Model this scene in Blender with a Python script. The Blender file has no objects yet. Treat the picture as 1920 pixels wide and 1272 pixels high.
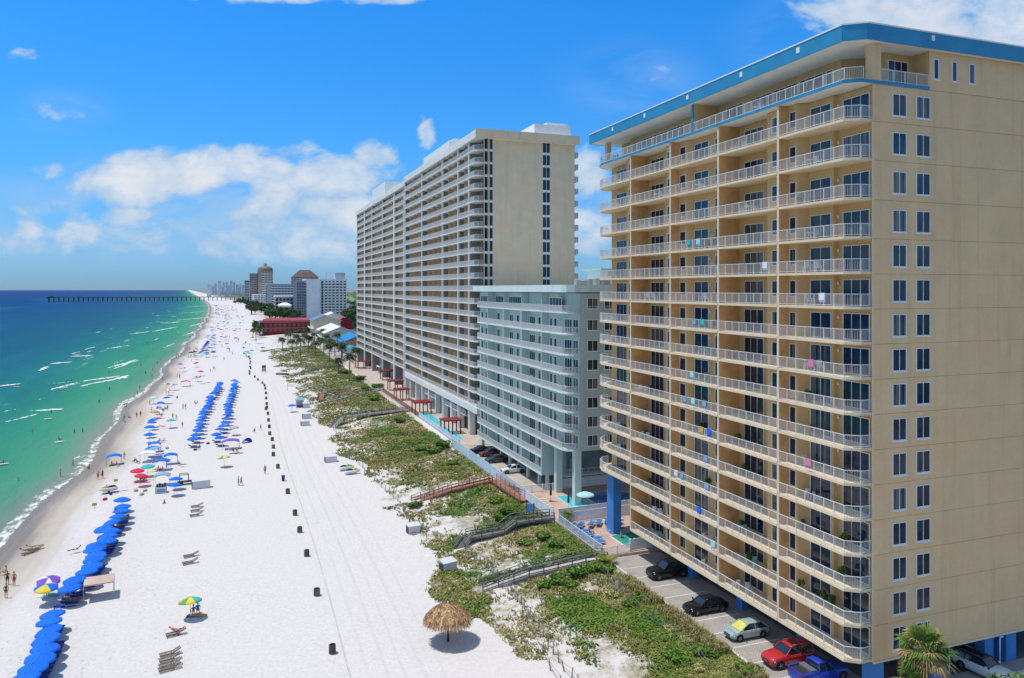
import bpy, bmesh, math, random
from mathutils import Vector, Matrix, noise
random.seed(7)
R = math.radians
C = bpy.context.scene.collection
scene = bpy.context.scene
# ------------------------------------------------------------------ camera frame of the place
TH = R(20.2); SN, CS = math.sin(TH), math.cos(TH)
HC = 36.5; F = 1400.0; HOR = 542.0
def ray(px, py, z):
    d = F*(HC - z)/(py - HOR); u = (px - 960)/F*d
    return d*SN + u*CS, d*CS - u*SN
def XP(px, X):                      # Y where the image column px meets the vertical plane at X
    a = (px - 960)/F; d = X/(SN + a*CS)
    return d*(CS - a*SN)
def YP(px, Y):
    a = (px - 960)/F
    return Y*(SN + a*CS)/(CS - a*SN)
# ------------------------------------------------------------------ terrain
def shore(y):
    if y < 450: return -31.0 + 1.3*math.sin(y/23.0) + 0.7*math.sin(y/9.0+1)
    if y < 2433: return -31.0 - 1.6e-5*(y-450)**2 + 1.3*math.sin(y/23.0)
    return -93.9 - 0.06*(y-2433)
def dune_edge(y):                   # where the beach ends and the vegetated dune begins
    pts = ((-100,33),(40,32),(62,28.5),(72,27.5),(84,25),(92,24.2),(113,25),(150,24),(218,22),(293,21),(449,15.5),(918,18),(2433,-40),(20000,-1080))
    for (a, b), (c, d) in zip(pts, pts[1:]):
        if y <= c:
            t = (y-a)/(c-a); e = b + (d-b)*t
            break
    else: e = pts[-1][1]
    return e + (1.6*math.sin(y/7.3) + 1.1*math.sin(y/3.1+2) if y < 900 else 0)
def sst(a, b, x):
    t = min(1, max(0, (x-a)/(b-a))); return t*t*(3-2*t)
INL = 2.25                          # level of the built-up land behind the dune
def gz(x, y):
    s = x - shore(y)
    if s < 0: return max(-5.0, 0.055*s)
    z = 0.42*sst(0, 9, s) + 0.12*sst(10, 50, s)
    if y < 1500:
        e = dune_edge(y); far = 43.0
        t = sst(e-1, far, x)
        z += (INL-0.55)*t
        w = sst(e-0.5, e+4, x)*(1-sst(39, 42.5, x))
        if w > 0 and y < 700:
            z += w*(0.55*noise.noise(Vector((x*.13, y*.13, 1.3))) + 0.28*noise.noise(Vector((x*.4, y*.4, 5))) + .12)
    else:
        z += (INL-.55)*sst(55, 75, s)
    if y < 420 and 3 < s < 60:
        z += 0.035*noise.noise(Vector((x*.5, y*.5, 9)))
    return z
def G(px, py):                      # the ground point seen at a pixel
    z = .4
    for _ in range(6):
        x, y = ray(px, py, z); z = gz(x, y)
    return Vector((x, y, z))
# ------------------------------------------------------------------ mesh builder
class MB:
    def __init__(s): s.v = []; s.f = []; s.m = []; s.cur = 0; s.sm = set()
    def mat(s, i): s.cur = i; return s
    def add(s, vs, fs, smooth=False):
        o = len(s.v); s.v.extend(vs)
        for f in fs:
            if smooth: s.sm.add(len(s.f))
            s.f.append([i+o for i in f]); s.m.append(s.cur)
    def quad(s, *p): s.add(list(p), [list(range(len(p)))])
    def box(s, x0, y0, z0, x1, y1, z1, skip=''):
        if x0 > x1: x0, x1 = x1, x0
        if y0 > y1: y0, y1 = y1, y0
        if z0 > z1: z0, z1 = z1, z0
        v = [(x0,y0,z0),(x1,y0,z0),(x1,y1,z0),(x0,y1,z0),(x0,y0,z1),(x1,y0,z1),(x1,y1,z1),(x0,y1,z1)]
        fs = {'b':(0,3,2,1),'t':(4,5,6,7),'f':(0,1,5,4),'r':(1,2,6,5),'k':(2,3,7,6),'l':(3,0,4,7)}
        s.add(v, [f for k, f in fs.items() if k not in skip])
    def cbox(s, c, sx, sy, sz): s.box(c[0]-sx/2, c[1]-sy/2, c[2]-sz/2, c[0]+sx/2, c[1]+sy/2, c[2]+sz/2)
    def bar(s, p, q, w, h=None, caps=True):
        p = Vector(p); q = Vector(q); d = (q-p)
        if d.length < 1e-6: return
        d.normalize(); h = h or w
        up = Vector((0,0,1)) if abs(d.z) < .95 else Vector((1,0,0))
        a = d.cross(up).normalized()*(w/2); b = a.cross(d).normalized()*(h/2)
        v = [p-a-b, p+a-b, p+a+b, p-a+b, q-a-b, q+a-b, q+a+b, q-a+b]
        fs = [(0,1,5,4),(1,2,6,5),(2,3,7,6),(3,0,4,7)]
        if caps: fs += [(3,2,1,0),(4,5,6,7)]
        s.add([tuple(x) for x in v], fs)
    def tube(s, p, q, r0, r1=None, n=8, caps=True, smooth=True):
        p = Vector(p); q = Vector(q); r1 = r0 if r1 is None else r1
        d = (q-p).normalized(); up = Vector((0,0,1)) if abs(d.z) < .95 else Vector((1,0,0))
        a = d.cross(up).normalized(); b = d.cross(a)
        v = []
        for c, r in ((p, r0), (q, r1)):
            for i in range(n):
                t = 2*math.pi*i/n; v.append(tuple(c + a*(r*math.cos(t)) + b*(r*math.sin(t))))
        s.add(v, [(i, i+n, (i+1)%n+n, (i+1)%n) for i in range(n)], smooth)
        if caps: s.add([], []); o = len(s.v)-2*n; s.f.append([o+i for i in range(n)]); s.m.append(s.cur); s.f.append([o+n+i for i in reversed(range(n))]); s.m.append(s.cur)
    def path(s, pts, r, n=6):
        for a, b in zip(pts, pts[1:]): s.tube(a, b, r, r, n)
    def lathe(s, prof, n=16, c=(0,0,0), smooth=True):
        v = []
        for r, z in prof:
            for i in range(n):
                t = 2*math.pi*i/n; v.append((c[0]+r*math.cos(t), c[1]+r*math.sin(t), c[2]+z))
        fs = []
        for k in range(len(prof)-1):
            for i in range(n):
                j = (i+1) % n; fs.append((k*n+i, k*n+j, (k+1)*n+j, (k+1)*n+i))
        s.add(v, fs, smooth)
    def prism(s, poly, z0, z1, bottom=True, top=True):
        n = len(poly); ar = sum(poly[i][0]*poly[(i+1)%n][1]-poly[(i+1)%n][0]*poly[i][1] for i in range(n))
        if ar < 0: poly = poly[::-1]
        v = [(x, y, z0) for x, y in poly] + [(x, y, z1) for x, y in poly]
        fs = [(i, (i+1)%n, (i+1)%n+n, i+n) for i in range(n)]
        if bottom: fs.append(tuple(range(n))[::-1])
        if top: fs.append(tuple(range(n, 2*n)))
        s.add(v, fs)
    def loft(s, secs, closed=True, caps=True, smooth=True):
        n = len(secs[0]); v = [tuple(p) for sec in secs for p in sec]; fs = []
        for k in range(len(secs)-1):
            for i in range(n if closed else n-1):
                j = (i+1) % n; fs.append((k*n+i, k*n+j, (k+1)*n+j, (k+1)*n+i))
        s.add(v, fs, smooth)
        if caps:
            o = len(s.v)-len(v)
            s.f.append([o+i for i in reversed(range(n))]); s.m.append(s.cur)
            s.f.append([o+len(v)-n+i for i in range(n)]); s.m.append(s.cur)
    def mesh(s, name, mats, off=(0,0,0)):
        me = bpy.data.meshes.new(name)
        ox, oy, oz = off
        me.from_pydata([(x-ox, y-oy, z-oz) for x, y, z in s.v], [], s.f)
        for m in (mats if isinstance(mats, (list, tuple)) else [mats]): me.materials.append(m)
        if any(s.m): me.polygons.foreach_set('material_index', s.m)
        if s.sm: me.polygons.foreach_set('use_smooth', [i in s.sm for i in range(len(s.f))])
        me.update(); return me
    def build(s, name, mats, parent=None, loc=(0,0,0), world=False):
        off = wloc(parent) if (world and parent) else (0,0,0)
        return link(name, s.mesh(name, mats, off), parent, loc)
def wloc(o):
    v = Vector((0,0,0))
    while o: v += o.location; o = o.parent
    return v
def link(name, me, parent=None, loc=(0,0,0), rz=0):
    o = bpy.data.objects.new(name, me); C.objects.link(o); o.parent = parent
    o.location = loc
    if rz: o.rotation_euler = (0,0,rz)
    return o
def tag(o, label, cat, group=None, kind=None):
    if label: o['label'] = label
    if cat: o['category'] = cat
    if group: o['group'] = group
    if kind: o['kind'] = kind
    return o
def thing(name, label, cat, loc=(0,0,0), rz=0, group=None):
    o = bpy.data.objects.new(name, None); C.objects.link(o); o.empty_display_size = .3
    o.location = loc; o.rotation_euler = (0,0,rz)
    return tag(o, label, cat, group)
def struct(name, mb, m): 
    o = mb.build(name, m); o['kind'] = 'structure'; return o
KIDS = {}
def kids(o):
    return [c for c in bpy.data.objects if c.parent == o] if o.name not in KIDS else KIDS[o.name]
def freeze(o):                      # remember the children of a prototype before copying it many times
    KIDS[o.name] = list(o.children)
    for c in KIDS[o.name]: freeze(c)
    return o
def copy_tree(o, parent=None):
    c = o.copy(); C.objects.link(c); c.parent = parent
    for ch in KIDS[o.name]: copy_tree(ch, c)
    return c
USED = set()
def put(proto, loc, rz=0, label=None, group=None, sc=1, tilt=None):   # the first call moves the prototype itself
    if proto.name not in KIDS: freeze(proto)
    if proto.name not in USED: USED.add(proto.name); o = proto
    else: o = copy_tree(proto)
    o.location = loc; o.rotation_euler = (tilt[0], tilt[1], rz) if tilt else (0,0,rz)
    if sc != 1: o.scale = (sc,)*3
    if label: o['label'] = label
    if group: o['group'] = group
    return o
def recolor(o, slots):              # give one copy its own materials without copying the mesh: {child name start: material}
    for c in [o]+list(o.children_recursive):
        for k, m in slots.items():
            if c.name.split('.')[0] == k and c.type == 'MESH':
                c.material_slots[0].link = 'OBJECT'; c.material_slots[0].material = m
ORD = 'first second third fourth fifth sixth seventh eighth ninth tenth eleventh twelfth thirteenth fourteenth fifteenth sixteenth seventeenth eighteenth nineteenth twentieth'.split()
ORD += ['twenty-'+o for o in ORD[:9]] + ['thirtieth'] + ['thirty-'+o for o in ORD[:9]] + ['fortieth'] + ['forty-'+o for o in ORD[:9]]+['fiftieth']+ ['fifty-'+o for o in ORD[:9]]+['sixtieth']
# ------------------------------------------------------------------ node helper and materials
class NT:
    def __init__(s, tree): s.t = tree
    def n(s, typ, ins=None, **kw):
        nd = s.t.nodes.new(typ)
        for k, v in kw.items(): setattr(nd, k, v)
        for k, v in (ins or {}).items(): s.set(nd.inputs[k], v)
        return nd
    def set(s, sock, v):
        if isinstance(v, bpy.types.NodeSocket): s.t.links.new(v, sock)
        else: sock.default_value = v
    def math(s, op, a, b=0, c=0, clamp=False):
        nd = s.n('ShaderNodeMath', operation=op, use_clamp=clamp); s.set(nd.inputs[0], a); s.set(nd.inputs[1], b); s.set(nd.inputs[2], c); return nd.outputs[0]
    def mix(s, fac, a, b, typ='MIX'):
        nd = s.n('ShaderNodeMix', data_type='RGBA', blend_type=typ); s.set(nd.inputs[0], fac)
        s.set(nd.inputs[6], a if isinstance(a, bpy.types.NodeSocket) else (*a[:3], 1)); s.set(nd.inputs[7], b if isinstance(b, bpy.types.NodeSocket) else (*b[:3], 1)); return nd.outputs[2]
    def noise(s, vec, scale, detail=3, rough=.55, out=0, dist=0):
        nd = s.n('ShaderNodeTexNoise', {'Scale': scale, 'Detail': detail, 'Roughness': rough, 'Distortion': dist})
        if vec is not None: s.set(nd.inputs['Vector'], vec)
        return nd.outputs[out]
    def mrange(s, v, a, b, c=0, d=1, smooth=True):
        nd = s.n('ShaderNodeMapRange', interpolation_type='SMOOTHSTEP' if smooth else 'LINEAR')
        for i, x in enumerate((v, a, b, c, d)): s.set(nd.inputs[i], x)
        return nd.outputs[0]
    def ramp(s, fac, stops, interp='LINEAR'):
        nd = s.n('ShaderNodeValToRGB'); s.set(nd.inputs[0], fac); cr = nd.color_ramp; cr.interpolation = interp
        while len(cr.elements) < len(stops): cr.elements.new(0.5)
        for e, (p, c) in zip(cr.elements, stops): e.position = p; e.color = (*c[:3], 1)
        return nd.outputs[0]
    def scale(s, vec, v):
        nd = s.n('ShaderNodeVectorMath', operation='MULTIPLY'); s.set(nd.inputs[0], vec); nd.inputs[1].default_value = v; return nd.outputs[0]
def newmat(name):
    m = bpy.data.materials.new(name); m.use_nodes = True; t = m.node_tree; t.nodes.clear()
    k = NT(t); out = k.n('ShaderNodeOutputMaterial'); b = k.n('ShaderNodeBsdfPrincipled'); t.links.new(b.outputs[0], out.inputs[0])
    return m, k, b
MATS = {}
def M(name, rgb, rough=.75, var=.12, scale=2.0, bump=0.0, bscale=None, metal=0.0, spec=.4, rand=0.0, detail=4, coat=0, stretch=None):
    if name in MATS: return MATS[name]
    m, k, b = newmat(name)
    co = k.n('ShaderNodeTexCoord').outputs['Object']
    if stretch: co = k.scale(co, stretch)
    f = k.noise(co, scale, detail, .6)
    lo = tuple(c*(1-var) for c in rgb); hi = tuple(min(1, c*(1+var)) for c in rgb)
    col = k.mix(k.mrange(f, .3, .7), lo, hi)
    if rand:
        r = k.n('ShaderNodeObjectInfo').outputs['Random']
        hs = k.n('ShaderNodeHueSaturation', {'Color': col, 'Value': k.math('MULTIPLY_ADD', r, rand*2, 1-rand)}); col = hs.outputs[0]
    k.set(b.inputs['Base Color'], col)
    b.inputs['Roughness'].default_value = rough; b.inputs['Metallic'].default_value = metal
    b.inputs['Specular IOR Level'].default_value = spec
    if coat: b.inputs['Coat Weight'].default_value = coat; b.inputs['Coat Roughness'].default_value = .05
    if bump:
        bn = k.n('ShaderNodeBump', {'Strength': bump, 'Distance': .02, 'Height': k.noise(co, bscale or scale*8, 4, .6)})
        k.set(b.inputs['Normal'], bn.outputs[0])
    MATS[name] = m; return m
HAZE = 9e-6
# ------------------------------------------------------------------ camera, sun, sky
cam = bpy.data.cameras.new('camera'); co = bpy.data.objects.new('camera', cam); C.objects.link(co)
cam.sensor_width = 36; cam.lens = F/1920*36; cam.shift_y = -(636-HOR)/1920; cam.clip_end = 60000; cam.clip_start = .5
co.location = (0,0,HC); co.rotation_euler = (R(90), 0, -TH); scene.camera = co
SUN_EL = R(71.0); sdh = Vector((-CS, SN, 0)).normalized()
sd = Vector((sdh.x*math.cos(SUN_EL), sdh.y*math.cos(SUN_EL), math.sin(SUN_EL)))
sl = bpy.data.lights.new('sun', 'SUN'); sl.energy = 3.65; sl.angle = R(.53); sl.color = (1, .94, .85)
so = bpy.data.objects.new('sun', sl); C.objects.link(so); so.rotation_euler = sd.to_track_quat('Z', 'Y').to_euler(); so.location = (-60, 60, 200)
scene.view_settings.view_transform = 'Standard'; scene.view_settings.look = 'None'; scene.view_settings.exposure = 0; scene.view_settings.gamma = 1
scene.cycles.max_bounces = 6; scene.cycles.diffuse_bounces = 4; scene.cycles.volume_bounces = 0; scene.cycles.use_denoising = True
w = bpy.data.worlds.new('World'); scene.world = w; w.use_nodes = True; w.node_tree.nodes.clear()
k = NT(w.node_tree)
sky = k.n('ShaderNodeTexSky', sky_type='NISHITA', sun_disc=False, sun_elevation=SUN_EL, sun_rotation=math.atan2(sd.x, sd.y), air_density=1.0, dust_density=.25, ozone_density=3.0)
dirv = k.n('ShaderNodeTexCoord').outputs['Generated']
def dot(v, c):
    nd = k.n('ShaderNodeVectorMath', operation='DOT_PRODUCT'); k.set(nd.inputs[0], v); nd.inputs[1].default_value = c; return nd.outputs['Value']
fw = dot(dirv, (SN, CS, 0)); rt = dot(dirv, (CS, -SN, 0)); up = dot(dirv, (0,0,1))
fwa = k.math('MAXIMUM', k.math('ABSOLUTE', fw), .05)
ca = k.math('DIVIDE', rt, fwa); cb = k.math('DIVIDE', up, fwa)          # tangent coordinates of a fixed heading along the coast
cv = k.n('ShaderNodeCombineXYZ', {0: ca, 1: cb, 2: k.math('MULTIPLY', k.math('LESS_THAN', fw, 0), 3.0)}).outputs[0]
cvs = k.scale(cv, (1, 1.5, 1))
nz = k.noise(cvs, 6.5, 10, .60, dist=.5); nz2 = k.noise(cvs, 21, 8, .62, dist=.4)
def blob(px, py, rx, ry, wt, pw=1.0):
    x = k.math('MULTIPLY', k.math('SUBTRACT', ca, (px-960)/F), F/rx); y = k.math('MULTIPLY', k.math('SUBTRACT', cb, (HOR-py)/F), F/ry)
    r = k.math('SQRT', k.math('ADD', k.math('MULTIPLY', x, x), k.math('MULTIPLY', y, y)))
    return k.math('MULTIPLY', k.mrange(r, 1.15, .25), wt)
cl = None
for bl in ((300,335,230,80,.80),(260,300,120,30,.72),(345,300,60,22,.7),(430,360,230,110,.62),(520,300,140,60,.56),(640,330,170,62,.85),(700,295,70,46,.92),(690,400,150,70,.66),(610,388,80,30,.72),(330,430,420,70,.52),(240,410,110,34,.56),(90,455,220,46,.46),(560,455,260,70,.46),(95,390,110,34,.4),(800,250,30,48,.74),(250,455,330,40,.46),
           (1105,320,60,80,.8),(1105,430,85,75,.72),(1640,30,260,90,.95),(1820,60,230,120,.92),(1510,20,90,60,.6),(1230,150,90,50,.22),(470,-10,220,26,.62),(700,-4,160,20,.5),(130,205,90,36,.36),(48,108,60,34,.30),(95,323,66,26,.5),(850,-120,600,70,.4)):
    x = blob(*bl); cl = x if cl is None else k.math('MAXIMUM', cl, x)
side = k.math('MULTIPLY', k.mrange(k.math('ABSOLUTE', ca), .9, 1.6), .45)  # loose cumulus all round, outside the view too
cl = k.math('MAXIMUM', cl, k.math('MAXIMUM', side, k.math('MULTIPLY', k.math('LESS_THAN', fw, 0), .42)))
dens = k.math('ADD', cl, k.math('MULTIPLY', k.math('ADD', k.math('MULTIPLY', k.math('SUBTRACT', nz, .5), 2.3), k.math('MULTIPLY', k.math('SUBTRACT', nz2, .5), .95)), k.mrange(cl, .0, .3)))
mask = k.math('MULTIPLY', k.mrange(dens, .28, .64), k.mrange(up, .0, .06))
core = k.mrange(dens, .45, 1.05)
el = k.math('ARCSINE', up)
tint = k.ramp(k.mrange(el, 0, R(40), smooth=False), [(0,(.30,.56,1.06)),(.08,(.33,.68,1.14)),(.25,(.26,.84,1.36)),(.52,(.16,.92,1.62)),(.75,(.5,1.0,1.35)),(1,(.85,1.0,1.1))])  # tint goes neutral above the view to cut blue ambient light
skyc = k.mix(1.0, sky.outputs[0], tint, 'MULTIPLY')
cshade = k.noise(k.scale(cv, (1,1.7,1)), 9, 6, .6)
cloudc = k.mix(core, (3.4,4.9,6.7), (6.6,6.75,7.0)); cloudc = k.mix(k.mrange(cshade, .35, .75, 0, .5), cloudc, (3.5,4.6,6.1))
veil = None
for bl in ((330,390,480,120,.85),(580,400,260,130,.9),(700,380,170,110,.9),(90,440,260,80,.7),(1110,400,110,160,.9),(1700,70,330,130,.7),(1180,150,160,90,.35),(120,205,120,50,.4)):
    x = blob(*bl); veil = x if veil is None else k.math('MAXIMUM', veil, x)
nv = k.noise(k.scale(cv, (1,2.2,1)), 5, 9, .62, dist=.8)
veil = k.math('MULTIPLY', k.math('MULTIPLY', veil, k.mrange(nv, .36, .66)), k.mrange(up, .0, .05, .3, 1))
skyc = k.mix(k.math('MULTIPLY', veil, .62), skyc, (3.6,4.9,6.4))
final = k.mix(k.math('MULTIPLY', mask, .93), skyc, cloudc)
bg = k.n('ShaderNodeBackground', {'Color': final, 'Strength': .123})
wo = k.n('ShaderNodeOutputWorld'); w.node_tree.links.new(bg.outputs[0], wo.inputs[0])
# ------------------------------------------------------------------ ground: one sheet from under the sea to far inland
def ylines():
    out = []; y = -60.0
    while y < 24000:
        out.append(y)
        y += 6 if y < 36 else 1.1 if y < 170 else 1.8 if y < 320 else 4 if y < 600 else 14 if y < 1200 else 60 if y < 3000 else 700
    return out
ss = [-9000,-2500,-800,-300,-120,-60,-40,-28]+[-20+i*2 for i in range(10)]+[i*.75 for i in range(0,13)]+[10+i*2.2 for i in range(19)]+[52+i*.8 for i in range(30)]+[77,80,85,95,110,140,200,300,600,1500,5000,20000]
ys = ylines(); gv = []; sh = []; vg = []
for y in ys:
    s0 = shore(y); e = dune_edge(y)
    for s in ss:
        x = s0+s; gv.append((x, y, gz(x, y))); sh.append(s)
        v = sst(e-.8, e+2.2, x)*(1-sst(43.2, 43.8, x)) if y < 1000 else sst(46, 52, s)*(1-sst(90, 110, s))
        vg.append(v)
n = len(ss); gf = [(i*n+j, i*n+j+1, (i+1)*n+j+1, (i+1)*n+j) for i in range(len(ys)-1) for j in range(n-1)]
gm = bpy.data.meshes.new('ground'); gm.from_pydata(gv, [], gf); gm.polygons.foreach_set('use_smooth', [True]*len(gf))
for nm, dat in (('shore', sh), ('veg', vg)):
    at = gm.attributes.new(nm, 'FLOAT', 'POINT'); at.data.foreach_set('value', dat)
m, k, b = newmat('sand and soil')
pos = k.n('ShaderNodeNewGeometry').outputs['Position']
s = k.n('ShaderNodeAttribute', attribute_name='shore').outputs['Fac']; v = k.n('ShaderNodeAttribute', attribute_name='veg').outputs['Fac']
xyz = k.n('ShaderNodeSeparateXYZ', {0: pos})
n1 = k.noise(pos, .35, 5, .6); n2 = k.noise(pos, 2.2, 5, .65); n3 = k.noise(pos, .06, 4, .5); nst = k.noise(k.scale(pos, (.5,.045,1)), 1.0, 5, .6)
dry = k.mix(k.mrange(n2, .3, .7), (.58,.55,.53), (.665,.635,.62)); dry = k.mix(k.mrange(n3, .35, .65, 0, .35), dry, (.63,.595,.575))
damp = k.mix(n1, (.42,.365,.30), (.52,.46,.385)); wet = k.mix(nst, (.20,.165,.13), (.29,.245,.195))
sj = k.math('ADD', s, k.math('MULTIPLY', k.math('SUBTRACT', nst, .5), 5.0))
col = k.mix(k.mrange(sj, 1.5, 5.2), wet, damp); col = k.mix(k.mrange(sj, 5.0, 9.8), col, dry)
# vehicle tracks along the back beach and footprints on the front beach
trk = None
wob = k.math('MULTIPLY', k.math('SINE', k.math('MULTIPLY', xyz.outputs[1], .045)), .35)
xx = k.math('ADD', xyz.outputs[0], wob)
for tx, wd, amt in ((9.9,.16,.6),(11.6,.3,.22),(13.3,.3,.3),(14.8,.25,.22),(16.6,.35,.26),(18.3,.25,.18)):
    t = k.math('MULTIPLY', k.mrange(k.math('ABSOLUTE', k.math('SUBTRACT', xx, tx)), wd, wd*.3), amt); trk = t if trk is None else k.math('MAXIMUM', trk, t)
trk = k.math('MULTIPLY', trk, k.math('MULTIPLY', k.mrange(n1, .3, .6, .3, 1), k.mrange(xyz.outputs[1], 420, 300)))
col = k.mix(k.math('MULTIPLY', trk, .85), col, (.50,.47,.45))
foot = k.n('ShaderNodeTexVoronoi', {'Vector': pos, 'Scale': 1.6, 'Randomness': 1.0}).outputs['Distance']
fm = k.math('MULTIPLY', k.mrange(foot, .28, .08), k.math('MULTIPLY', k.mrange(s, 5, 9), k.mrange(s, 46, 12, .25, 1)))
fm = k.math('MULTIPLY', fm, k.mrange(k.noise(pos, .25, 3), .42, .62))
col = k.mix(k.math('MULTIPLY', fm, .6), col, (.46,.43,.40))
wr = k.math('MULTIPLY', k.mrange(k.math('ABSOLUTE', k.math('SUBTRACT', sj, 13.5)), 2.2, .3), k.mrange(k.noise(pos, 1.3, 5, .75), .52, .66))
col = k.mix(k.math('MULTIPLY', wr, .5), col, (.30,.27,.20))
# between the dune plants: litter, creeping runners and bare sand
soil = k.mix(k.mrange(n2, .3, .7), (.30,.235,.15), (.50,.43,.33)); gtint = k.mix(k.mrange(k.noise(pos, 1.1, 5, .7), .4, .62), soil, (.145,.165,.05))
vm = k.math('MULTIPLY', v, k.mrange(k.math('ADD', k.math('ADD', n1, k.math('MULTIPLY', n2, .55)), k.math('MULTIPLY', k.math('SUBTRACT', xyz.outputs[0], 34), .012)), .62, .86))
col = k.mix(k.math('MULTIPLY', vm, .8), col, gtint)
inl = k.mix(k.mrange(k.noise(pos, .012, 5, .6), .4, .6), (.10,.12,.06), (.32,.30,.28))
inl = k.mix(k.mrange(k.math('LENGTH' if False else 'ABSOLUTE', s), 78, 120), (.40,.36,.32), inl)
isin = k.math('MULTIPLY', k.mrange(s, 74, 77), 1)
col = k.mix(isin, col, inl)
k.set(b.inputs['Base Color'], col); k.set(b.inputs['Roughness'], k.mrange(s, 1.5, 6, .45, .95)); b.inputs['Specular IOR Level'].default_value = .3
hh = k.math('ADD', k.math('MULTIPLY', n2, .5), k.math('ADD', k.math('MULTIPLY', trk, -.8), k.math('MULTIPLY', fm, -.7)))
hh = k.math('ADD', hh, k.math('MULTIPLY', k.noise(pos, 9, 3, .6), .28))
k.set(b.inputs['Normal'], k.n('ShaderNodeBump', {'Strength': .7, 'Distance': .16, 'Height': hh}).outputs[0])
gm.materials.append(m); go = bpy.data.objects.new('ground', gm); C.objects.link(go); go['kind'] = 'structure'
# ------------------------------------------------------------------ sea
wy = ylines(); ws = [-32000,-12000,-5000,-2500,-1200,-700,-420,-300,-220]+[-160+i*4 for i in range(20)]+[-80+i*1.4 for i in range(58)]+[2.5]
wv = []; wsd = []
for y in wy:
    s0 = shore(y)
    for q in ws:
        z = 0.02
        if y < 900 and -150 < q < 1:
            a = sst(-150, -90, q)*sst(2, -8, q)
            ph = q*.19 + 2.2*noise.noise(Vector((q*.01, y*.011, 0)))+y*.006
            z += a*.20*(math.sin(ph)+.5*math.sin(2*ph+.5)) + .05*a*noise.noise(Vector((q*.3, y*.12, 3)))
        wv.append((s0+q, y, z)); wsd.append(q)
n = len(ws); wf = [(i*n+j, i*n+j+1, (i+1)*n+j+1, (i+1)*n+j) for i in range(len(wy)-1) for j in range(n-1)]
wm = bpy.data.meshes.new('sea'); wm.from_pydata(wv, [], wf); wm.polygons.foreach_set('use_smooth', [True]*len(wf))
at = wm.attributes.new('shore', 'FLOAT', 'POINT'); at.data.foreach_set('value', wsd)
m, k, b = newmat('sea water')
pos = k.n('ShaderNodeNewGeometry').outputs['Position']; s = k.n('ShaderNodeAttribute', attribute_name='shore').outputs['Fac']
ny = k.noise(k.scale(pos, (.035,.006,1)), 1, 5, .6); nb = k.noise(k.scale(pos, (.010,.0022,1)), 1, 5, .6)
dep = k.math('MULTIPLY', s, -1.0)
dj = k.math('MULTIPLY', dep, k.math('ADD', .62, k.math('MULTIPLY', ny, .76)))
lg = k.math('DIVIDE', k.math('LOGARITHM', k.math('MAXIMUM', k.math('ADD', dj, 1), 1), 10), 3.6)
def P(x): return math.log10(x+1)/3.6
col = k.ramp(lg, [(0,(.27,.235,.18)),(P(2.5),(.20,.27,.185)),(P(7),(.085,.28,.15)),(P(20),(.030,.25,.125)),(P(38),(.014,.195,.13)),(P(60),(.004,.125,.145)),(P(110),(.002,.085,.145)),(P(200),(.001,.066,.155)),(P(420),(.001,.052,.180)),(P(1500),(.001,.044,.185))])
bar = k.math('MULTIPLY', k.mrange(nb, .5, .66), k.mrange(dep, 120, 300)); bar = k.math('MULTIPLY', bar, k.mrange(dep, 900, 400))
col = k.mix(k.math('MULTIPLY', bar, .6), col, (.002,.17,.20))
col = k.mix(k.mrange(ny, .45, .75, 0, .22), col, (.001,.05,.11))
# foam: swash lace at the edge, streaks behind the bars
nf = k.noise(k.scale(pos, (.9,.42,1)), 1, 6, .68); nl = k.noise(k.scale(pos, (.16,.03,1)), 1, 3, .5); nd_ = k.noise(pos, 2.6, 5, .7)
sw = k.math('MULTIPLY', k.mrange(k.math('ADD', dep, k.math('MULTIPLY', k.math('SUBTRACT', nl, .5), 9)), 3.8, .8), k.mrange(dep, -1.5, .1))
fo = k.mrange(k.math('ADD', k.math('MULTIPLY', nf, .7), k.math('MULTIPLY', sw, .52)), .80, .97)
band = k.math('MULTIPLY', k.mrange(k.math('ABSOLUTE', k.math('SUBTRACT', dep, 50)), 36, 6), k.mrange(k.noise(k.scale(pos, (.085,.016,1)), 1, 4, .6), .50, .68))
fo2 = k.mrange(k.math('ADD', k.math('MULTIPLY', nd_, .55), k.math('MULTIPLY', band, .42)), .56, .86)
foam = k.math('MAXIMUM', fo, k.math('MULTIPLY', fo2, .6))
col = k.mix(foam, col, (.80,.83,.84))
k.set(b.inputs['Base Color'], col); k.set(b.inputs['Roughness'], k.math('MAXIMUM', k.mrange(foam, 0, 1, .22, .9), k.mrange(dep, 100, 1500, .2, .42))); b.inputs['Specular IOR Level'].default_value = 0
wav = k.math('ADD', k.noise(k.scale(pos, (.42,.11,1)), 1, 6, .62), k.math('MULTIPLY', k.noise(pos, 1.7, 4, .6), .3))
bmp = k.n('ShaderNodeBump', {'Strength': .6, 'Distance': .9, 'Height': wav}).outputs[0]; k.set(b.inputs['Normal'], bmp)
gls = k.n('ShaderNodeBsdfGlossy', {'Roughness': .25, 'Normal': bmp}); mxs = k.n('ShaderNodeMixShader'); k.set(mxs.inputs[0], k.math('MULTIPLY', k.mrange(dep, 5, 500, .13, .07), k.math('SUBTRACT', 1, foam)))
k.t.links.new(b.outputs[0], mxs.inputs[1]); k.t.links.new(gls.outputs[0], mxs.inputs[2]); k.t.links.new(mxs.outputs[0], [n for n in k.t.nodes if n.type == 'OUTPUT_MATERIAL'][0].inputs[0])
wm.materials.append(m); wob_ = bpy.data.objects.new('sea', wm); C.objects.link(wob_); wob_['kind'] = 'structure'
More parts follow.
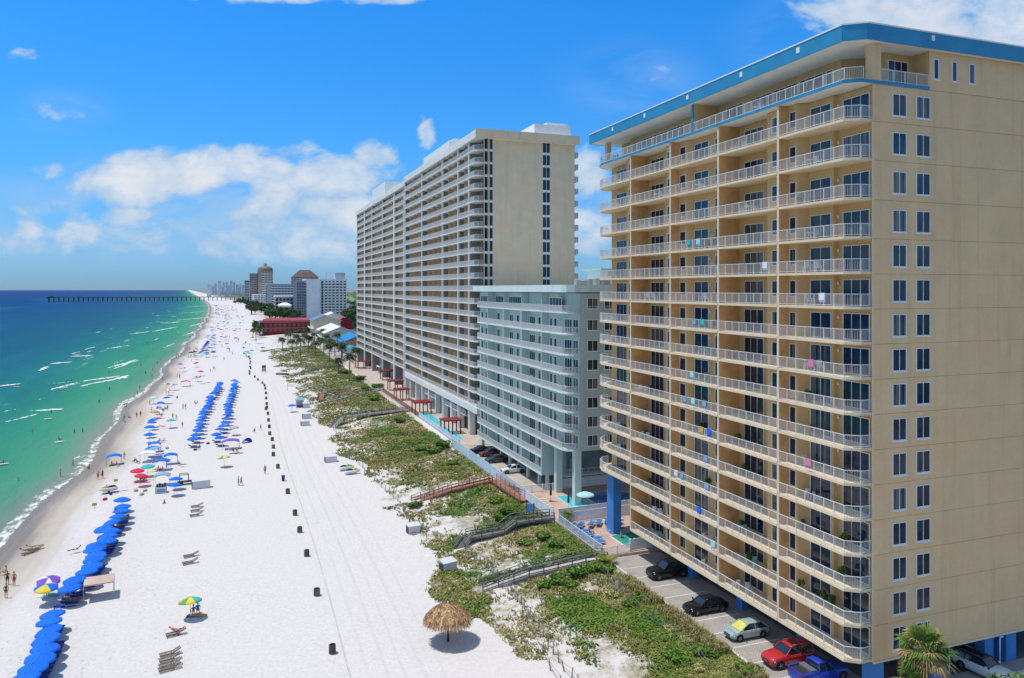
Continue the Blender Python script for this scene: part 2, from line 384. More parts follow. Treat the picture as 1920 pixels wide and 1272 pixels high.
# breakers: low humps of foam lying on the water, traced along the crests
foamm = M('sea foam', (.82,.85,.86), .95, .10, .8, .5, 3)
mb = MB()
def breaker(p0, p1, wd, hgt=.3):
    a = ray(*p0, 0); q = ray(*p1, 0); L = math.hypot(q[0]-a[0], q[1]-a[1]); dx, dy = (q[0]-a[0])/L, (q[1]-a[1])/L; sd_ = random.random()*100
    for i in range(int(L*wd*1.1)+14):
        t = random.random(); env = math.sin(math.pi*t)**.6*(.35+1.1*abs(noise.noise(Vector((t*L*.16, sd_, 0))))); o_ = (random.random()**1.8-.12)*wd*env*1.5+1.1*noise.noise(Vector((t*L*.07, sd_, 4)))
        cx, cy = a[0]+dx*L*t+dy*o_, a[1]+dy*L*t-dx*o_; la = random.uniform(.5, 2.6)*(.5+env*.8); lb = random.uniform(.10,.42)*(.6+.5*env); z = .04+hgt*env*max(0, 1-abs(o_)/wd)*random.random(); an = random.gauss(0,.16); ex, ey = dx*math.cos(an)-dy*math.sin(an), dx*math.sin(an)+dy*math.cos(an)
        ring = [(cx+ex*la*math.cos(g)*random.uniform(.8,1.15)-ey*lb*math.sin(g), cy+ey*la*math.cos(g)+ex*lb*math.sin(g)*random.uniform(.7,1.3), .012) for g in [j*math.pi/4 for j in range(8)]]
        mb.add(ring+[(cx, cy, z+.05)], [(j, (j+1) % 8, 8) for j in range(8)], True)
for p0, p1, wd in (((0,775),(27,768),2.2),((80,735),(145,717),4.2),((85,721),(136,716),1.2),((65,752),(87,746),1.8),((96,682),(132,679),3.2),((134,669),(196,665),3.0),
                   ((150,725),(262,700),3.0),((150,716),(226,705),1.6),((165,660),(240,648),3.0),((228,629),(280,622),2.6),((285,622),(328,614),2.2),((330,601),(400,594),2.6),((320,605),(350,603),2.0),
                   ((58,771),(121,767),1.0),((10,792),(66,778),1.1),((0,757),(48,752),.7),((0,724),(36,720),1.3),((232,684),(258,676),1.5),((214,692),(238,682),1.2),((330,634),(365,622),2.0),((300,655),(330,643),1.8),((345,615),(382,605),1.8),((135,863),(155,854),1.4),((200,690),(240,680),1.2),((300,607),(344,604),1.8),((335,588),(392,584),2.0),((350,576),(392,573),2.2)):
    breaker(p0, p1, wd)
for i in range(20):                  # short whitecaps over the bars
    y = 380+(random.random()**1.3)*1000; q = -random.choice((random.uniform(10,30), random.uniform(42,62), random.uniform(60,95))); L = random.uniform(8,26); x = shore(y)+q; a_ = random.gauss(.06,.06)
    def px_(x, y): d = x*SN+y*CS; return 960+F*(x*CS-y*SN)/d, HOR+F*HC/d
    breaker(px_(x, y), px_(x+L*math.sin(a_), y+L), random.uniform(.4,1.0))
o = mb.build('breaking_foam', foamm); o['kind'] = 'stuff'; o['label'] = 'white foam of small waves breaking parallel to the shore'
# ------------------------------------------------------------------ shared building materials
def stucco(name, rgb, bump=.25):
    m = M(name, rgb, .9, .05, .35, bump, 5, spec=.25, detail=6); k = NT(m.node_tree); b = [n for n in m.node_tree.nodes if n.type == 'BSDF_PRINCIPLED'][0]
    src = b.inputs['Base Color'].links[0].from_socket; pos = k.n('ShaderNodeNewGeometry').outputs['Position']
    st = k.noise(k.scale(pos, (1.1,1.1,.05)), 1, 6, .7); pt = k.noise(pos, .16, 5, .65); pk = k.noise(k.scale(pos, (.3,.3,.5)), 1, 6, .7); gr = k.noise(pos, 4, 5, .75)
    c = k.mix(k.mrange(st, .48, .74, 0, .5), src, tuple(x*.72 for x in rgb)); c = k.mix(k.mrange(pt, .42, .68, 0, .35), c, (rgb[0]*1.08, rgb[1]*.88, rgb[2]*.84)); c = k.mix(k.mrange(pk, .5, .75, 0, .30), c, (min(1,rgb[0]*1.12), min(1,rgb[1]*1.14), min(1,rgb[2]*1.2)))
    c = k.mix(k.mrange(gr, .35, .7, 0, .16), c, tuple(x*.7 for x in rgb)); k.set(b.inputs['Base Color'], c); return m
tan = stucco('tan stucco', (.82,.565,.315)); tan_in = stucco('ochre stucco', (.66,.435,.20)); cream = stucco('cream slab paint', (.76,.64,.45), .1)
white = M('white paint', (.80,.80,.78), .55, .05, 1.5, .05); blue_paint = M('blue paint', (.025,.26,.47), .55, .08, .6, .08); blue_col = M('blue column paint', (.06,.23,.56), .6, .1, .5, .1)
rail_white = M('white powder coat', (.74,.73,.70), .45, .03, 3); soffit = M('soffit paint', (.78,.755,.70), .9, .06, .5)
roofgrey = M('roof membrane', (.55,.55,.54), .9, .15, .2)
def glassmat(name, dark, rand=.35):
    m, k, b = newmat(name); r = k.n('ShaderNodeObjectInfo').outputs['Random']
    co = k.n('ShaderNodeTexCoord').outputs['Object']
    n1 = k.noise(k.scale(co, (.9,.9,.5)), 1.0, 3, .5)
    w1 = k.n('ShaderNodeTexWhiteNoise', {'W': k.math('MULTIPLY', r, 91.7)}, noise_dimensions='1D').outputs[0]
    cur = k.math('MULTIPLY', k.math('GREATER_THAN', w1, .80), k.mrange(k.noise(k.scale(co, (3.2,3.2,.05)), 1, 2), .42, .5))
    col = k.mix(k.mrange(n1, .35, .7), tuple(c*.6 for c in dark), tuple(c*1.5 for c in dark))
    col = k.mix(k.math('MULTIPLY', cur, .55), col, (.22,.22,.21))
    k.set(b.inputs['Base Color'], col); b.inputs['Roughness'].default_value = .06; b.inputs['Specular IOR Level'].default_value = .55
    MATS[name] = m; return m
glass = glassmat('dark blue window glass', (.010,.025,.055)); glass_t = glassmat('dark teal window glass', (.012,.032,.04))
# wall_quad tools: a facade panel is placed by two plan points p, q (outside on the right of p->q) and heights
def frame_on(mbf, mbp, p, q, z0, z1, panes=2, t=.07, out=.06, sill=False):
    p = Vector((*p, 0)); q = Vector((*q, 0)); d = (q-p); L = d.length; d.normalize(); nrm = Vector((d.y, -d.x, 0))
    def bx(mb, a, b_, za, zb, o0, o1):
        c = [p+d*a+nrm*o0, p+d*b_+nrm*o0, p+d*b_+nrm*o1, p+d*a+nrm*o1]
        mb.add([(v.x, v.y, za) for v in c]+[(v.x, v.y, zb) for v in c], [(0,3,2,1) if False else (3,2,1,0),(4,5,6,7),(0,1,5,4),(1,2,6,5),(2,3,7,6),(3,0,4,7)])
    bx(mbf, 0, t, z0, z1, .0, out); bx(mbf, L-t, L, z0, z1, .0, out); bx(mbf, t, L-t, z1-t, z1, .0, out); bx(mbf, t, L-t, z0, z0+t, .0, out)
    for i in range(1, panes): bx(mbf, L*i/panes-t*.4, L*i/panes+t*.4, z0+t, z1-t, 0, out-.012)
    if sill: bx(mbf, -.06, L+.06, z0-.10, z0-.002, 0, out+.05)
    bx(mbp, t, L-t, z0+t, z1-t, .0, out*.4)
def railing(mb, pts, z, h=1.05, post=1.2, bal=.13, bw=.017, pw=.05, skip_first=False):
    for i, (a, b_) in enumerate(zip(pts, pts[1:])):
        a = Vector((*a, z)); b_ = Vector((*b_, z)); L = (b_-a).length; d = (b_-a)/L
        mb.bar(a+Vector((0,0,h)), b_+Vector((0,0,h)), .06, .05); mb.bar(a+Vector((0,0,.12)), b_+Vector((0,0,.12)), .04, .04)
        n = max(1, round(L/post))
        for j in range(0 if i == 0 else 1, n+1):
            c = a+d*(L*j/n); mb.box(c.x-pw/2, c.y-pw/2, z, c.x+pw/2, c.y+pw/2, z+h-.025, skip='tb')
        m_ = max(1, round(L/bal))
        for j in range(1, m_):
            c = a+d*(L*j/m_); mb.box(c.x-bw/2, c.y-bw/2, z+.14, c.x+bw/2, c.y+bw/2, z+h-.025, skip='tb')
def inset(pts, c, k_=.12):
    return [(x+(c[0]-x)*0+0, y) for x, y in pts]
class Rep:                           # repeats one part (with a sub-part) of a building; the first build is copied
    def __init__(s, root): s.root = root; s.cache = {}
    def put(s, key, name, make, loc, mats, subs=()):
        if key not in s.cache:
            mb, sub = make()
            me = mb.mesh(name, mats); s.cache[key] = (me, [(sn, smb.mesh(sn, sm)) for (sn, sm), smb in zip(subs, sub)])
        me, sm = s.cache[key]
        o = link(name, me, s.root, loc)
        for sn, sme in sm: link(sn, sme, o)
        return o
GROUND = 2.35
# ================================================================== beige condo with the blue roof band
B1 = thing('apartment_block', 'beige beachfront apartment block with curved white-railed balconies and a bright blue roof band', 'building', (49.6, 47.9, GROUND))
ox, oy, oz = B1.location
ZF = [5.5+2.93*i for i in range(13)]; ZF += [43.9, 47.2, 50.45, 53.6]      # undersides of the slabs; ZF[16] is the penthouse slab
TS = .22                                                                   # slab thickness
EX = 76.0
back = [(49.75,47.9),(49.75,51.9),(49.35,52.0),(49.35,55.0),(48.45,55.5),(48.45,56.75),(49.95,56.75)] # corner bay
back += [(49.95,56.95),(48.4,56.95),(48.4,59.6),(49.95,59.6),(49.95,65.95),(49.95,66.2),(49.1,66.2),(49.1,73.0),(48.5,73.5),(48.5,75.25),(49.95,75.25),(49.95,75.45),(48.4,75.45),(48.4,78.0),(49.95,78.0),(49.95,84.6),(49.95,84.8),(48.5,84.8),(48.5,87.8),(49.95,87.8),(49.95,94.7)]
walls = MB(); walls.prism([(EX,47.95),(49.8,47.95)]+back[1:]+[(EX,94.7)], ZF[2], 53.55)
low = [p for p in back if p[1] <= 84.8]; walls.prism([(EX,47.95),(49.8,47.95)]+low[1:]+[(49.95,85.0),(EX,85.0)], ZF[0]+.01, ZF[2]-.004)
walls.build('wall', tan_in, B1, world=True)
e_ = MB()                            # end wall: one stucco panel a storey with an open joint between
zj = ZF[:17]+[57.0]
for i in range(16): e_.box(49.6, 47.9, zj[i]+(.03 if i else 0), EX, 47.955, zj[i+1])
e_.box(55.9, 47.9, 53.63, EX, 47.955, 56.98)
e_.build('end_wall', tan, B1, world=True)
tr = MB(); tr.box(49.52, 47.86, ZF[0], 49.64, 47.93, 50.4); tr.box(49.6, 47.84, 5.3, EX, 47.93, 5.48); tr.build('corner_trim', cream, B1, world=True)
un = MB(); un.box(49.7, 48.0, 5.3, EX-.1, 84.95, 5.485); un.box(49.9, 85.2, ZF[2]-.2, EX-.1, 94.6, ZF[2]-.005); un.build('underside', soffit, B1, world=True)
fins_y = [56.85, 66.1, 75.35, 84.7]
for y in fins_y:
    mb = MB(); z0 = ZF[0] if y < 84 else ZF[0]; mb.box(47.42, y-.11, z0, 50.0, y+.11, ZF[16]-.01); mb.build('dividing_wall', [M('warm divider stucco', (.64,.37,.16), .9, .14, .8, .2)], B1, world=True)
fe = [47.38, 48.15]
for y in fins_y:
    mb = MB(); mb.box(47.36, y-.13, ZF[0], 47.415, y+.13, ZF[16]-.01); mb.build('divider_edge', cream, B1, world=True)
XB = 47.3
bay_edge = [[(49.72,47.95),(48.35,47.95),(XB,48.75),(XB,56.74)], [(XB,56.96),(XB,65.99)], [(XB,66.21),(XB,75.24)], [(XB,75.46),(XB,84.59)], [(XB,84.81),(XB,92.6),(47.75,94.1),(48.7,95.2),(49.8,95.6)]]
bay_back = [[(50.6,56.74),(50.6,47.97)], [(50.6,65.99),(50.6,56.96)], [(50.6,75.24),(50.6,66.21)], [(50.6,84.59),(50.6,75.46)], [(50.9,95.6),(50.9,84.81)]]
rep = Rep(B1)
def shift(pts): return [(x-ox, y-oy) for x, y in pts]
def railpts(e):                      # railing sits 8 cm inside the slab edge
    out = []
    for x, y in e: out.append((x+(.07 if x < 48.6 else 0)-ox, y+(.05 if y < 48 else -.05 if y > 95 else 0)-oy))
    return out
for fl in range(16):
    for bay in range(5):
        if bay == 4 and fl < 2: continue
        def mk(bay=bay):
            mb = MB(); mb.prism(shift(bay_edge[bay]+bay_back[bay]), 0, TS)
            rl = MB(); railing(rl, railpts(bay_edge[bay]), TS); return mb, [rl]
        rep.put(('bal', bay), 'balcony', mk, (0,0,ZF[fl]-oz), cream, [('railing', rail_white)])
# openings on the seaward side: (kind, p, q, panes) with p->q running so that the outside is on the right (towards -y)
OPN = [('sliding_door',(49.75,51.3),(49.75,48.35),3),('sliding_door',(49.35,54.8),(49.35,52.25),2),('window',(48.45,56.5),(48.45,55.65),1),
       ('sliding_door',(49.95,65.1),(49.95,62.0),3),('window',(48.4,58.9),(48.4,57.5),1),
       ('sliding_door',(49.1,72.9),(49.1,70.2),2),('window',(48.5,75.0),(48.5,73.8),1),('window',(49.1,69.0),(49.1,67.6),1),
       ('sliding_door',(49.95,83.9),(49.95,80.8),3),('window',(48.4,77.6),(48.4,76.3),1),
       ('sliding_door',(49.95,93.2),(49.95,90.2),3),('window',(48.5,87.2),(48.5,85.9),1)]
nwin = 0; rest_f = MB(); rest_p = MB(); ndoor = 0; rest_fd = MB(); rest_pd = MB()
def opening(kind, key, p, q, z0, z1, panes, zbase, sill=False):
    global nwin, ndoor
    cnt = nwin if kind == 'window' else ndoor
    if cnt >= 100:
        f_, p_ = (rest_f, rest_p) if kind == 'window' else (rest_fd, rest_pd)
        frame_on(f_, p_, p, q, z0+zbase, z1+zbase, panes, sill=sill); return
    if kind == 'window': nwin += 1
    else: ndoor += 1
    def mk():
        f_ = MB(); p_ = MB(); frame_on(f_, p_, (p[0]-ox, p[1]-oy), (q[0]-ox, q[1]-oy), z0, z1, panes, sill=sill); return f_, [p_]
    return rep.put(key, kind, mk, (0,0,zbase-oz), white, [('pane', glass)])
# gable-end windows first: they show largest
for fl in range(16):
    for j, (xa, xb) in enumerate(((51.7,53.25),(54.35,55.95))):
        opening('window', ('ew', j), (xa,47.9), (xb,47.9), .62, 2.5, 2, ZF[fl], True)
for j, (xa, xb) in enumerate(((56.35,56.95),(58.5,59.1),(60.55,61.25))): opening('window', ('pw', j), (xa,47.9), (xb,47.9), 1.0, 2.75, 1, 53.6, True)
order = sorted(((kd, i) for i, kd in enumerate(OPN)), key=lambda t: t[0][1][1])
for kd, i in order:
    for fl in range(16):
        if kd[1][1] > 84.8 and fl < 2: continue
        if kd[0] == 'window': opening('window', ('o', i), kd[1], kd[2], TS+.75, 2.5, kd[3], ZF[fl])
        else: opening('sliding_door', ('o', i), kd[1], kd[2], TS+.03, 2.55, kd[3], ZF[fl])
for nm, f_, p_ in (('window', rest_f, rest_p), ('sliding_door', rest_fd, rest_pd)):
    if f_.f:
        o = f_.build(nm, white, B1, world=True); o['kind'] = 'stuff'; q = p_.build('pane', glass, o, world=True)
lampm = M('frosted lamp glass', (.85,.83,.75), .4, .02)
for fl in range(16):
    for j, (x, y) in enumerate(((49.7,51.7),(49.92,60.6),(49.05,69.7),(49.9,80.2))):
        def mk(x=x, y=y):
            mb = MB(); mb.tube((x-.14-ox, y-oy, 2.02), (x-.14-ox, y-oy, 2.3), .07, .07, 8); mb.box(x-.1-ox, y-.04-oy, 2.06, x+.02-ox, y+.04-oy, 2.16); return mb, []
        rep.put(('lamp', j), 'wall_lamp', mk, (0,0,ZF[fl]-oz), lampm)
# penthouse storey, roof overhang and band
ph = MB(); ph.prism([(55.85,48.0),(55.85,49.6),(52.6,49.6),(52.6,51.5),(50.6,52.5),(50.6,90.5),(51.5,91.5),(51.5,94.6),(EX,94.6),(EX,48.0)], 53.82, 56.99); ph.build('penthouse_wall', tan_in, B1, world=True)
edge = [(55.85,47.86),(49.6,47.86),(48.4,47.86),(XB-.05,48.75),(XB-.05,92.6),(47.75,94.1),(48.7,95.3),(49.8,95.7)]
mb = MB(); mb.prism([(x+.06, y+.04) for x, y in edge]+[(52,95.5),(52,90),(55.85,52)], 53.6, 53.84); o = mb.build('terrace', soffit, B1, world=True)
bl = MB()
for a, c in zip(edge, edge[1:]): bl.bar((*a, 53.72), (*c, 53.72), .07, .27)
bl.build('slab_band', blue_paint, o, world=True)
rl = MB(); railing(rl, [(x+.14, y) for x, y in edge[2:]], 53.84); railing(rl, [(50.5,47.93),(55.8,47.93)], 53.84); rl.build('railing', rail_white, o, world=True)
mb = MB(); mb.box(49.62, 47.9, 53.84, 50.5, 48.7, 56.99); mb.build('corner_column', tan, B1, world=True)
mb = MB(); mb.box(47.5, 70.7, 53.84, 50.6, 70.95, 56.99); mb.build('dividing_wall', tan_in, B1, world=True)
mb = MB(); mb.box(47.36, 70.66, 53.84, 47.49, 70.99, 56.99); mb.build('divider_edge', blue_paint, B1, world=True)
mb = MB(); mb.box(48.6, 93.6, 53.84, 49.3, 94.2, 56.99); mb.build('corner_column', tan, B1, world=True)
pd = [((50.6,90.0),(50.6,88.6),1),((50.6,88.0),(50.6,84.6),4),((50.6,84.4),(50.6,81.0),4),((50.6,80.8),(50.6,77.4),4),((50.6,69.0),(50.6,66.2),3),((50.6,64.9),(50.6,61.5),4),((50.6,61.3),(50.6,57.9),4),((50.6,57.7),(50.6,54.6),3),((50.6,54.2),(50.6,53.4),1),((53.0,49.6),(55.3,49.6),3)]
nn = 0
for j, (p, q, pn) in enumerate(pd):
    f_ = MB(); p_ = MB(); frame_on(f_, p_, p, q, 53.87, 56.4, pn); o = f_.build('glazed_door', white, B1, world=True); p_.build('pane', glass, o, world=True)
f_ = MB(); p_ = MB(); frame_on(f_, p_, (55.85,49.4), (55.85,48.4), 53.9, 56.2, 1); 
rim = [(EX+.2,47.35),(48.45,47.35),(46.95,48.5),(46.9,93.6),(46.9,95.6),(EX+.2,95.6)]
mb = MB(); mb.prism([(x+.08 if x < 60 else x-.05, y+.06 if y < 60 else y-.06) for x, y in rim], 57.0, 57.14); rf = mb.build('roof', soffit, B1, world=True)
mb = MB()
for a, c in zip(rim+[rim[0]], (rim+[rim[0]])[1:]): mb.bar((*a, 57.62), (*c, 57.62), .12, 1.3)
mb.build('roof_band', blue_paint, rf, world=True)
mb = MB()
for a, c in zip(rim+[rim[0]], (rim+[rim[0]])[1:]): mb.bar((*a, 58.33), (*c, 58.33), .22, .12)
mb.build('coping', white, rf, world=True)
mb = MB(); mb.prism([(x+.3 if x < 60 else x-.3, y+.3 if y < 60 else y-.3) for x, y in rim], 57.15, 57.9); mb.build('roof_deck', roofgrey, rf, world=True)
for p in ((46.86,88.6),(46.86,80.3),(46.86,71.0),(46.86,61.6),(46.86,53.6),(55.6,47.27)):
    mb = MB(); x, y = p
    if y < 48: mb.box(x-.17, y-.03, 57.62, x+.17, y+.1, 58.08)
    else: mb.box(x-.03, y-.2, 57.5, x+.1, y+.2, 58.0)
    mb.build('vent', white, rf, world=True)
# open parking level: blue columns, dark rear wall, pipes
for (x, y, sx, sy, z1) in ((50.2,48.5,1.25,1.1,5.3),(50.6,57.2,.7,1.0,5.3),(50.6,66.4,.7,1.0,5.3),(50.6,75.6,.7,1.0,5.3),(49.2,92.6,1.2,1.9,ZF[2]-.2),(50.9,86.3,.8,.8,5.3),(57.3,48.8,1.0,1.0,5.3),(63.6,48.8,1.1,1.0,5.3),(66.8,49.2,1.3,1.2,5.3),(71.5,49.0,1.1,1.0,5.3),(57.5,57.2,.9,.9,5.3),(57.5,66.4,.9,.9,5.3),(57.5,75.6,.9,.9,5.3),(58,92,1,1,ZF[2]-.2)):
    mb = MB(); mb.box(x-sx/2, y-sy/2, GROUND-.3, x+sx/2, y+sy/2, z1); mb.build('column', blue_col, B1, world=True)
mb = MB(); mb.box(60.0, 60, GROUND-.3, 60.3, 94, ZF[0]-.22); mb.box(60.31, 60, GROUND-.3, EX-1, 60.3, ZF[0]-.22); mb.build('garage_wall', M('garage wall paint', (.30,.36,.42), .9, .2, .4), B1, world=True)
mb = MB(); mb.path([(64.6,47.75,5.25),(64.25,47.75,5.25),(64.2,47.75,5.1),(64.2,47.75,2.4)], .07, 8); mb.path([(58.1,47.8,5.2),(58.1,47.8,2.4)], .06, 8); mb.build('drain_pipe', M('pale blue pipe', (.45,.62,.75), .5, .05), B1, world=True)
# ================================================================== pale green condo
sea_g = stucco('seafoam stucco', (.47,.585,.565)); sea_w = stucco('pale mint paint', (.66,.78,.75), .1); mint_col = stucco('mint column', (.60,.72,.66))
B2 = thing('apartment_block', 'pale seafoam green mid-rise apartment block between the beige block and the tall tower', 'building', (50.5, 106.6, GROUND))
ox, oy, oz = B2.location
Z2 = [4.95,7.9,10.9,13.9,16.9,19.9,22.9,25.9,29.2,32.6]; XB = 48.2; EX2 = 76
backs = [(50.6,106.65),(50.0,112),(49.5,112.6),(49.5,116.7),(50.0,116.9),(50.0,119),(49.7,119),(49.7,126.3),(49.3,126.4),(49.3,136),(49.9,136.1),(49.9,145.7),(49.4,145.9),(49.4,154.4)]
mb = MB(); mb.prism([(EX2,106.65)]+backs+[(EX2,154.4)], Z2[2], 35.8); mb.prism([(EX2,117),(50.0,117)]+backs[5:]+[(EX2,154.4)], Z2[0]-.2, Z2[2]-.004); mb.build('wall', sea_g, B2, world=True)
fy = [116.8,126.35,136.05,145.8]; rep = Rep(B2)
for y in fy:
    mb = MB(); mb.box(48.3, y-.09, Z2[0], 51, y+.09, 35.8); mb.build('dividing_wall', sea_g, B2, world=True)
    mb = MB(); mb.box(48.22, y-.11, Z2[0], 48.295, y+.11, Z2[9]); mb.build('divider_edge', sea_w, B2, world=True)
ed2 = [[(50.55,106.68),(49.6,106.68),(48.75,107.2),(XB,108.2),(XB,116.7)],[(XB,116.9),(XB,126.25)],[(XB,126.45),(XB,135.95)],[(XB,136.15),(XB,145.7)],[(XB,145.9),(XB,152.6),(48.7,153.7),(50.2,154.4)]]
for fl in range(10):
    for bay in range(5):
        if bay == 0 and fl < 2: continue
        def mk(bay=bay):
            e = ed2[bay]; mb = MB(); mb.prism(shift(e+[(51.3,e[-1][1]),(51.3,e[0][1])]), 0, .2)
            rl = MB(); railing(rl, [(x+.07-ox, y-oy) for x, y in e], .2, bal=.16, bw=.04, pw=.06, post=1.3); return mb, [rl]
        rep.put(('b', bay), 'balcony', mk, (0,0,Z2[fl]-oz), sea_w, [('railing', rail_white)])
        if fl == 9 and bay == 4: pass
OP2 = [((50.1,111.2),(50.36,108.9),3),((50.38,108.6),(50.56,107.0),2),((49.5,115.9),(49.5,114.9),1),((49.5,114.2),(49.5,113.0),1),((49.7,125.8),(49.7,123.0),3),((50.0,118.4),(50.0,117.3),1),((49.7,121.6),(49.7,120.2),1),((49.3,131.4),(49.3,130.0),1),((49.3,128.9),(49.3,126.8),2),((49.3,135.2),(49.3,133.2),2),((49.9,140.5),(49.9,137.6),3),((49.9,144.3),(49.9,142.6),1),((49.4,150.5),(49.4,147.6),2),((49.4,153.4),(49.4,152),1)]
for j, (p, q, pn) in enumerate(OP2):
    for fl in range(10):
        if p[1] < 116.8 and fl < 2: continue
        def mk(p=p, q=q, pn=pn):
            f_ = MB(); p_ = MB(); frame_on(f_, p_, (p[0]-ox,p[1]-oy), (q[0]-ox,q[1]-oy), .25, 2.45, pn, .09); return f_, [p_]
        if fl == 9: continue
        rep.put(('d', j), 'sliding_door' if pn > 1 else 'window', mk, (0,0,Z2[fl]-oz), white, [('pane', glass_t)])
for j, (a, c, pn) in enumerate(((153.5,147.5,6),(145.2,137.5,8),(128,118,9),(116,111,4))):
    f_ = MB(); p_ = MB(); xx_ = 50.2 if a > 150 else 50.9 if a > 140 else 50.0 if a > 127 else 49.9
    if a == 128: xx_ = 50.0
    p_x = {153.5:49.4,145.2:49.9,128:49.3,116:49.5}[a]
    if a == 128: a, c = 135.5, 127
    frame_on(f_, p_, (p_x-.02, a), (p_x-.02, c), 32.85, 35.1, pn, .1); o = f_.build('glazed_door', white, B2, world=True); p_.build('pane', glass_t, o, world=True)
for fl in range(2, 10):
    for j, (xa, xb) in enumerate(((51.9,53.8),(54.9,56.7),(60,61.8))):
        def mk(xa=xa, xb=xb):
            f_ = MB(); p_ = MB(); frame_on(f_, p_, (xa-ox, 106.65-oy), (xb-ox, 106.65-oy), .7, 2.45, 2, .09, sill=True); return f_, [p_]
        rep.put(('w', j), 'window', mk, (0,0,Z2[fl]-oz), white, [('pane', glass_t)])
rl = MB(); railing(rl, [(51.2,106.5),(58,106.5)], 32.7, bal=.2); rl.build('railing', rail_white, B2, world=True)
mb = MB(); rim = [(EX2,106.2),(49.5,106.2),(48.4,106.9),(47.9,107.9),(47.9,154.8),(EX2,154.8)]
mb.prism(rim, 35.95, 37.15); rf = mb.build('roof', sea_w, B2, world=True)
for i in range(22):                 # condensers along the parapet
    x = 51+i*1.05+random.uniform(-.2,.2); mb = MB(); h = random.uniform(.6,1.1); mb.box(x-.42, 107.6, 37.16, x+.42, 108.5, 37.16+h); mb.lathe([(.3,37.16+h),(.3,37.2+h),(.05,37.22+h)], 10, (x,108.05,0)); mb.build('condenser', M('condenser metal', (.42,.43,.42), .6, .25, .6, rand=.3), rf, world=True)
mb = MB(); mb.box(57.5, 112, 37.16, 68, 118, 39.6); o = mb.build('stair_head', sea_w, rf, world=True); mb = MB(); mb.box(56.7, 111.4, 39.61, 68.6, 118.6, 39.9); mb.build('stair_head_roof', sea_g, o, world=True)
for (x, y, z1) in ((50.3,107.1,Z2[2]),(50.4,114.6,Z2[2])): mb = MB(); mb.box(x-.55, y-.5, GROUND-.2, x+.55, y+.5, z1); mb.build('column', mint_col, B2, world=True)
for y in (117.5,121,126.4,131,136,141,145.8,153): mb = MB(); mb.box(49.4, y-.25, GROUND-.2, 49.9, y+.25, Z2[0]); mb.build('column', mint_col, B2, world=True)
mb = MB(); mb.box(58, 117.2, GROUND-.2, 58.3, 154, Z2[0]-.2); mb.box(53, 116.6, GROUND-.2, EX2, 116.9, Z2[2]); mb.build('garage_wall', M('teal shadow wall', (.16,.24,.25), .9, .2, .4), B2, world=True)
mb = MB(); f_ = MB(); frame_on(f_, mb, (53.6,116.58), (55.6,116.58), 5.2, 7.3, 2, .1); o = f_.build('sliding_door', white, B2, world=True); mb.build('pane', glass_t, o, world=True)
mb = MB(); mb.box(51.4, 114.9, 4.75, 62, 116.58, 4.95); o = mb.build('balcony', sea_w, B2, world=True); rl = MB(); railing(rl, [(51.5,114.95),(62,114.95)], 4.95, bal=.18); rl.build('railing', rail_white, o, world=True)
# ================================================================== tall cream tower
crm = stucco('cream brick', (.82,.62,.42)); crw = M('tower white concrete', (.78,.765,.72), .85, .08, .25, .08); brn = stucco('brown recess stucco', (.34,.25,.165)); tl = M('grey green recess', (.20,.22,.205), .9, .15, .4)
B3 = thing('apartment_tower', 'tall cream apartment tower with stacked white balcony rows on its seaward side', 'building', (52.5, 163, GROUND))
ox, oy, oz = B3.location
ZT = [9.6+2.93*i for i in range(21)]
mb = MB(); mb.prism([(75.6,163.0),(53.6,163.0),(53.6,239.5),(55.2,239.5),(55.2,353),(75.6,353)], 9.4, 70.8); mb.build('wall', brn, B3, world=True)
mb = MB(); mb.box(53.0, 162.6, 2.0, 75.8, 162.98, 70.9); ew = mb.build('end_wall', crm, B3, world=True)
sec = [(161.2,168,50.9),(168.2,177,50.9),(177.2,192,50.9),(192.2,215.7,50.9),(215.9,239,50.9),(249,265,52.5),(239.4,248.8,52.5),(265.2,288,52.5),(288.2,312,52.5),(312.2,331,52.5),(331.2,353,52.5)]
rep = Rep(B3)
nb_ = 0; rest = MB(); restr = MB(); restd = MB(); restdk = MB(); nd_ = 0; rest_div = MB()
sec = sorted(sec)
for j, (ya, yb, xb) in enumerate(sec):
    if j == 0: e = [(53.3,162.7),(51.7,162.7),(50.9,163.6),(50.9,168)]
    else: e = [(xb,ya),(xb,yb)]
    for fl in range(21):
        if nb_ < 100 and j < 5:
            nb_ += 1
            def mk(e=e, xb=xb):
                mb = MB(); mb.prism(shift(e+[(xb+3.4,e[-1][1]),(xb+3.4,e[0][1])]), 0, .24); rl = MB(); railing(rl, [(x+.08-ox, y-oy) for x, y in e], .24, post=2.2, bal=.3, bw=.06, pw=.10); return mb, [rl]
            rep.put(('b', j), 'balcony', mk, (0,0,ZT[fl]-oz), crw, [('railing', rail_white)])
        else:
            rest.prism(e+[(xb+3.4,e[-1][1]),(xb+3.4,e[0][1])], ZT[fl], ZT[fl]+.24); railing(restr, [(x+.08, y) for x, y in e], ZT[fl]+.24, post=2.4, bal=.55, bw=.10, pw=.16)
o = rest.build('balcony', crw, B3, world=True); o['kind'] = 'stuff'; restr.build('railing', rail_white, o, world=True)
for y, x in ((168.1,50.95),(177.1,50.95),(192.1,50.95),(215.8,50.95),(239.2,50.95),(248.9,52.55),(265.1,52.55),(288.1,52.55),(312.1,52.55),(331.1,52.55),(353,52.55)):
    mb = MB(); w_ = .22 if y < 240 else .35
    if y in (265.1,331.1): w_ = .9
    mb.box(x-.06, y-w_, GROUND-.2, x+.34, y+w_, 70.8); f_ = mb.build('fin', crw, B3, world=True); mb = MB(); mb.box(x+.343, y-w_+.05, GROUND-.2, x+3.2, y+w_-.05, 70.75); mb.build('fin_wall', M('grey green party wall', (.23,.24,.205), .9, .15, .4), f_, world=True)
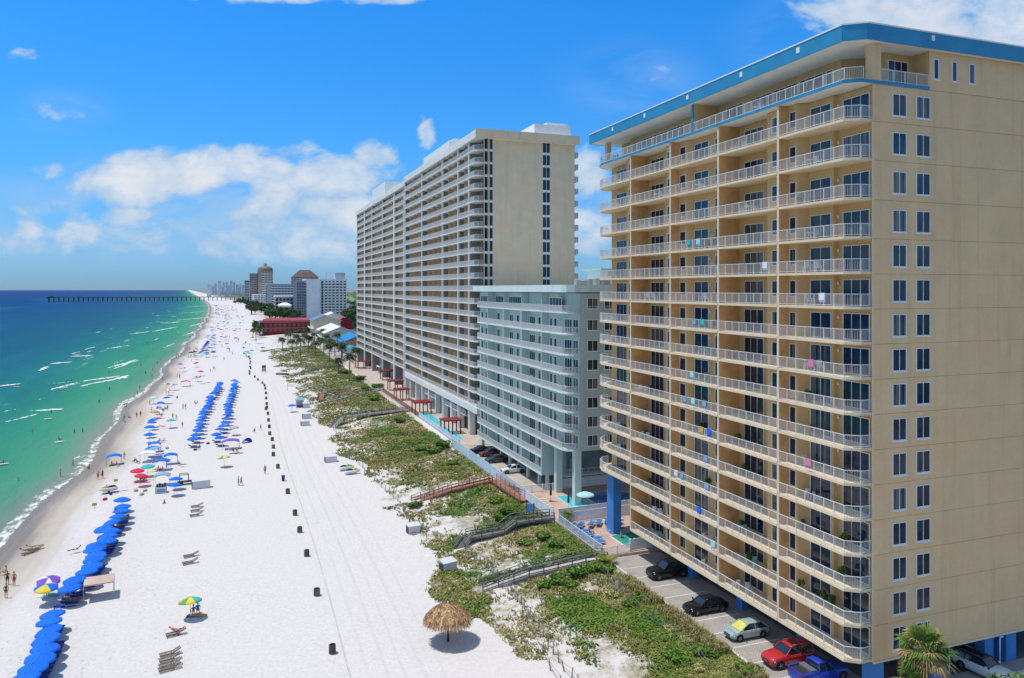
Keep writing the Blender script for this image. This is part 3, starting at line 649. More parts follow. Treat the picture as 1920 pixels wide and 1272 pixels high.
# party walls and glazing inside each balcony bay
dv = MB(); dk = MB(); gl = MB(); gf = MB()
for (ya, yb, xb) in sec:
    nu = max(1, round((yb-ya)/5.6)); u = (yb-ya)/nu; bx_ = xb+2.72
    for i in range(nu):
        y0 = ya+i*u
        if i: dv.box(xb+.4, y0-.1, ZT[0], bx_+.2, y0+.1, 70.7)
        if i % 2 == 0: frame_on(gf, gl, (bx_-.03, y0+u*.86), (bx_-.03, y0+u*.3), 0, .01, 1)
        for fl in range(21):
            z = ZT[fl]+.32
            gl.box(bx_-.09, y0+u*.08, z, bx_-.02, y0+u*(.94 if (i+sec.index((ya,yb,xb))) % 2 else .62), z+2.3)
            gf.box(bx_-.11, y0+u*.36, z, bx_-.085, y0+u*.38, z+2.25)
o = dv.build('party_wall', M('party wall stucco', (.58,.40,.25), .9, .12, .5), B3, world=True); o['kind'] = 'stuff'
o = gl.build('balcony_glazing', M('dim recess glazing', (.045,.06,.055), .35, .3, .3, spec=.15), B3, world=True); o['kind'] = 'stuff'; gf.build('glazing_frame', rail_white, o, world=True)
mb = MB(); mb.prism([(50.6,161),(76.2,161.4),(76.2,353.6),(52.1,353.6),(52.1,239.2),(50.6,239.2)], 70.82, 72.6); rf = mb.build('roof', crw, B3, world=True)
mb = MB(); mb.box(50.5, 160.95, 70.8, 76.4, 161.35, 72.8); mb.build('parapet', crm, rf, world=True)
for (xa, ya, xb, yb, h) in ((54,196,62,226,4.2),(56,199,60,203,5.4),(55,295,63,325,6.5),(66,164,75.4,176,3.0),(70,166,75.8,172,4.0),(53.5,262,60,285,1.0)): mb = MB(); mb.box(xa, ya, 72.61, xb, yb, 72.6+h); mb.build('plant_room', white, rf, world=True)
strip = M('dark strip glazing', (.012,.02,.035), .1, .3, .5, spec=.5)
for xa, xb in ((53.1,53.75),(54.35,55.05),(67.55,68.35),(68.5,69.3)):
    mf = MB(); mf.box(xa-.06, 162.53, ZT[0], xb+.06, 162.6, 70.6); o = mf.build('window_strip', crw, B3, world=True)
    for fl in range(21): mb = MB(); mb.box(xa, 162.5, ZT[fl]+.4, xb, 162.528, ZT[fl]+2.75); mb.build('pane', strip, o, world=True)
for fl in range(21):
    def mk():
        mb = MB(); mb.box(75.8-ox, 164-oy, 0, 77.4-ox, 352-oy, .25); rl = MB(); railing(rl, [(75.9-ox, 164-oy),(77.3-ox, 164-oy),(77.3-ox, 352-oy)], .25, post=3, bal=.5, bw=.2, pw=.2); return mb, [rl]
    if fl: rep.put('back', 'access_gallery', mk, (0,0,ZT[fl]-oz), crw, [('railing', rail_white)])
for y, x in ((162.2,52.4),(168,51.2),(177,51.2),(184,51.2),(192,51.2),(200,51.2),(208,51.2),(215.8,51.2),(224,51.2),(232,51.2),(239,51.2)):
    mb = MB(); mb.box(x-.1, y-.6, GROUND-.3, x+1.2, y+.6, 9.5); mb.build('pillar', crw, B3, world=True)
mb = MB(); mb.box(57, 164, GROUND-.3, 57.4, 353, 9.38); mb.build('podium_wall', M('podium stucco', (.42,.42,.40), .9, .2, .3), B3, world=True)
mb = MB(); mb.box(50.8, 161.0, 8.1, 51.2, 239, 9.58); mb.box(51.2, 161.0, 8.1, 76, 161.4, 9.58); mb.build('podium_beam', crw, B3, world=True)
mb = MB(); rl = MB()
for ya, yb in ((172,191),(200,214)): mb.box(51.4, ya, 6.0, 56.9, yb, 6.25); railing(rl, [(51.5,ya),(51.5,yb)], 6.25, bal=.4, bw=.14, post=2.4)
o = mb.build('mezzanine', crw, B3, world=True); rl.build('railing', rail_white, o, world=True)
# ------------------------------------------------------------------ paved ground behind the dune
def brickmat(name, c1, c2, mort, scale, rough=.85, bw=.5, rh=.25):
    m, k, b = newmat(name); pos = k.n('ShaderNodeNewGeometry').outputs['Position']
    t = k.n('ShaderNodeTexBrick', {'Vector': pos, 'Color1': (*c1,1), 'Color2': (*c2,1), 'Mortar': (*mort,1), 'Scale': scale, 'Mortar Size': .03, 'Brick Width': bw, 'Row Height': rh})
    n1 = k.noise(pos, .5, 5, .6); col = k.mix(k.mrange(n1, .35, .7, 0, .45), t.outputs[0], tuple(c*.55 for c in c1)); k.set(b.inputs['Base Color'], col)
    b.inputs['Roughness'].default_value = rough; k.set(b.inputs['Normal'], k.n('ShaderNodeBump', {'Strength': .4, 'Distance': .01, 'Height': t.outputs[1]}).outputs[0]); return m
paver = brickmat('grey concrete pavers', (.40,.365,.335), (.47,.43,.39), (.22,.20,.18), 1.6)
redbrick = brickmat('pink brick pavers', (.50,.30,.235), (.58,.38,.30), (.58,.50,.43), 1.3)
asph = M('worn asphalt', (.11,.112,.118), .95, .2, .3, .2, 20); linep = M('white line paint', (.72,.72,.70), .7, .12, 2)
concrete = M('pale concrete', (.58,.54,.49), .9, .12, .5, .15, 6); cop = M('pool coping', (.62,.58,.52), .8, .1, 2)
def sheet(name, poly, z, m): mb = MB(); mb.prism(poly, z-.3, z); return struct(name, mb, m)
sheet('parking_pavement', [(43.9,34),(80,34),(80,84.6),(43.9,84.6)], 2.33, paver)
sheet('garage_floor', [(51.5,48.6),(79,48.6),(79,84.5),(51.5,84.5)], 2.337, asph)
sheet('pool_deck', [(43.6,84.8),(80,84.8),(80,99.2),(43.6,99.2)], 2.6, redbrick)
sheet('pool_deck', [(43.7,99.6),(80,99.6),(80,116.2),(43.7,116.2)], 2.55, redbrick)
sheet('parking_pavement', [(43.7,116.4),(80,116.4),(80,155.5),(43.7,155.5)], 2.33, brickmat('tan pavers', (.50,.44,.37), (.56,.50,.43), (.3,.27,.23), 1.2))
sheet('terrace', [(45.5,155.7),(80,155.7),(80,372),(45.5,372)], 2.36, brickmat('terrace pavers', (.55,.44,.37), (.60,.50,.43), (.4,.35,.3), .8))
sheet('road', [(84,-40),(92,-40),(92,3000),(84,3000)], 2.3, asph)
mb = MB()
for y in [35+3.05*i for i in range(16)]: mb.quad((44.3,y-.06,2.342),(49.6,y-.06,2.342),(49.6,y+.06,2.342),(44.3,y+.06,2.342))
for y in [118+2.9*i for i in range(13)]: mb.quad((45,y-.06,2.342),(50,y-.06,2.342),(50,y+.06,2.342),(45,y+.06,2.342))
struct('parking_marking', mb, linep)
mb = MB(); mb.box(43.6,34,1.3,43.88,84.7,2.45); o = struct('kerb', mb, concrete)
mb = MB(); mb.box(58.2,44.5,2.3,80,46.9,2.44); struct('pavement', mb, concrete)
watm, kk, bb = newmat('pool water'); pz = kk.n('ShaderNodeNewGeometry').outputs['Position']
kk.set(bb.inputs['Base Color'], kk.mix(kk.noise(pz, 1.2, 4), (.02,.52,.62), (.10,.68,.75))); bb.inputs['Roughness'].default_value = .08
kk.set(bb.inputs['Normal'], kk.n('ShaderNodeBump', {'Strength': .25, 'Distance': .05, 'Height': kk.noise(pz, 3, 4)}).outputs[0])
pteal = M('green pool water', (.03,.34,.27), .08, .25, .8, .2, 3, spec=.5); pdeep = M('deep blue pool water', (.02,.16,.42), .08, .25, .5, .2, 3, spec=.5)
def pool(label, poly, z, m, rim=.35):
    t = thing('swimming_pool', label, 'pool', (poly[0][0], poly[0][1], z))
    cx = sum(p[0] for p in poly)/len(poly); cy = sum(p[1] for p in poly)/len(poly); mb = MB(); n = len(poly)
    out = []
    for x, y in poly: d = math.hypot(x-cx, y-cy); out.append((x+(x-cx)/d*rim, y+(y-cy)/d*rim))
    for i in range(n):
        j = (i+1) % n; a, b_, c, d = poly[i], poly[j], out[j], out[i]
        v = [(p[0],p[1],z-.2) for p in (a,b_,c,d)]+[(p[0],p[1],z+.09) for p in (a,b_,c,d)]
        mb.add(v, [(4,5,6,7),(0,1,5,4),(2,3,7,6)])
    mb.build('coping', cop, t, world=True)
    mb = MB(); mb.add([(x,y,z+.03) for x, y in poly], [list(range(n)) if sum(poly[i][0]*poly[(i+1)%n][1]-poly[(i+1)%n][0]*poly[i][1] for i in range(n)) > 0 else list(range(n))[::-1]])
    mb.build('water', m, t, world=True); return t
pl = pool('small green swimming pool half under the balconies of the beige block', [(48.0,87),(48.0,91.2),(52.5,92.2),(54.5,90.5),(54.5,87)], 2.6, pteal)
mb = MB(); mb.path([(48.6,86.75,2.6),(48.6,86.75,3.5),(48.6,87.2,3.5),(48.6,87.3,2.7)], .035); mb.path([(49.3,86.75,2.6),(49.3,86.75,3.5),(49.3,87.2,3.5),(49.3,87.3,2.7)], .035); mb.build('ladder', white, pl, world=True)
pool('shallow bright turquoise end pool beside the large blue pool', [(48.7,105.8),(51.6,105.2),(52.3,106.2),(52.0,111.2),(49.0,112.2)], 2.55, watm)
pool('large rounded deep blue pool at the foot of the pale green block', [(53.2,105)]+[(57.2+4.4*math.cos(R(a)), 108+4.0*math.sin(R(a))) for a in range(-100, 101, 20)]+[(53.2,111.6)], 2.55, pdeep)
pool('long narrow pool on the tower terrace behind the second boardwalk', [(46.8,183),(49.4,183),(49.4,203),(46.8,203)], 2.36, watm)
pool('long narrow pool on the tower terrace beside the nearest pergola', [(46.6,163),(48.4,163),(48.4,179),(46.6,179)], 2.36, watm)
# ------------------------------------------------------------------ fences
fence_w = M('white vinyl fence', (.76,.80,.82), .5, .06, .6); fence_b = M('pale blue fence', (.55,.68,.76), .6, .08, .5); wood_g = M('weathered grey wood', (.30,.27,.235), .9, .25, 1.5, .2, rand=.12); wood_r = M('red brown wood', (.36,.17,.115), .85, .2, 1.5, .2); wood_d = M('dark grey boards', (.16,.165,.16), .9, .25, 1.5, .2)
def fence(label, pts, h, m, step=2.2, solid=True, bal=.16, z=None, cat='fence', zb=.08):
    t = thing('fence', label, cat, (pts[0][0], pts[0][1], z if z is not None else gz(*pts[0])))
    for a, b_ in zip(pts, pts[1:]):
        L = math.hypot(b_[0]-a[0], b_[1]-a[1]); n = max(1, round(L/step)); dx, dy = (b_[0]-a[0])/L, (b_[1]-a[1])/L; mb = MB()
        for i in range(n):
            x0, y0 = a[0]+dx*L*i/n, a[1]+dy*L*i/n; x1, y1 = a[0]+dx*L*(i+1)/n, a[1]+dy*L*(i+1)/n
            z0 = z if z is not None else gz(x0, y0)
            p = MB(); p.box(x0-.06,y0-.06,z0-.1,x0+.06,y0+.06,z0+h+.08); p.lathe([(.1,h+.08),(.001,h+.17)], 4, (x0,y0,z0), False); p.build('post', m, t, world=True)
            if solid:
                mb.bar((x0,y0,z0+h/2+zb/2),(x1,y1,z0+h/2+zb/2), .035, h-zb)
                k_ = int(L/n/.3)
                for j in range(1, k_): q = j/k_; mb.bar((x0+(x1-x0)*q,y0+(y1-y0)*q,z0+.1),(x0+(x1-x0)*q,y0+(y1-y0)*q,z0+h-.02), .055, .02)
                mb.bar((x0,y0,z0+h),(x1,y1,z0+h), .07, .07)
            else:
                mb.bar((x0,y0,z0+h),(x1,y1,z0+h), .06, .06); mb.bar((x0,y0,z0+.15),(x1,y1,z0+.15), .05, .05)
                k_ = max(1, int(L/n/bal))
                for j in range(1, k_): q = j/k_; mb.box(x0+(x1-x0)*q-.02,y0+(y1-y0)*q-.02,z0+.15,x0+(x1-x0)*q+.02,y0+(y1-y0)*q+.02,z0+h, skip='tb')
        mb.build('panel', m, t, world=True)
    p = MB(); x0, y0 = pts[-1]; z0 = z if z is not None else gz(x0, y0); p.box(x0-.06,y0-.06,z0-.1,x0+.06,y0+.06,z0+h+.08); p.build('post', m, t, world=True)
    return t
fence('long pale blue fence between the dune and the car park of the green block', [(43.6,112.6),(43.6,156)], 1.9, fence_b, z=2.35)
fence('white fence beside the tan loungers of the green block pool', [(43.7,101.2),(43.65,112.2)], 1.5, fence_w, z=2.5)
fence('white picket fence along the dune side of the blue lounger deck', [(43.6,98.9),(43.5,85.0)], 1.3, fence_w, solid=False, z=2.6)
fence('tall white fence between the two pool decks', [(44.0,99.8),(64,101.0)], 1.8, fence_w, z=2.58)
fence('lower white fence just in front of the tall one between the pool decks', [(44.2,98.6),(60,99.3)], 1.5, fence_w, z=2.62)
fence('short white fence panel at the end of the small green pool', [(47.7,85.3),(52.5,85.6)], 1.5, fence_w, z=2.6)
fence('white railing across the brick deck by the small green pool', [(43.6,84.9),(47.6,85.2)], 1.0, fence_w, solid=False, z=2.6)
fence('white fence panels under the pale green block behind the pool', [(50.2,115.6),(66,115.9)], 1.8, fence_w, z=2.55)
fence('white cross fence between brick deck and green block car park', [(44.2,115.8),(50,115.8)], 1.3, fence_w, solid=False, z=2.4)
fence('brown picket fence along the dune side of the tower terrace', [(45.4,196),(45.4,248)], 1.2, wood_r, solid=False, z=2.4, bal=.3)
fence('pale fence between dune and tower terrace near the pergolas', [(45.4,156.5),(45.4,195)], 1.25, fence_b, z=2.4)
# ------------------------------------------------------------------ boardwalks over the dune
def boardwalk(label, pts, wd=1.5, m=None, rail=None, side=True, h=1.0, step=1.9, rh=1.0):
    m = m or wood_g; rail = rail or wood_d
    t = thing('boardwalk', label, 'boardwalk', pts[0]); dk = MB(); 
    for (a, b_) in zip(pts, pts[1:]):
        a = Vector(a); b_ = Vector(b_); d = b_-a; L = d.length; d.normalize(); nx = Vector((-d.y, d.x, 0)).normalized()*(wd/2)
        k_ = max(1, int(L/.16))
        for i in range(k_):
            c = a+d*(L*(i+.5)/k_); dk.bar(c-nx, c+nx, L/k_*.9, .05)
        dk.bar(a-nx*.9-Vector((0,0,.14)), b_-nx*.9-Vector((0,0,.14)), .08, .2); dk.bar(a+nx*.9-Vector((0,0,.14)), b_+nx*.9-Vector((0,0,.14)), .08, .2)
    dk.build('deck', m, t, world=True)
    for sgn in (-1, 1):
        rl = MB()
        for si, (a, b_) in enumerate(zip(pts, pts[1:])):
            a = Vector(a); b_ = Vector(b_); d = b_-a; L = d.length; d.normalize(); nx = Vector((-d.y, d.x, 0)).normalized()*(wd/2+.03)*sgn; up_ = Vector((0,0,1))
            rl.bar(a+nx+up_*rh, b_+nx+up_*rh, .14, .05); rl.bar(a+nx+up_*rh*.55, b_+nx+up_*rh*.55, .05, .12); rl.bar(a+nx+up_*.15, b_+nx+up_*.15, .05, .12)
            k_ = max(1, round(L/step))
            for i in range(k_+(si == len(pts)-2)):
                c = a+d*(L*i/k_)+nx; p = MB(); g = gz(c.x, c.y); p.box(c.x-.055,c.y-.055,min(g-.3, c.z-.3),c.x+.055,c.y+.055,c.z+rh-.03); p.build('post', rail, t, world=True)
        rl.build('handrail', rail, t, world=True)
    return t
boardwalk('grey wooden boardwalk sloping from the beach to the blue lounger deck, nearest dune crossing', [(27.2,84.6,.75),(33,84.4,2.0),(40.5,84.3,2.65),(43.4,84.2,2.65)], 1.5, M('pale bleached decking', (.50,.47,.45), .9, .2, 1.5, .2))
boardwalk('dark grey boardwalk with steps ending at the white corner fence between the pool decks', [(28.6,98.6,.7),(30.3,100.2,1.7),(35.4,100.5,1.9),(37.4,100.9,2.9),(43.4,101.0,2.9)], 1.7, wood_d)
boardwalk('red brown boardwalk with a dogleg below the green block car park', [(27.4,122,1.0),(34,123.2,2.2),(42.2,124.6,2.9),(42.6,117,2.8),(43.0,111.2,2.7)], 1.5, wood_r, wood_r)
boardwalk('grey boardwalk with a stepped seaward end in front of the nearest pergola', [(23.0,197,.5),(26.6,203,2.3),(33,204.6,2.5),(45,206,2.8)], 1.7, MATS['pale bleached decking'])
boardwalk('weathered boardwalk beside the reddish landing, farther along the tower dune', [(24.2,239.5,.7),(28,241,1.3),(46,252.5,2.6)], 1.5, MATS['pale bleached decking'])
boardwalk('short reddish landing stage with rails at the beach end of the tower dune', [(24.6,241.8,1.4),(26.4,256,1.8),(36,256.5,2.1)], 1.8, wood_r, wood_g)
boardwalk('low thin walkway crossing the far dune beside the tall palms', [(20,318,.6),(33,330,1.9),(44,334,2.4)], 1.3)
# ------------------------------------------------------------------ dune post fences
wire_m = M('fence wire', (.22,.19,.16), .8, .1)
def dune_fence(label, px, n, h=1.25, lean=.12):
    P_ = [G(*p) if not isinstance(p, Vector) else p for p in px]; L = [0]
    for a, b_ in zip(P_, P_[1:]): L.append(L[-1]+(b_-a).length)
    t = thing('dune_fence', label, 'fence', P_[0]); last = None; wr = MB()
    for i in range(n):
        s_ = L[-1]*i/(n-1)
        for j in range(len(P_)-1):
            if s_ <= L[j+1]+1e-6: q = P_[j].lerp(P_[j+1], (s_-L[j])/(L[j+1]-L[j])); break
        z = gz(q.x, q.y); hh = h*random.uniform(.75, 1.1); top = Vector((q.x+random.gauss(0, lean), q.y+random.gauss(0, lean), z+hh))
        p = MB(); p.tube((q.x,q.y,z-.2), top, .06, .05, 6); p.build('post', wood_d, t, world=True)
        if last:
            for f in (.9, .5):
                a = last[0].lerp(last[1], f); b_ = Vector((q.x,q.y,z)).lerp(top, f); md = (a+b_)/2-Vector((0,0,.08)); wr.bar(a, md, .025); wr.bar(md, b_, .025)
        last = (Vector((q.x,q.y,z)), top)
    wr.build('wire', wire_m, t, world=True); return t
dune_fence('line of dark posts running from the nearest boardwalk toward the car park corner', [(930,1092),(975,1130),(1015,1190),(1060,1262),(1100,1310)], 17)
dune_fence('leaning grey posts on bare sand nearest the thatched umbrella', [(948,1085),(966,1125),(992,1180),(1010,1215),(1050,1290)], 9)
dune_fence('dark posts in the shrubs along the kerb of the beige block car park', [(1125,1075),(1160,1110),(1210,1160),(1275,1205),(1330,1262)], 12)
dune_fence('posts across the scrub between the two nearest boardwalks', [(880,1052),(905,1058),(928,1085),(945,1090)], 10)
dune_fence('posts standing in the dune behind the white boxes and jet skis', [(650,858),(668,866),(700,900),(745,940),(770,985),(800,1010)], 22)
dune_fence('double row of posts on the bare dune above the red brown boardwalk', [(740,838),(770,862),(800,905),(818,940)], 12)
dune_fence('posts along the base of the pale blue car park fence', [(800,815),(850,862),(890,905)], 12)
dune_fence('tumbledown fence running down the middle dune of the tower', [(604,770),(622,800),(640,830),(655,862)], 14, .9, .2)
dune_fence('grey posts across the tower dune near the reddish landing', [(600,762),(640,758),(680,752),(712,742)], 12, .9)
# ------------------------------------------------------------------ dune grass: thousands of tufts as one cover, and countable bushes
def leafmat(name, rgb, rgb2, trans=.25, rand=.15):
    m, k, b = newmat(name); co_ = k.n('ShaderNodeNewGeometry').outputs['Position']
    col = k.mix(k.mrange(k.noise(co_, .35, 4, .65), .35, .65), rgb, rgb2); col = k.mix(k.mrange(k.noise(co_, 3.5, 2), .35, .7, 0, .5), col, tuple(c*.55 for c in rgb))
    r = k.n('ShaderNodeObjectInfo').outputs['Random']; col = k.n('ShaderNodeHueSaturation', {'Color': col, 'Value': k.math('MULTIPLY_ADD', r, rand*2, 1-rand)}).outputs[0]
    k.set(b.inputs['Base Color'], col); b.inputs['Roughness'].default_value = .65; b.inputs['Specular IOR Level'].default_value = .25
    MATS[name] = m; return m
g_green = leafmat('green dune foliage', (.10,.215,.022), (.175,.28,.035)); g_olive = leafmat('olive dune grass', (.22,.25,.05), (.30,.31,.075)); g_straw = leafmat('straw coloured grass', (.46,.40,.16), (.54,.48,.24)); g_dark = leafmat('dark green foliage', (.035,.095,.02), (.065,.14,.025)); g_brown = leafmat('dry brown stems', (.25,.19,.08), (.32,.26,.13))
walk_lines = [((27.2,84.6),(43.4,84.2)),((28.6,98.6),(43.4,101)),((27.4,122),(42.2,124.6)),((42.2,124.6),(43,111)),((23,197),(45,206)),((24.2,239.5),(46,252.5)),((24.6,241.8),(26.4,256)),((26.4,256),(36,256.5))]
def on_walk(x, y):
    for (a, b_) in walk_lines:
        dx, dy = b_[0]-a[0], b_[1]-a[1]; t = max(0, min(1, ((x-a[0])*dx+(y-a[1])*dy)/(dx*dx+dy*dy)))
        if math.hypot(x-a[0]-t*dx, y-a[1]-t*dy) < 1.0: return True
    return False
gr = MB(); gn = 0
def tuft(x, y, z, h, n, m, spread, w=.035):
    gr.cur = m
    for _ in range(n):
        a = random.uniform(0, 6.283); l = h*random.uniform(.6, 1.2); ln = spread*random.uniform(.3, 1.2); ca_, sa = math.cos(a), math.sin(a)
        bx, by = x+random.gauss(0, spread*.4), y+random.gauss(0, spread*.4)
        wx, wy = -sa*w, ca_*w
        p1 = (bx+ca_*ln*.45, by+sa*ln*.45, z+l*.75); p2 = (bx+ca_*ln, by+sa*ln, z+l*.9)
        gr.add([(bx-wx,by-wy,z-.03),(bx+wx,by+wy,z-.03),(p1[0]+wx*.8,p1[1]+wy*.8,p1[2]),(p1[0]-wx*.8,p1[1]-wy*.8,p1[2]),p2], [(0,1,2,3),(3,2,4)])
def creeper(x, y, z, r, n, m):
    gr.cur = m
    for _ in range(n):
        a = random.uniform(0, 6.283); d = r*math.sqrt(random.random()); s_ = random.uniform(.07, .17); px_, py_ = x+d*math.cos(a), y+d*math.sin(a); pz_ = z+.05+.22*r*(1-(d/r)**2)*random.uniform(.4, 1.2)
        b_ = random.uniform(0, 6.283); tx, ty = math.cos(b_)*s_, math.sin(b_)*s_; tz = random.uniform(-.6, .6)*s_
        gr.add([(px_-tx,py_-ty,pz_-tz),(px_+ty,py_-tx,pz_+tz*.3),(px_+tx,py_+ty,pz_+tz),(px_-ty,py_+tx,pz_)], [(0,1,2,3)])
cnt = 0
def patch(x, y): return noise.noise(Vector((x*.11, y*.075, 2)))+.5*noise.noise(Vector((x*.33, y*.3, 7)))
for it in range(90000):
    u = random.random(); y = 40+ (u**2.1)*420
    e = dune_edge(y); x = random.uniform(e-1.2, 43.4)
    if on_walk(x, y): continue
    q = patch(x, y); inn = (x-e)/(43-e)                       # denser towards the buildings
    near_b = 1 if (y < 84 and inn > .45) or y > 150 else 0
    den = .28 + q*.9 + inn*.45 + (.14 if y > 128 else 0)
    if 104 < y < 150 and x < 37: den -= .22
    if y < 84 and inn < .5: den -= .20
    if y > 255 and x < e+9: den -= .15
    if random.random() > den: continue
    z = gz(x, y); far = y > 180; k_ = noise.noise(Vector((x*.16, y*.12, 20)))+.5*noise.noise(Vector((x*.5, y*.45, 3)))+random.gauss(0, .16)+(inn-.5)*.3
    n_ = 3 if far else 5; wz = .035+y*.00035
    if k_ > .25: creeper(x, y, z, .65*(1+y/320), (7 if far else 15), 0 if random.random() < .78 else 3)
    elif k_ > -.06: tuft(x, y, z, .30, n_+1, 1, .42, wz)
    elif k_ > -.30: tuft(x, y, z, .34, n_+1, 2 if random.random() < .45 else 1, .42, wz)
    else: tuft(x, y, z, .26, n_, 4 if random.random() < .35 else 2, .42, wz)
for i in range(2600):                # taller straw reeds along the car park kerb
    y = random.uniform(48, 80); x = 43.4-abs(random.gauss(0, 1.0))
    if noise.noise(Vector((y*.22, 3, 1))) > -.15: tuft(x, y, gz(x, y), .8, 5, random.choice((2,2,2,1,4)), .4, .03)
o = gr.build('dune_grass', [g_green, g_olive, g_straw, g_dark, g_brown]); tag(o, 'mixed green and straw coloured grass and creeper over the white dune', 'grass', kind='stuff')
def crown_mesh(name, rad, h, n, mats, leaf=.2, lumps=7, seed=1, wts=(5,2)):
    rnd = random.Random(seed); mb = MB(); cs = [(0,0,h*.5,.75)]
    for _ in range(lumps): a = rnd.uniform(0, 6.28); d = rad*rnd.uniform(.3, .75); cs.append((d*math.cos(a), d*math.sin(a), h*rnd.uniform(.3, .75), rnd.uniform(.35, .6)))
    for _ in range(n):
        cx, cy, cz, r = rnd.choice(cs); v = Vector((rnd.gauss(0,1), rnd.gauss(0,1), rnd.gauss(0,1))).normalized()*(rnd.random()**.35)
        p = Vector((cx+v.x*r*rad, cy+v.y*r*rad, max(.04, cz+v.z*r*h*.62))); s_ = leaf*rnd.uniform(.6, 1.3)
        a = Vector((rnd.gauss(0,1), rnd.gauss(0,1), rnd.gauss(0,.6))).normalized()*s_; b_ = a.cross(v if v.length > .1 else Vector((0,0,1))).normalized()*s_*.55
        mb.cur = rnd.choices(range(len(wts)), wts)[0]
        mb.add([tuple(p-a), tuple(p+b_), tuple(p+a), tuple(p-b_)], [(0,1,2,3)])
    return mb.mesh(name, mats)
bush_me = [crown_mesh('foliage', 1.2, 1.3, 900, [g_green, g_dark], .17, 7, i, (4,2)) for i in (1,2)]+[crown_mesh('foliage', 1.1, 1.1, 700, [g_olive, g_straw], .17, 6, 5, (3,2))]
tw = MB()
for i in range(6): a = i*1.05; tw.tube((0,0,-.1), (math.cos(a)*.5, math.sin(a)*.5, .6), .035, .015, 5)
twm = tw.mesh('stem', g_brown)
BUSH = []
for i, me in enumerate(bush_me):
    t = thing('bush', 'bush', 'bush', (0,0,0)); link('foliage', me, t); link('stem', twm, t); BUSH.append(t)
bpos = [(1408,1262,1.25,0,'rounded bright green bush at the kerb beside the red car'),(1330,1232,1.2,0,'green bush on the dune below the silver green hatchback'),(1262,1235,1.1,1,'dark green bush on the dune slope under the black saloon'),(1255,1185,.9,2,'olive scrub bush between dune posts and the black saloon'),
        (1180,1135,1.0,0,'green bush midway down the car park dune'),(1205,1128,1.0,1,'dark bush by the kerb below the black four-wheel drive'),(1150,1120,.9,2,'dry olive bush near the corner palm'),(1105,1072,1.2,0,'green bush under the fence end of the nearest boardwalk'),(1135,1072,1.0,0,'bush at the foot of the spiky corner palm'),(1085,1082,1.2,0,'green bush beside the nearest boardwalk deck'),(1050,1095,1.3,0,'broad green bush below the nearest boardwalk'),(1025,1102,1.1,1,'dark green bush at the lower side of the nearest boardwalk'),(1068,1100,1.0,0,'small green bush left of the corner palm scrub'),
        (1045,1025,1.1,0,'green bush along the white picket fence'),(1020,1010,1.2,0,'green bush below the steps of the dark boardwalk'),(985,1022,1.0,1,'green bush in the middle between the two nearest boardwalks'),(1060,1040,.9,2,'olive bush at the lower end of the picket fence'),(955,965,1.5,0,'dense bright bush between red brown and dark boardwalks'),(930,945,1.5,0,'bright green bush under the dogleg of the red brown boardwalk'),(970,978,1.3,1,'dark green bush at the uphill end of the dark boardwalk'),(940,975,1.2,0,'green bush on the slope above the dark boardwalk'),
        (830,840,1.8,0,'large green bush against the end of the pale blue fence'),(815,850,1.6,0,'broad bright green bush on the dune below the pale blue fence'),(795,845,1.6,1,'dark green bush beside the pale blue fence bushes'),(850,872,1.2,0,'green bush part way along the pale blue fence'),(780,950,1.0,1,'dark bush at the beach end of the red brown boardwalk'),(900,1010,.9,1,'bush at the foot of the dark boardwalk steps'),
        (706,727,2.2,0,'green bush by the tower boardwalk head'),(672,712,2.2,0,'dense green bush on the tower dune'),(650,701,2.2,0,'green bush low on the tower dune near the palms'),(684,731,2.0,1,'dark green bush on the tower dune slope'),(702,752,2.0,0,'green bush above the reddish landing'),(752,792,1.5,0,'bush below the nearest pergola'),(1310,1258,.8,2,'straw coloured bush at the lower edge of the car park dune'),(1285,1205,.9,2,'dry bush against the kerb opposite the silver green hatchback')]
for (px, py, sc, kd, lb) in bpos: o = put(BUSH[kd], G(px, py)-Vector((0,0,.05)), random.uniform(0,6), lb, 'bushes on the dune', sc*.95); o.scale = (sc*random.uniform(.8,1.1), sc*random.uniform(.8,1.1), sc*random.uniform(.5,.75))
# ------------------------------------------------------------------ palms
trunk_m = M('palm trunk fibre', (.26,.19,.125), .95, .35, 3, .5, 12); frond_g = leafmat('palm frond green', (.10,.19,.03), (.17,.26,.05)); frond_y = leafmat('dry palm frond', (.36,.24,.09), (.46,.34,.15)); frond_d = leafmat('far palm frond', (.035,.075,.025), (.055,.10,.03))
def fan_crown(name, r, n, mats, seed, blades=20, dry=.4):
    rnd = random.Random(seed); mb = MB()
    for i in range(n):
        a = rnd.uniform(0, 6.283); el_ = rnd.uniform(-.9, 1.35); mb.cur = 1 if (el_ < .1 and rnd.random() < dry*2) or rnd.random() < .12 else 0
        d = Vector((math.cos(a)*math.cos(el_), math.sin(a)*math.cos(el_), math.sin(el_))); st = d*r*rnd.uniform(.4, .58)+Vector((0,0,-.12*r)); sd_ = Vector((-math.sin(a), math.cos(a), 0)); up_ = sd_.cross(d)
        mb.bar((0,0,0), st, .04, .03, False)
        for j in range(blades):
            t = (j/(blades-1)-.5)*3.6; dr = (d*math.cos(t)+sd_*math.sin(t)+up_*.10*rnd.uniform(-1,1)).normalized(); L = r*.62*(1-.25*abs(t)/1.8)*rnd.uniform(.85, 1.1)
            mid = st+dr*L*.55; tip = st+dr*L+Vector((0,0,-.28*L*rnd.uniform(.6,1.4))); wv = dr.cross(up_).normalized()*.045*r/2
            mb.add([tuple(st), tuple(mid+wv), tuple(tip), tuple(mid-wv)], [(0,1,2,3)])
    return mb.mesh(name, mats)
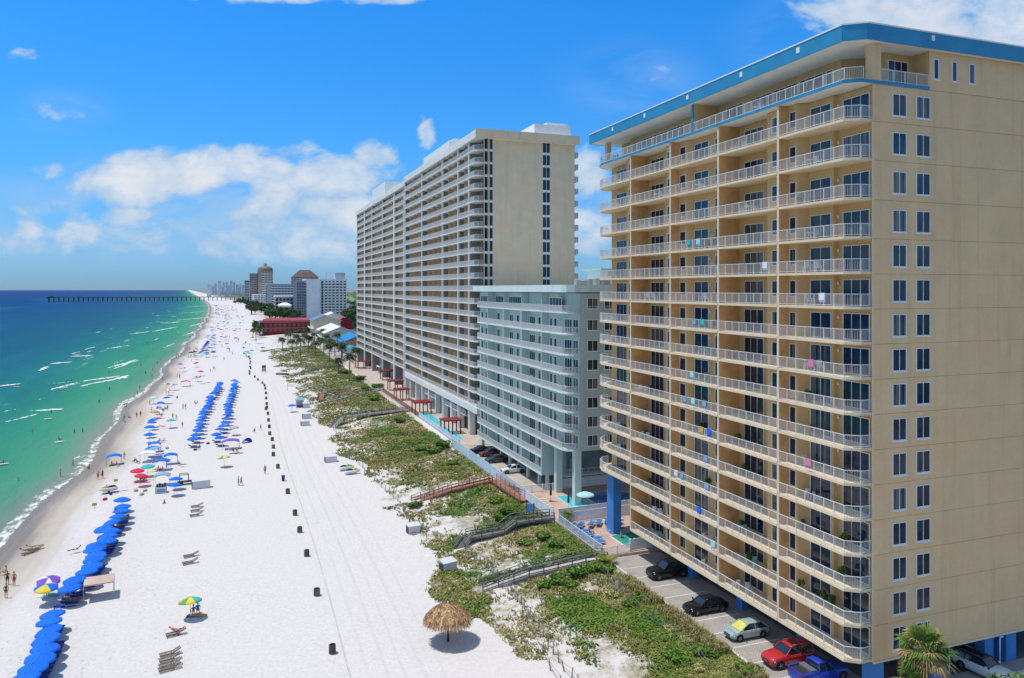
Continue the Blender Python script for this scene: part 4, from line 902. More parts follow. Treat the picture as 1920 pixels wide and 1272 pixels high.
def feather_crown(name, r, n, mats, seed, leaf=14, lw=.05, droop=.75):
    rnd = random.Random(seed); mb = MB()
    for i in range(n):
        a = 6.283*i/n+rnd.uniform(-.2,.2); el_ = rnd.uniform(-.15, 1.25); mb.cur = 1 if el_ < .05 and rnd.random() < .6 else 0; L = r*rnd.uniform(.8, 1.1); pts = []
        for k_ in range(leaf+1):
            t = k_/leaf; pts.append(Vector((math.cos(a)*L*t*math.cos(el_*(1-.4*t)), math.sin(a)*L*t*math.cos(el_*(1-.4*t)), L*(math.sin(el_)*t-droop*t*t))))
        for k_ in range(leaf):
            p, q = pts[k_], pts[k_+1]; d = (q-p).normalized(); sd_ = Vector((-math.sin(a), math.cos(a), 0)); mb.bar(p, q, .03*r/2, .02*r/2, False)
            ll = L*.34*(1-abs(2*(k_/leaf)-.85)**2*.75)
            for sg in (-1, 1):
                tip = p+sd_*sg*ll+d*ll*.55+Vector((0,0,-.28*ll)); mb.add([tuple(p), tuple(p+d*lw*r), tuple(tip)], [(0,1,2)])
    return mb.mesh(name, mats)
def palm(name, label, loc, h, crown, lean=(0,0), r=.2, group=None, trk=trunk_m):
    t = thing(name, label, 'palm', loc, 0, group); mb = MB(); pts = [(lean[0]*(i/5)**1.6, lean[1]*(i/5)**1.6, -.2+(h+.2)*i/5) for i in range(6)]
    for i, (a, b_) in enumerate(zip(pts, pts[1:])): mb.tube(a, b_, r*(1.15-.05*i), r*(1.1-.05*i), 9, caps=False)
    mb.build('trunk', trk, t); link('crown', crown, t, (lean[0], lean[1], h)); return t
fc = fan_crown('crown', 2.2, 60, [frond_g, frond_y], 3, 20); fc2 = fan_crown('crown', 1.55, 36, [frond_g, frond_y], 8, 16, .6)
palm('cabbage_palm', 'tall fan palm with green and straw fronds in front of the beige end wall', (50.2,43.4,2.3), 6.3, fc, (.1,.1), .26)
palm('cabbage_palm', 'shorter dry fan palm close beside the tall one by the beige end wall', (48.7,43.0,2.3), 4.4, fc2, (-.3,.1), .22)
palm('sago_palm', 'spiky brown and green palm at the brick deck corner by the nearest boardwalk', G(1135,1060), .5, feather_crown('crown', 1.75, 34, [g_olive, frond_y], 5, 12, .06, .45), (0,0), .3)
pt = palm('potted_palm', 'small green palm in a dark pot at the white corner fence', (44.6,98.0,2.6), 1.5, feather_crown('crown', 1.3, 26, [frond_g, frond_g], 6, 12, .06, .6), (0,0), .12)
mb = MB(); mb.lathe([(.001,0),(.28,0),(.36,.55),(.30,.55),(.28,.45),(.001,.45)], 14); mb.build('pot', M('dark glazed pot', (.05,.05,.055), .4, .2, 3), pt)
far_c = [feather_crown('crown', 3.1, 24, [frond_d, frond_d], 11+i, 8, .17, .8) for i in range(3)]
pb = [(530,655),(540,648),(548,660),(556,650),(563,668),(570,652),(578,662),(585,655),(592,668),(600,655),(607,664),(612,650),(620,660),(545,640),(560,640),(575,642),(590,644),(604,642),(628,668),(640,672),(633,655),(618,678),(480,640),(474,632),(486,630)]
for i, (px, py) in enumerate(pb):
    x, y = ray(px, py, 2.2); palm('palm_tree', 'dark green palm, %s from the seaward end of the grove before the red motel' % ORD[i], (x, y, 2.1), random.uniform(5.5, 9), far_c[i % 3], (random.uniform(-.4,.4), random.uniform(-.4,.4)), .22, 'palms before the red roofed motel')
for px, py, h, lb in ((655,715,9.5,'tall palm on the terrace edge at the far end of the cream tower'),(642,672,7,'palm by the white pool wall below the blue roofed house'),(666,690,8,'palm close against the far corner of the cream tower'),(634,700,5.5,'leaning palm beside the low walkway of the far dune')):
    x, y = ray(px, py, 2.3); palm('palm_tree', lb, (x, y, 2.2), h, far_c[0], (.3,.2), .24)
# small tree lower right, with limbs
def tree(name, label, loc, h, r, n, seed, mats, leaf=.22, group=None, wts=(3,3,1)):
    t = thing(name, label, 'tree', loc, 0, group); mb = MB(); mb.tube((0,0,-.2), (0,0,h*.45), r*.09, r*.06, 8); rnd = random.Random(seed)
    for i in range(5): a = i*1.26+rnd.random(); mb.tube((0,0,h*(.3+.03*i)), (math.cos(a)*r*.6, math.sin(a)*r*.6, h*.68), r*.045, r*.02, 6)
    mb.build('trunk', trunk_m, t); link('crown', crown_mesh('crown', r, h*.75, n, mats, leaf, 9, seed, wts), t, (0,0,h*.32)); return t
tree('broadleaf_tree', 'small leafy green tree by the driveway at the corner of the white car', (57.6,41.6,2.3), 3.2, 1.9, 3500, 4, [g_dark, g_green, g_olive], .13)
# ------------------------------------------------------------------ beach umbrellas, canopies and loungers
def fabric(name, rgb, var=.06, trans=.0): return M(name, rgb, .8, var, 1.2, .1, 30, spec=.2, rand=.07)
FB = dict(blue=fabric('royal blue canvas', (.012,.155,.72)), navy=fabric('navy canvas', (.02,.05,.32)), red=fabric('raspberry canvas', (.62,.03,.09)), teal=fabric('teal canvas', (.05,.46,.45)), aqua=fabric('pale aqua canvas', (.40,.68,.70)), purple=fabric('purple canvas', (.20,.10,.48)), yellow=fabric('yellow canvas', (.80,.60,.05)), orange=fabric('tan orange canvas', (.62,.36,.13)), white=fabric('white canvas', (.74,.75,.76)), pink=fabric('pink canvas', (.70,.22,.35)), green=fabric('green canvas', (.10,.42,.10)), grey=fabric('grey canvas', (.42,.43,.45)), slate=fabric('slate blue canvas', (.24,.38,.55)), tan=fabric('dusty tan canvas', (.56,.41,.35)), dark=fabric('dark canvas', (.05,.06,.08)))
pole_m = M('aluminium pole', (.55,.55,.54), .35, .05, 4, metal=.6); wood_p = M('pine pole', (.42,.30,.18), .7, .2, 4)
wood_l = M('grey brown lounger slats', (.30,.255,.20), .85, .22, 2.5, .15, rand=.12); wood_l2 = M('bleached lounger slats', (.15,.12,.09), .85, .3, 2.5, .15, rand=.2)
def canopy_mesh(r, h, n=8, cols=1, valance=.12, sag=.085):
    mb = MB(); rings = 6; v = []; N = n*4
    for k_ in range(rings+1):
        t = k_/rings
        for i in range(N):
            a = 2*math.pi*i/N; ph_ = (i % 4)/4; scal = 1-.045*math.sin(math.pi*ph_)*t; rr = r*t*scal; zz = h*(1-t**1.75)-sag*math.sin(math.pi*ph_)*math.sin(math.pi*t)
            v.append((rr*math.cos(a), rr*math.sin(a), zz))
    for i in range(N): x, y, z = v[rings*N+i]; v.append((x*1.005, y*1.005, z-valance))
    mb.v = [(x,y,z) for x, y, z in v]
    for k_ in range(rings+1):
        for i in range(N):
            j = (i+1) % N; mb.f.append([k_*N+i, (k_+1)*N+i, (k_+1)*N+j, k_*N+j]); mb.m.append((i//4) % cols); mb.sm.add(len(mb.f)-1)
    mb.cur = 0; mb.lathe([(.03,h-.02),(.035,h+.06),(.001,h+.10)], 8)
    return mb
def umbrella(cols, r=1.25, h=.42, H=1.95, tiltv=(0,0), pole=wood_p):
    t = thing('beach_umbrella', 'beach umbrella', 'umbrella', (0,0,0)); mb = MB(); mb.tube((0,0,-.15), (0,0,H+h-.03), .025, .025, 8); mb.build('pole', pole, t)
    c = link('canopy', canopy_mesh(r, h, 8, len(cols)).mesh('canopy', [FB[x] for x in cols]), t, (0,0,H)); 
    rb = MB()
    for i in range(8): a = math.pi*i/4; rb.bar((0,0,H+h-.04), (r*.97*math.cos(a), r*.97*math.sin(a), H-.005), .018)
    rb.build('rib', pole_m, t)
    return t
UB = {k: umbrella(v) for k, v in dict(blue=['blue'], navy=['navy'], red=['red'], teal=['teal'], aqua=['aqua'], purple=['purple','purple','white'], yellow=['yellow','yellow','blue','blue'], orange=['orange'], white=['white'], pink=['pink','white'], rainbow=['blue','green','yellow','orange','green','yellow','teal','green'], grey=['grey'], slate=['slate'], multi=['white','blue','pink','slate'], dark=['dark']).items()}
def lounger(m, cush=None, back=.5):
    t = thing('beach_lounger', 'lounger', 'lounger', (0,0,0)); f = MB(); L = 1.25; w_ = .62
    for y in (-w_/2, w_/2): f.bar((-.02,y,.27), (L,y,.27), .06, .09)
    for i in range(11): x = .05+i*.118; f.box(x-.04,-w_/2,.3,x+.04,w_/2,.325)
    for x in (.1, L-.1):
        for y in (-w_/2+.04, w_/2-.04): f.box(x-.035,y-.035,-.05,x+.035,y+.035,.28)
    f.build('frame', m, t); b_ = MB(); d = Vector((math.cos(back),0,math.sin(back)))
    for y in (-w_/2+.03, w_/2-.03): b_.bar((L,y,.3), tuple(Vector((L,y,.3))+d*.72), .05, .06)
    for i in range(6): c = Vector((L,0,.33))+d*(.06+i*.122); b_.bar((c.x,-w_/2,c.z), (c.x,w_/2,c.z), .085, .022)
    b_.build('backrest', m, t)
    if cush:
        c_ = MB(); c_.box(.02,-w_/2+.02,.327,L-.02,w_/2-.02,.40); e = Vector((L,0,.35)); n_ = Vector((-d.z,0,d.x)); 
        p = [e+n_*.02, e+d*.7+n_*.02, e+d*.7+n_*.09, e+n_*.09]
        c_.add([(q.x,-w_/2+.02,q.z) for q in p]+[(q.x,w_/2-.02,q.z) for q in p], [(3,2,1,0),(4,5,6,7),(0,1,5,4),(1,2,6,5),(2,3,7,6),(3,0,4,7)]); c_.build('cushion', cush, t)
    return t
LG_blue = lounger(wood_l, FB['navy']); LG_wood = lounger(wood_l2, None, .42); LG_pool = lounger(white, M('bright pool cushion', (.02,.19,.58), .7, .1, 2), .22); LG_tan = lounger(white, M('tan pool cushion', (.62,.52,.38), .8, .1, 2), .6)
def sc_px(py): return 36*F/(py-HOR)        # distance of a beach point
def row(canopies, what, group, n=None, lie=2, kind='blue', top=2.15):
    pts = [Vector(ray(px, py, top)+(0,)) for px, py in canopies]
    if n:
        L = [0]
        for a, b_ in zip(pts, pts[1:]): L.append(L[-1]+(b_-a).length)
        out = []
        for i in range(n):
            s_ = L[-1]*i/(n-1)
            for j in range(len(pts)-1):
                if s_ <= L[j+1]+1e-6: out.append(pts[j].lerp(pts[j+1], (s_-L[j])/(L[j+1]-L[j]))+Vector((random.gauss(0,.22), random.gauss(0,.18), 0))); break
        pts = out
    pts.sort(key=lambda p: p.y)
    for i, p in enumerate(pts):
        z = gz(p.x, p.y); put(UB[kind], (p.x, p.y, z), random.uniform(0, .8), what % ORD[i], group, random.uniform(.97,1.05), (random.gauss(0,.07), random.gauss(-.02,.07)))
        for j in range(lie):
            yy = p.y+(-.5 if j == 0 else .5); a = math.pi+.05*random.random()
            put(LG_blue, (p.x+.9, yy, gz(p.x, yy)), a, '%s blue padded lounger under the %s umbrella of the %s' % (('nearer','farther')[j] if lie == 2 else 'shaded', ORD[i], group.split(' of the ')[1]), 'loungers of the rental rows')
zz = lambda l, k_, o: [(o[0]+x/k_, o[1]+y/k_) for x, y in l]
row(zz([(805,285),(745,400),(800,520),(745,660),(655,815),(575,960),(505,1105),(400,1235)], 8, (0,1120)), 'blue beach umbrella, %s from the near end of the lowest row by the water', 'blue umbrellas of the nearest row')
row(zz([(640,340),(648,372),(640,402),(622,430),(607,455),(555,487),(585,505),(570,532),(555,555),(500,582),(490,606),(512,632),(495,657),(485,687),(460,722),(398,767),(370,805)], 2.8148, (0,820)), 'blue beach umbrella, %s from the tan canopy in the long packed row', 'blue umbrellas of the tan canopy row')
row(zz([(600,165),(590,230),(555,290),(480,360),(440,450),(420,510),(390,570),(350,635),(345,720),(290,780),(285,870),(230,965),(190,1060)], 8.48, (340,700)), 'blue beach umbrella, %s from the near end of the twin row nearer the sea', 'blue umbrellas of the seaward twin row', 22, 1)
row(zz([(858,130),(845,210),(815,290),(785,410),(765,520),(740,630),(705,720),(665,830),(640,910),(590,985),(585,1050)], 8.48, (340,700)), 'blue beach umbrella, %s from the near end of the twin row nearer the dune', 'blue umbrellas of the inland twin row', 22, 1)
row([(391,642),(384,651),(377,663)], 'navy beach umbrella, %s from the near end of the short dark blue row', 'navy umbrellas of the short far row', 11, 0, 'navy')
def um(kind, px, py, label, group=None, sc=1, top=2.15):
    x, y = ray(px, py, top*sc+.4); return put(UB[kind], (x, y, gz(x, y)), random.uniform(0,.8), label, group or 'assorted umbrellas of the crowded strip', sc, (random.gauss(0,.1), random.gauss(0,.1)))
for a in (('purple',90.6,1084,'purple and white umbrella beside the yellow and blue one near the water'),('yellow',86.8,1098,'yellow and blue panelled umbrella near the water, below the purple one'),('rainbow',357,1126,'green, yellow and blue striped umbrella over a seated couple on open sand'),('rainbow',421,857,'small striped umbrella left of the purple canopy'),('grey',438,801,'open grey umbrella at the near end of the inland twin row'),('blue',548,760,'lone blue umbrella beside the booth by the dune'),
          ('teal',277.5,873,'teal umbrella between the white canopy and the red umbrellas'),('red',257,881,'raspberry red umbrella, upper of the two overlapping red ones'),('red',262,891,'raspberry red umbrella, lower of the two overlapping red ones'),('blue',329,897,'broad blue umbrella behind the rental kiosk'),('blue',326,908,'blue umbrella closest to the rental kiosk counter'),
          ('aqua',288,745,'pale aqua umbrella at the seaward edge of the crowd'),('blue',300,754,'blue umbrella below the pale aqua one at the crowd edge'),('blue',313,745,'blue umbrella beside two standing bathers in the crowd'),('orange',289,771,'tan orange umbrella, the only one of its colour'),('multi',296,763,'white, blue and pink panelled umbrella above the tan orange one'),('teal',320,788,'turquoise umbrella on open sand behind two walkers'),
          ('blue',288,786,'blue umbrella heading the short seaward column'),('blue',285,791,'second blue umbrella of the short seaward column'),('blue',280.5,799,'third blue umbrella of the short seaward column'),('aqua',281.6,805,'aqua umbrella tucked among blue ones in the seaward column'),('blue',279.5,813,'blue umbrella at the foot of the short seaward column'),('yellow',312,719,'yellow umbrella near the red box canopy'),('multi',328,721,'patterned umbrella beside the red box canopy'),('pink',316,730,'pink and white umbrella below the yellow one'),
          ('red',375.8,696,'red umbrella beyond the twin rows above the purple one'),('purple',371,706,'purple umbrella just below the red one beyond the twin rows'),('blue',337,682,'bright blue umbrella at the far edge of the crowd'),('red',368.6,680,'small red umbrella at the far edge of the crowd'),('pink',345,688,'pink and white umbrella at the far edge of the crowd'),('slate',291,840,'slate umbrella behind the paired blue canopies')):
    um(*a)
# the far strip: umbrellas too small to show more than their colour
rnd = random.Random(21); kinds = ['blue']*5+['navy']*5+['slate']*4+['teal']*2+['dark']*6+['white']*2+['red','aqua','grey','orange','green' if 'green' in UB else 'teal']
for i in range(165):
    y = 410+(rnd.random()**1.3)*1300; s_ = rnd.choice([rnd.uniform(8,22), rnd.uniform(8,26), rnd.uniform(24,44)]); x = shore(y)+s_; kd = rnd.choice(kinds)
    put(UB[kd], (x, y, gz(x, y)), rnd.uniform(0,1), 'tiny far umbrella in the crowded strip before the pier', 'tiny umbrellas toward the pier', rnd.uniform(.9,1.25))
def canopy_tent(label, px, py, w_, d_, H, m, rz=0, ridge=.55, legm=pole_m, sag=.25, val=.22, bow=False):
    x, y = ray(px, py, H); t = thing('canopy_tent', label, 'canopy', (x, y, gz(x, y)), rz); mb = MB(); n = 10; N = n+1; v = []
    for i in range(N):
        for j in range(N):
            u, q = i/n*2-1, j/n*2-1
            if bow: zz_ = H+ridge*(1-u*u)
            else: e = max(abs(u), abs(q)); zz_ = H+ridge*(1-e)**1.35-sag*.3*(1-abs(u))*(abs(u))
            v.append((u*w_/2, q*d_/2, zz_-.06*math.sin(math.pi*(i/n))*(1 if j in (0,n) else 0)))
    mb.add(v, [(i*N+j, (i+1)*N+j, (i+1)*N+j+1, i*N+j+1) for i in range(n) for j in range(n)], True)
    rim = [i*N for i in range(N)]+[n*N+j for j in range(1,N)]+[i*N+n for i in range(n-1,-1,-1)]+[j for j in range(n-1,0,-1)]
    rv = [v[i] for i in rim]+[(v[i][0], v[i][1], v[i][2]-val*(1-.35*math.sin(k_*.63)**2)) for k_, i in enumerate(rim)]; k_ = len(rim)
    mb.add(rv, [(i, (i+1)%k_, (i+1)%k_+k_, i+k_) for i in range(k_)]); mb.build('roof', m, t)
    for sx in (-1,1):
        for sy in (-1,1): p = MB(); p.tube((sx*w_/2*.98, sy*d_/2*.98, -.15), (sx*w_/2*.98, sy*d_/2*.98, v[0][2]-.02), .035, .03, 7); p.build('leg', legm, t)
    return t
tanleg = M('dusty tan legs', (.55,.42,.36), .7, .08, 2)
canopy_tent('large dusty tan canopy over open sand beside the blue umbrellas', 186, 1093, 3.1, 2.8, 2.05, FB['tan'], R(6), .35, tanleg, .1, .18)
for lb, px, py, w_, d_, m_ in (('blue canopy standing alone at the edge of the wet sand',214,858,2.8,2.2,'blue'),('blue canopy at the back of the packed cluster',290,836,2.6,2.2,'blue'),('blue canopy just in front of the rear blue canopy',286,845,2.8,2.2,'blue'),('white canopy in the packed cluster of canopies',277,854,3.0,2.4,'white'),('blue canopy on the landward side of the cluster',320,858,2.6,2.2,'blue'),('blue canopy over the group of orange clad bathers',303,869,2.9,2.3,'blue'),('grey blue canopy behind the rental kiosk',304,896,2.7,2.3,'slate'),('red box shaped canopy alone on the sand',348,718,3.2,2.4,'red'),('low purple canopy with a dark frame on open sand',433,831,3.6,2.6,'purple')):
    canopy_tent(lb, px, py, w_, d_, 1.75, FB[m_], random.uniform(-.15,.15), .42, pole_m, .1, .15, True)
def pop_tent(label, p, m):
    t = thing('beach_tent', label, 'tent', p, .5); mb = MB(); secs = []
    for i in range(9):
        a = math.pi*i/8; secs.append([(math.cos(a)*1.15*(1-.25*j/4), j/4*1.3-.6, math.sin(a)*1.2*(1-(j/4)**2*.85)) for j in range(5)])
    mb.loft(secs, False, False); mb.build('shell', m, t); f = MB(); f.path([(math.cos(math.pi*i/8)*1.16, -.61, math.sin(math.pi*i/8)*1.21) for i in range(9)], .02); f.build('hoop', pole_m, t); return t
pop_tent('small royal blue pop-up tent beside the purple canopy', G(462,830), FB['blue'])
# wooden loungers on open sand
for px, py, lb in ((376,950,'wooden lounger, farthest of the three set side by side on open sand'),(375.5,958,'wooden lounger, middle of the three set side by side on open sand'),(374,967,'wooden lounger, nearest of the three set side by side on open sand'),(362,1044,'wooden lounger with something lying on it, above its empty twin'),(360,1057,'empty wooden lounger just below the one in use'),(329,1193,'wooden lounger under the sunbather in the open'),(317,1231,'wooden lounger, upper of the last pair on open sand'),(316,1241,'wooden lounger, second of the last pair on open sand'),(316,1252,'wooden lounger, third of the last group on open sand'),(315,1259,'wooden lounger, lowest of the last group on open sand')):
    p = G(px+20, py+2) if False else G(px-18, py+3); put(LG_wood, p, R(14), lb, 'wooden loungers on open sand')
# ------------------------------------------------------------------ thatched umbrella
straw = M('palm thatch', (.50,.315,.145), .95, .45, 1.6, .4, 14, rand=.1); straw2 = M('dark palm thatch', (.24,.125,.06), .95, .4, 2, .4, 14); straw3 = M('pale palm thatch', (.66,.50,.29), .95, .35, 2, .4, 14)
g = G(840,1203); t = thing('thatched_umbrella', 'round palm thatch umbrella on a single post, alone on the open sand', 'palapa', g)
mb = MB(); mb.tube((0,0,-.3), (0,0,3.95), .13, .11, 10); mb.build('post', M('dark log', (.10,.065,.045), .9, .25, 3, .3), t)
mb = MB(); mb.lathe([(2.3,2.6),(1.75,3.1),(1.0,3.55),(.15,3.85)], 24, smooth=True); mb.build('lining', straw2, t)
mb = MB()
for i in range(5200):
    u = random.random(); r_ = 2.38*math.sqrt(.004+.996*u)*random.uniform(.88,1.0); a = random.uniform(0, 6.283); zc = lambda q: 3.92-.20*q-.165*q*q
    L = random.uniform(.35,.7); da = random.gauss(0,.10); r2 = r_+L*.80; z1 = zc(r_)+random.uniform(.0,.10); z2 = zc(r2)+random.uniform(-.12,.10)-(.28*random.random() if r2 > 2.4 else 0); r2 = min(r2, 2.62+random.uniform(-.1,.12))
    w_ = random.uniform(.02,.05); p = Vector((r_*math.cos(a), r_*math.sin(a), z1)); q = Vector((r2*math.cos(a+da/max(.6,r2)), r2*math.sin(a+da/max(.6,r2)), z2)); sd_ = Vector((-math.sin(a), math.cos(a), random.uniform(-.5,.5)))*w_
    mb.cur = random.choices((0,1,2), (5, 5, 1.4))[0]; mb.add([tuple(p-sd_), tuple(p+sd_), tuple(q+sd_*.4), tuple(q-sd_*.4)], [(0,1,2,3)])
mb.build('thatch', [straw, straw2, straw3], t)
mb = MB(); mb.lathe([(.12,3.85),(.13,4.05),(.05,4.1),(.001,4.1)], 10); mb.build('finial', M('zinc cap', (.4,.41,.42), .5, .2, 3), t)
# ------------------------------------------------------------------ barrels, boxes and small beach furniture
bar_w = M('grey slatted barrel', (.20,.185,.165), .85, .35, 5, .3, rand=.15)
t = thing('trash_barrel', 'barrel', 'barrel', (0,0,0)); mb = MB(); mb.lathe([(.001,.02),(.29,.02),(.30,.86),(.26,.86),(.255,.7),(.001,.7)], 16, smooth=False); mb.build('drum', M('dark drum', (.05,.05,.052), .6, .2, 3), t)
mb = MB()
for i in range(16): a = i*math.pi/8; c = Vector((math.cos(a)*.325, math.sin(a)*.325, .43)); sd_ = Vector((-math.sin(a), math.cos(a), 0)); mb.bar((c.x,c.y,.03), (c.x,c.y,.83), .095, .03)
mb.build('slat', bar_w, t); mb = MB(); mb.lathe([(.345,.2),(.35,.24),(.345,.24)], 16); mb.lathe([(.345,.62),(.35,.66),(.345,.66)], 16); mb.lathe([(.29,.83),(.33,.87),(.25,.87)], 16); mb.build('rim', M('rusty hoop', (.10,.075,.06), .7, .3, 4), t)
tb = [(623,1218),(594,1111),(575,1038),(562,994),(553,962),(539.6,922),(521,875),(512.5,852),(512.4,838),(510.6,824),(505.7,813),(505,800),(503.5,788),(502.5,775.5),(500.4,764),(498.6,766.6),(500,757),(499,747),(498.6,737.4),(497.5,728.6),(496,723),(492,718),(483.6,712),(477.7,706.5),(468,701),(467.6,696.6),(470,691),(469,688),(469,682),(469.4,678),(468.7,673),(465.8,669.4),(457.4,663),(457,652),(461,642),(447,637.6)]
for i, (px, py) in enumerate(tb):
    x, y = ray(px, py, .9); put(t, (x, y, gz(x, y)), i*1.7, 'dark slatted trash barrel, %s in the line counted from the thatched umbrella end' % ORD[i], 'trash barrels along the beach')
bb_ = thing('recycling_bin', 'dark blue recycling bin standing in the line of slatted barrels', 'bin', G(531,902)); mb = MB(); mb.loft([[(x*s_, y*s_, z) for x, y in ((-.3,-.3),(.3,-.3),(.3,.3),(-.3,.3))] for s_, z in ((.8,0),(.95,.9))], smooth=False); mb.build('body', FB['navy'], bb_); mb = MB(); mb.box(-.34,-.34,.9,.34,.34,1.0); mb.build('lid', FB['dark'], bb_)
box_w = M('white storage board', (.60,.62,.65), .6, .05, .8); box_g = M('grey storage board', (.40,.42,.45), .7, .12, .8)
def storage(label, px, py, w_, d_, h, rz=0, hut=False):
    t = thing('storage_box', label, 'storage box', G(px, py), rz); mb = MB(); w_ *= .9; d_ *= .9; h *= .85; mb.box(-w_/2,-d_/2,0,w_/2,d_/2,h); mb.build('body', box_w if not hut else box_g, t)
    mb = MB(); v = [(-w_/2-.06,-d_/2-.06,h+.01),(w_/2+.06,-d_/2-.06,h+.01),(w_/2+.06,d_/2+.06,h+.22),(-w_/2-.06,d_/2+.06,h+.22)]; mb.add(v+[(a,b_,c+.05) for a,b_,c in v], [(3,2,1,0),(4,5,6,7),(0,1,5,4),(1,2,6,5),(2,3,7,6),(3,0,4,7)]); mb.build('lid', box_w, t)
    mb = MB(); mb.box(-w_*.12,-d_/2-.04,.05,w_*.22,-d_/2-.003,h*.75); mb.build('door', box_w, t)
    mb = MB(); mb.box(w_*.15,-d_/2-.06,h*.4,w_*.19,-d_/2-.041,h*.5); mb.build('handle', pole_m, t); mb = MB(); mb.box(-w_/2-.05, -d_/2+.1, .05, -w_/2-.003, d_/2-.1, h*.9); mb.build('side_panel', FB['dark'], t); return t
for a in (('white storage box with a dark open end by the red brown boardwalk dune',775,999,2.0,1.5,1.3,.1),('white storage box beside the grass patch near the thatched umbrella',840,1069,2.1,1.5,1.3,.25),('wide white storage box alone at the dune foot near the jet skis',620,866,2.6,1.6,1.35,.05),('white storage box behind the dark beach cart and blue umbrellas',377,915,3.3,1.4,1.6,.15),('white storage box, upper of two below the booth',575,785,2.4,1.6,1.6,.1),('white storage box, lower of two below the booth',572,798,2.3,1.6,1.4,.1),('white storage box half hidden behind the booth',574,765,2.2,1.4,1.6,.1)): storage(*a)
t = thing('rental_booth', 'small booth with a blue peaked roof and open counter by the dune', 'booth', G(562,764)); mb = MB(); mb.box(-1.1,-.9,0,1.1,.9,.95); mb.box(-1.1,.7,.96,1.1,.9,2.3); mb.build('body', box_w, t); mb = MB()
for x in (-1.05,1.05): mb.box(x-.06,-.9,.96,x+.06,-.78,2.3)
mb.build('post', box_w, t); mb = MB(); mb.add([(-1.4,-1.2,2.31),(1.4,-1.2,2.31),(1.4,1.2,2.31),(-1.4,1.2,2.31),(-.6,0,3.1),(.6,0,3.1)], [(0,1,5,4),(1,2,5),(2,3,4,5),(3,0,4),(3,2,1,0)]); mb.build('roof', FB['slate'], t); mb = MB(); mb.box(-.9,-.97,.2,.9,-.905,.8); mb.build('panel', FB['dark'], t)
t = thing('rental_kiosk', 'low grey rental kiosk with a framed white sign board facing the near beach', 'kiosk', G(302,924), .08); mb = MB(); mb.box(-.95,-.6,0,.95,.6,1.05); mb.build('counter', box_g, t); mb = MB(); mb.box(-.75,-.66,.2,.75,-.605,.85); mb.build('sign', FB['slate'], t)
mb = MB()
for a in ((-.8,-.7,.12,.8,-.61,.2),(-.8,-.7,.85,.8,-.61,.93),(-.8,-.7,.2,-.72,-.61,.85),(.72,-.7,.2,.8,-.61,.85)): mb.box(*a)
mb.build('frame', white, t); mb = MB()
for i in range(4): mb.box(-.8+i*.42,-.3,1.06,-.45+i*.42,.25,1.5+.15*(i%2))
mb.build('rack', FB['dark'], t)
t = thing('beach_cart', 'dark open frame beach cart between the blue umbrellas and the white box', 'cart', G(350,908), .1); mb = MB()
for a, b_ in (((-1.6,-.6,.5),(1.9,-.6,.5)),((-1.6,.6,.5),(1.9,.6,.5)),((-1.2,-.6,.5),(-1.2,-.6,1.9)),((-1.2,.6,.5),(-1.2,.6,1.9)),((.3,-.6,.5),(.3,-.6,1.9)),((.3,.6,.5),(.3,.6,1.9)),((-1.2,-.6,1.9),(.3,-.6,1.9)),((-1.2,.6,1.9),(.3,.6,1.9)),((-1.2,-.6,1.9),(-1.2,.6,1.9)),((.3,-.6,1.9),(.3,.6,1.9)),((1.9,0,.5),(2.9,0,.4))): mb.bar(a, b_, .1)
mb.box(-1.6,-.6,.53,1.9,.6,.6); mb.build('frame', FB['dark'], t)
for x in (-.9,1.1):
    for y in (-.72,.72): p = MB(); p.tube((x,y-.1,.28),(x,y+.1,.28),.3,.3,14); p.build('wheel', FB['dark'], t)
# jet skis
def jetski(label, p, rz, c1, c2):
    t = thing('jet_ski', label, 'jet ski', p, rz); mb = MB(); secs = []
    for x, w_, zk, zt in ((-1.5,.42,.12,.55),(-1.0,.55,.05,.62),(0,.58,.02,.62),(.7,.5,.06,.66),(1.2,.3,.2,.66),(1.55,.06,.42,.6)): secs.append([(x,-w_,.4 if x < 1.4 else .5),(x,-w_*.5,zk),(x,0,zk-.02),(x,w_*.5,zk),(x,w_,.4 if x < 1.4 else .5),(x,w_*.85,zt),(x,0,zt+.05),(x,-w_*.85,zt)])
    mb.loft(secs); mb.build('hull', c1, t); mb = MB(); mb.loft([[(x,-.2,.62),(x,-.17,z),(x,.17,z),(x,.2,.62)] for x, z in ((-1.3,.75),(-.9,.95),(-.2,.92),(.1,.78))], smooth=False); mb.build('seat', FB['dark'], t)
    mb = MB(); mb.loft([[(x,-w_,.62),(x,-w_*.7,z),(x,w_*.7,z),(x,w_,.62)] for x, w_, z in ((.05,.25,.85),(.3,.28,1.05),(.75,.3,.95),(1.2,.2,.7))]); mb.build('cowl', c2, t); mb = MB(); mb.path([(.2,-.42,1.12),(.28,0,1.02),(.2,.42,1.12)], .03); mb.build('handlebar', FB['dark'], t); return t
jw = M('white gelcoat', (.72,.74,.72), .3, .05, 2, coat=.4); jg = M('lime gelcoat', (.35,.55,.08), .3, .1, 2); jy = M('yellow gelcoat', (.75,.55,.05), .3, .1, 2)
jetski('white and green jet ski, upper of two parked at the dune foot', G(650,882)+Vector((0,0,.12)), R(8), jw, jg); jetski('white and yellow jet ski, lower of two parked at the dune foot', G(661,889)+Vector((0,0,.12)), R(8), jw, jy); jetski('white and yellow jet ski on a beach trolley near the water', G(203,925)+Vector((0,0,.35)), R(200), jw, jy)
t = thing('trolley', 'dark low beach trolley carrying the jet ski near the water', 'trolley', G(206,927), R(200)); mb = MB(); mb.bar((-1.3,-.3,.3),(1.2,-.3,.3),.08); mb.bar((-1.3,.3,.3),(1.2,.3,.3),.08); mb.bar((-1.3,0,.3),(-2.9,0,.25),.07); mb.build('frame', FB['dark'], t)
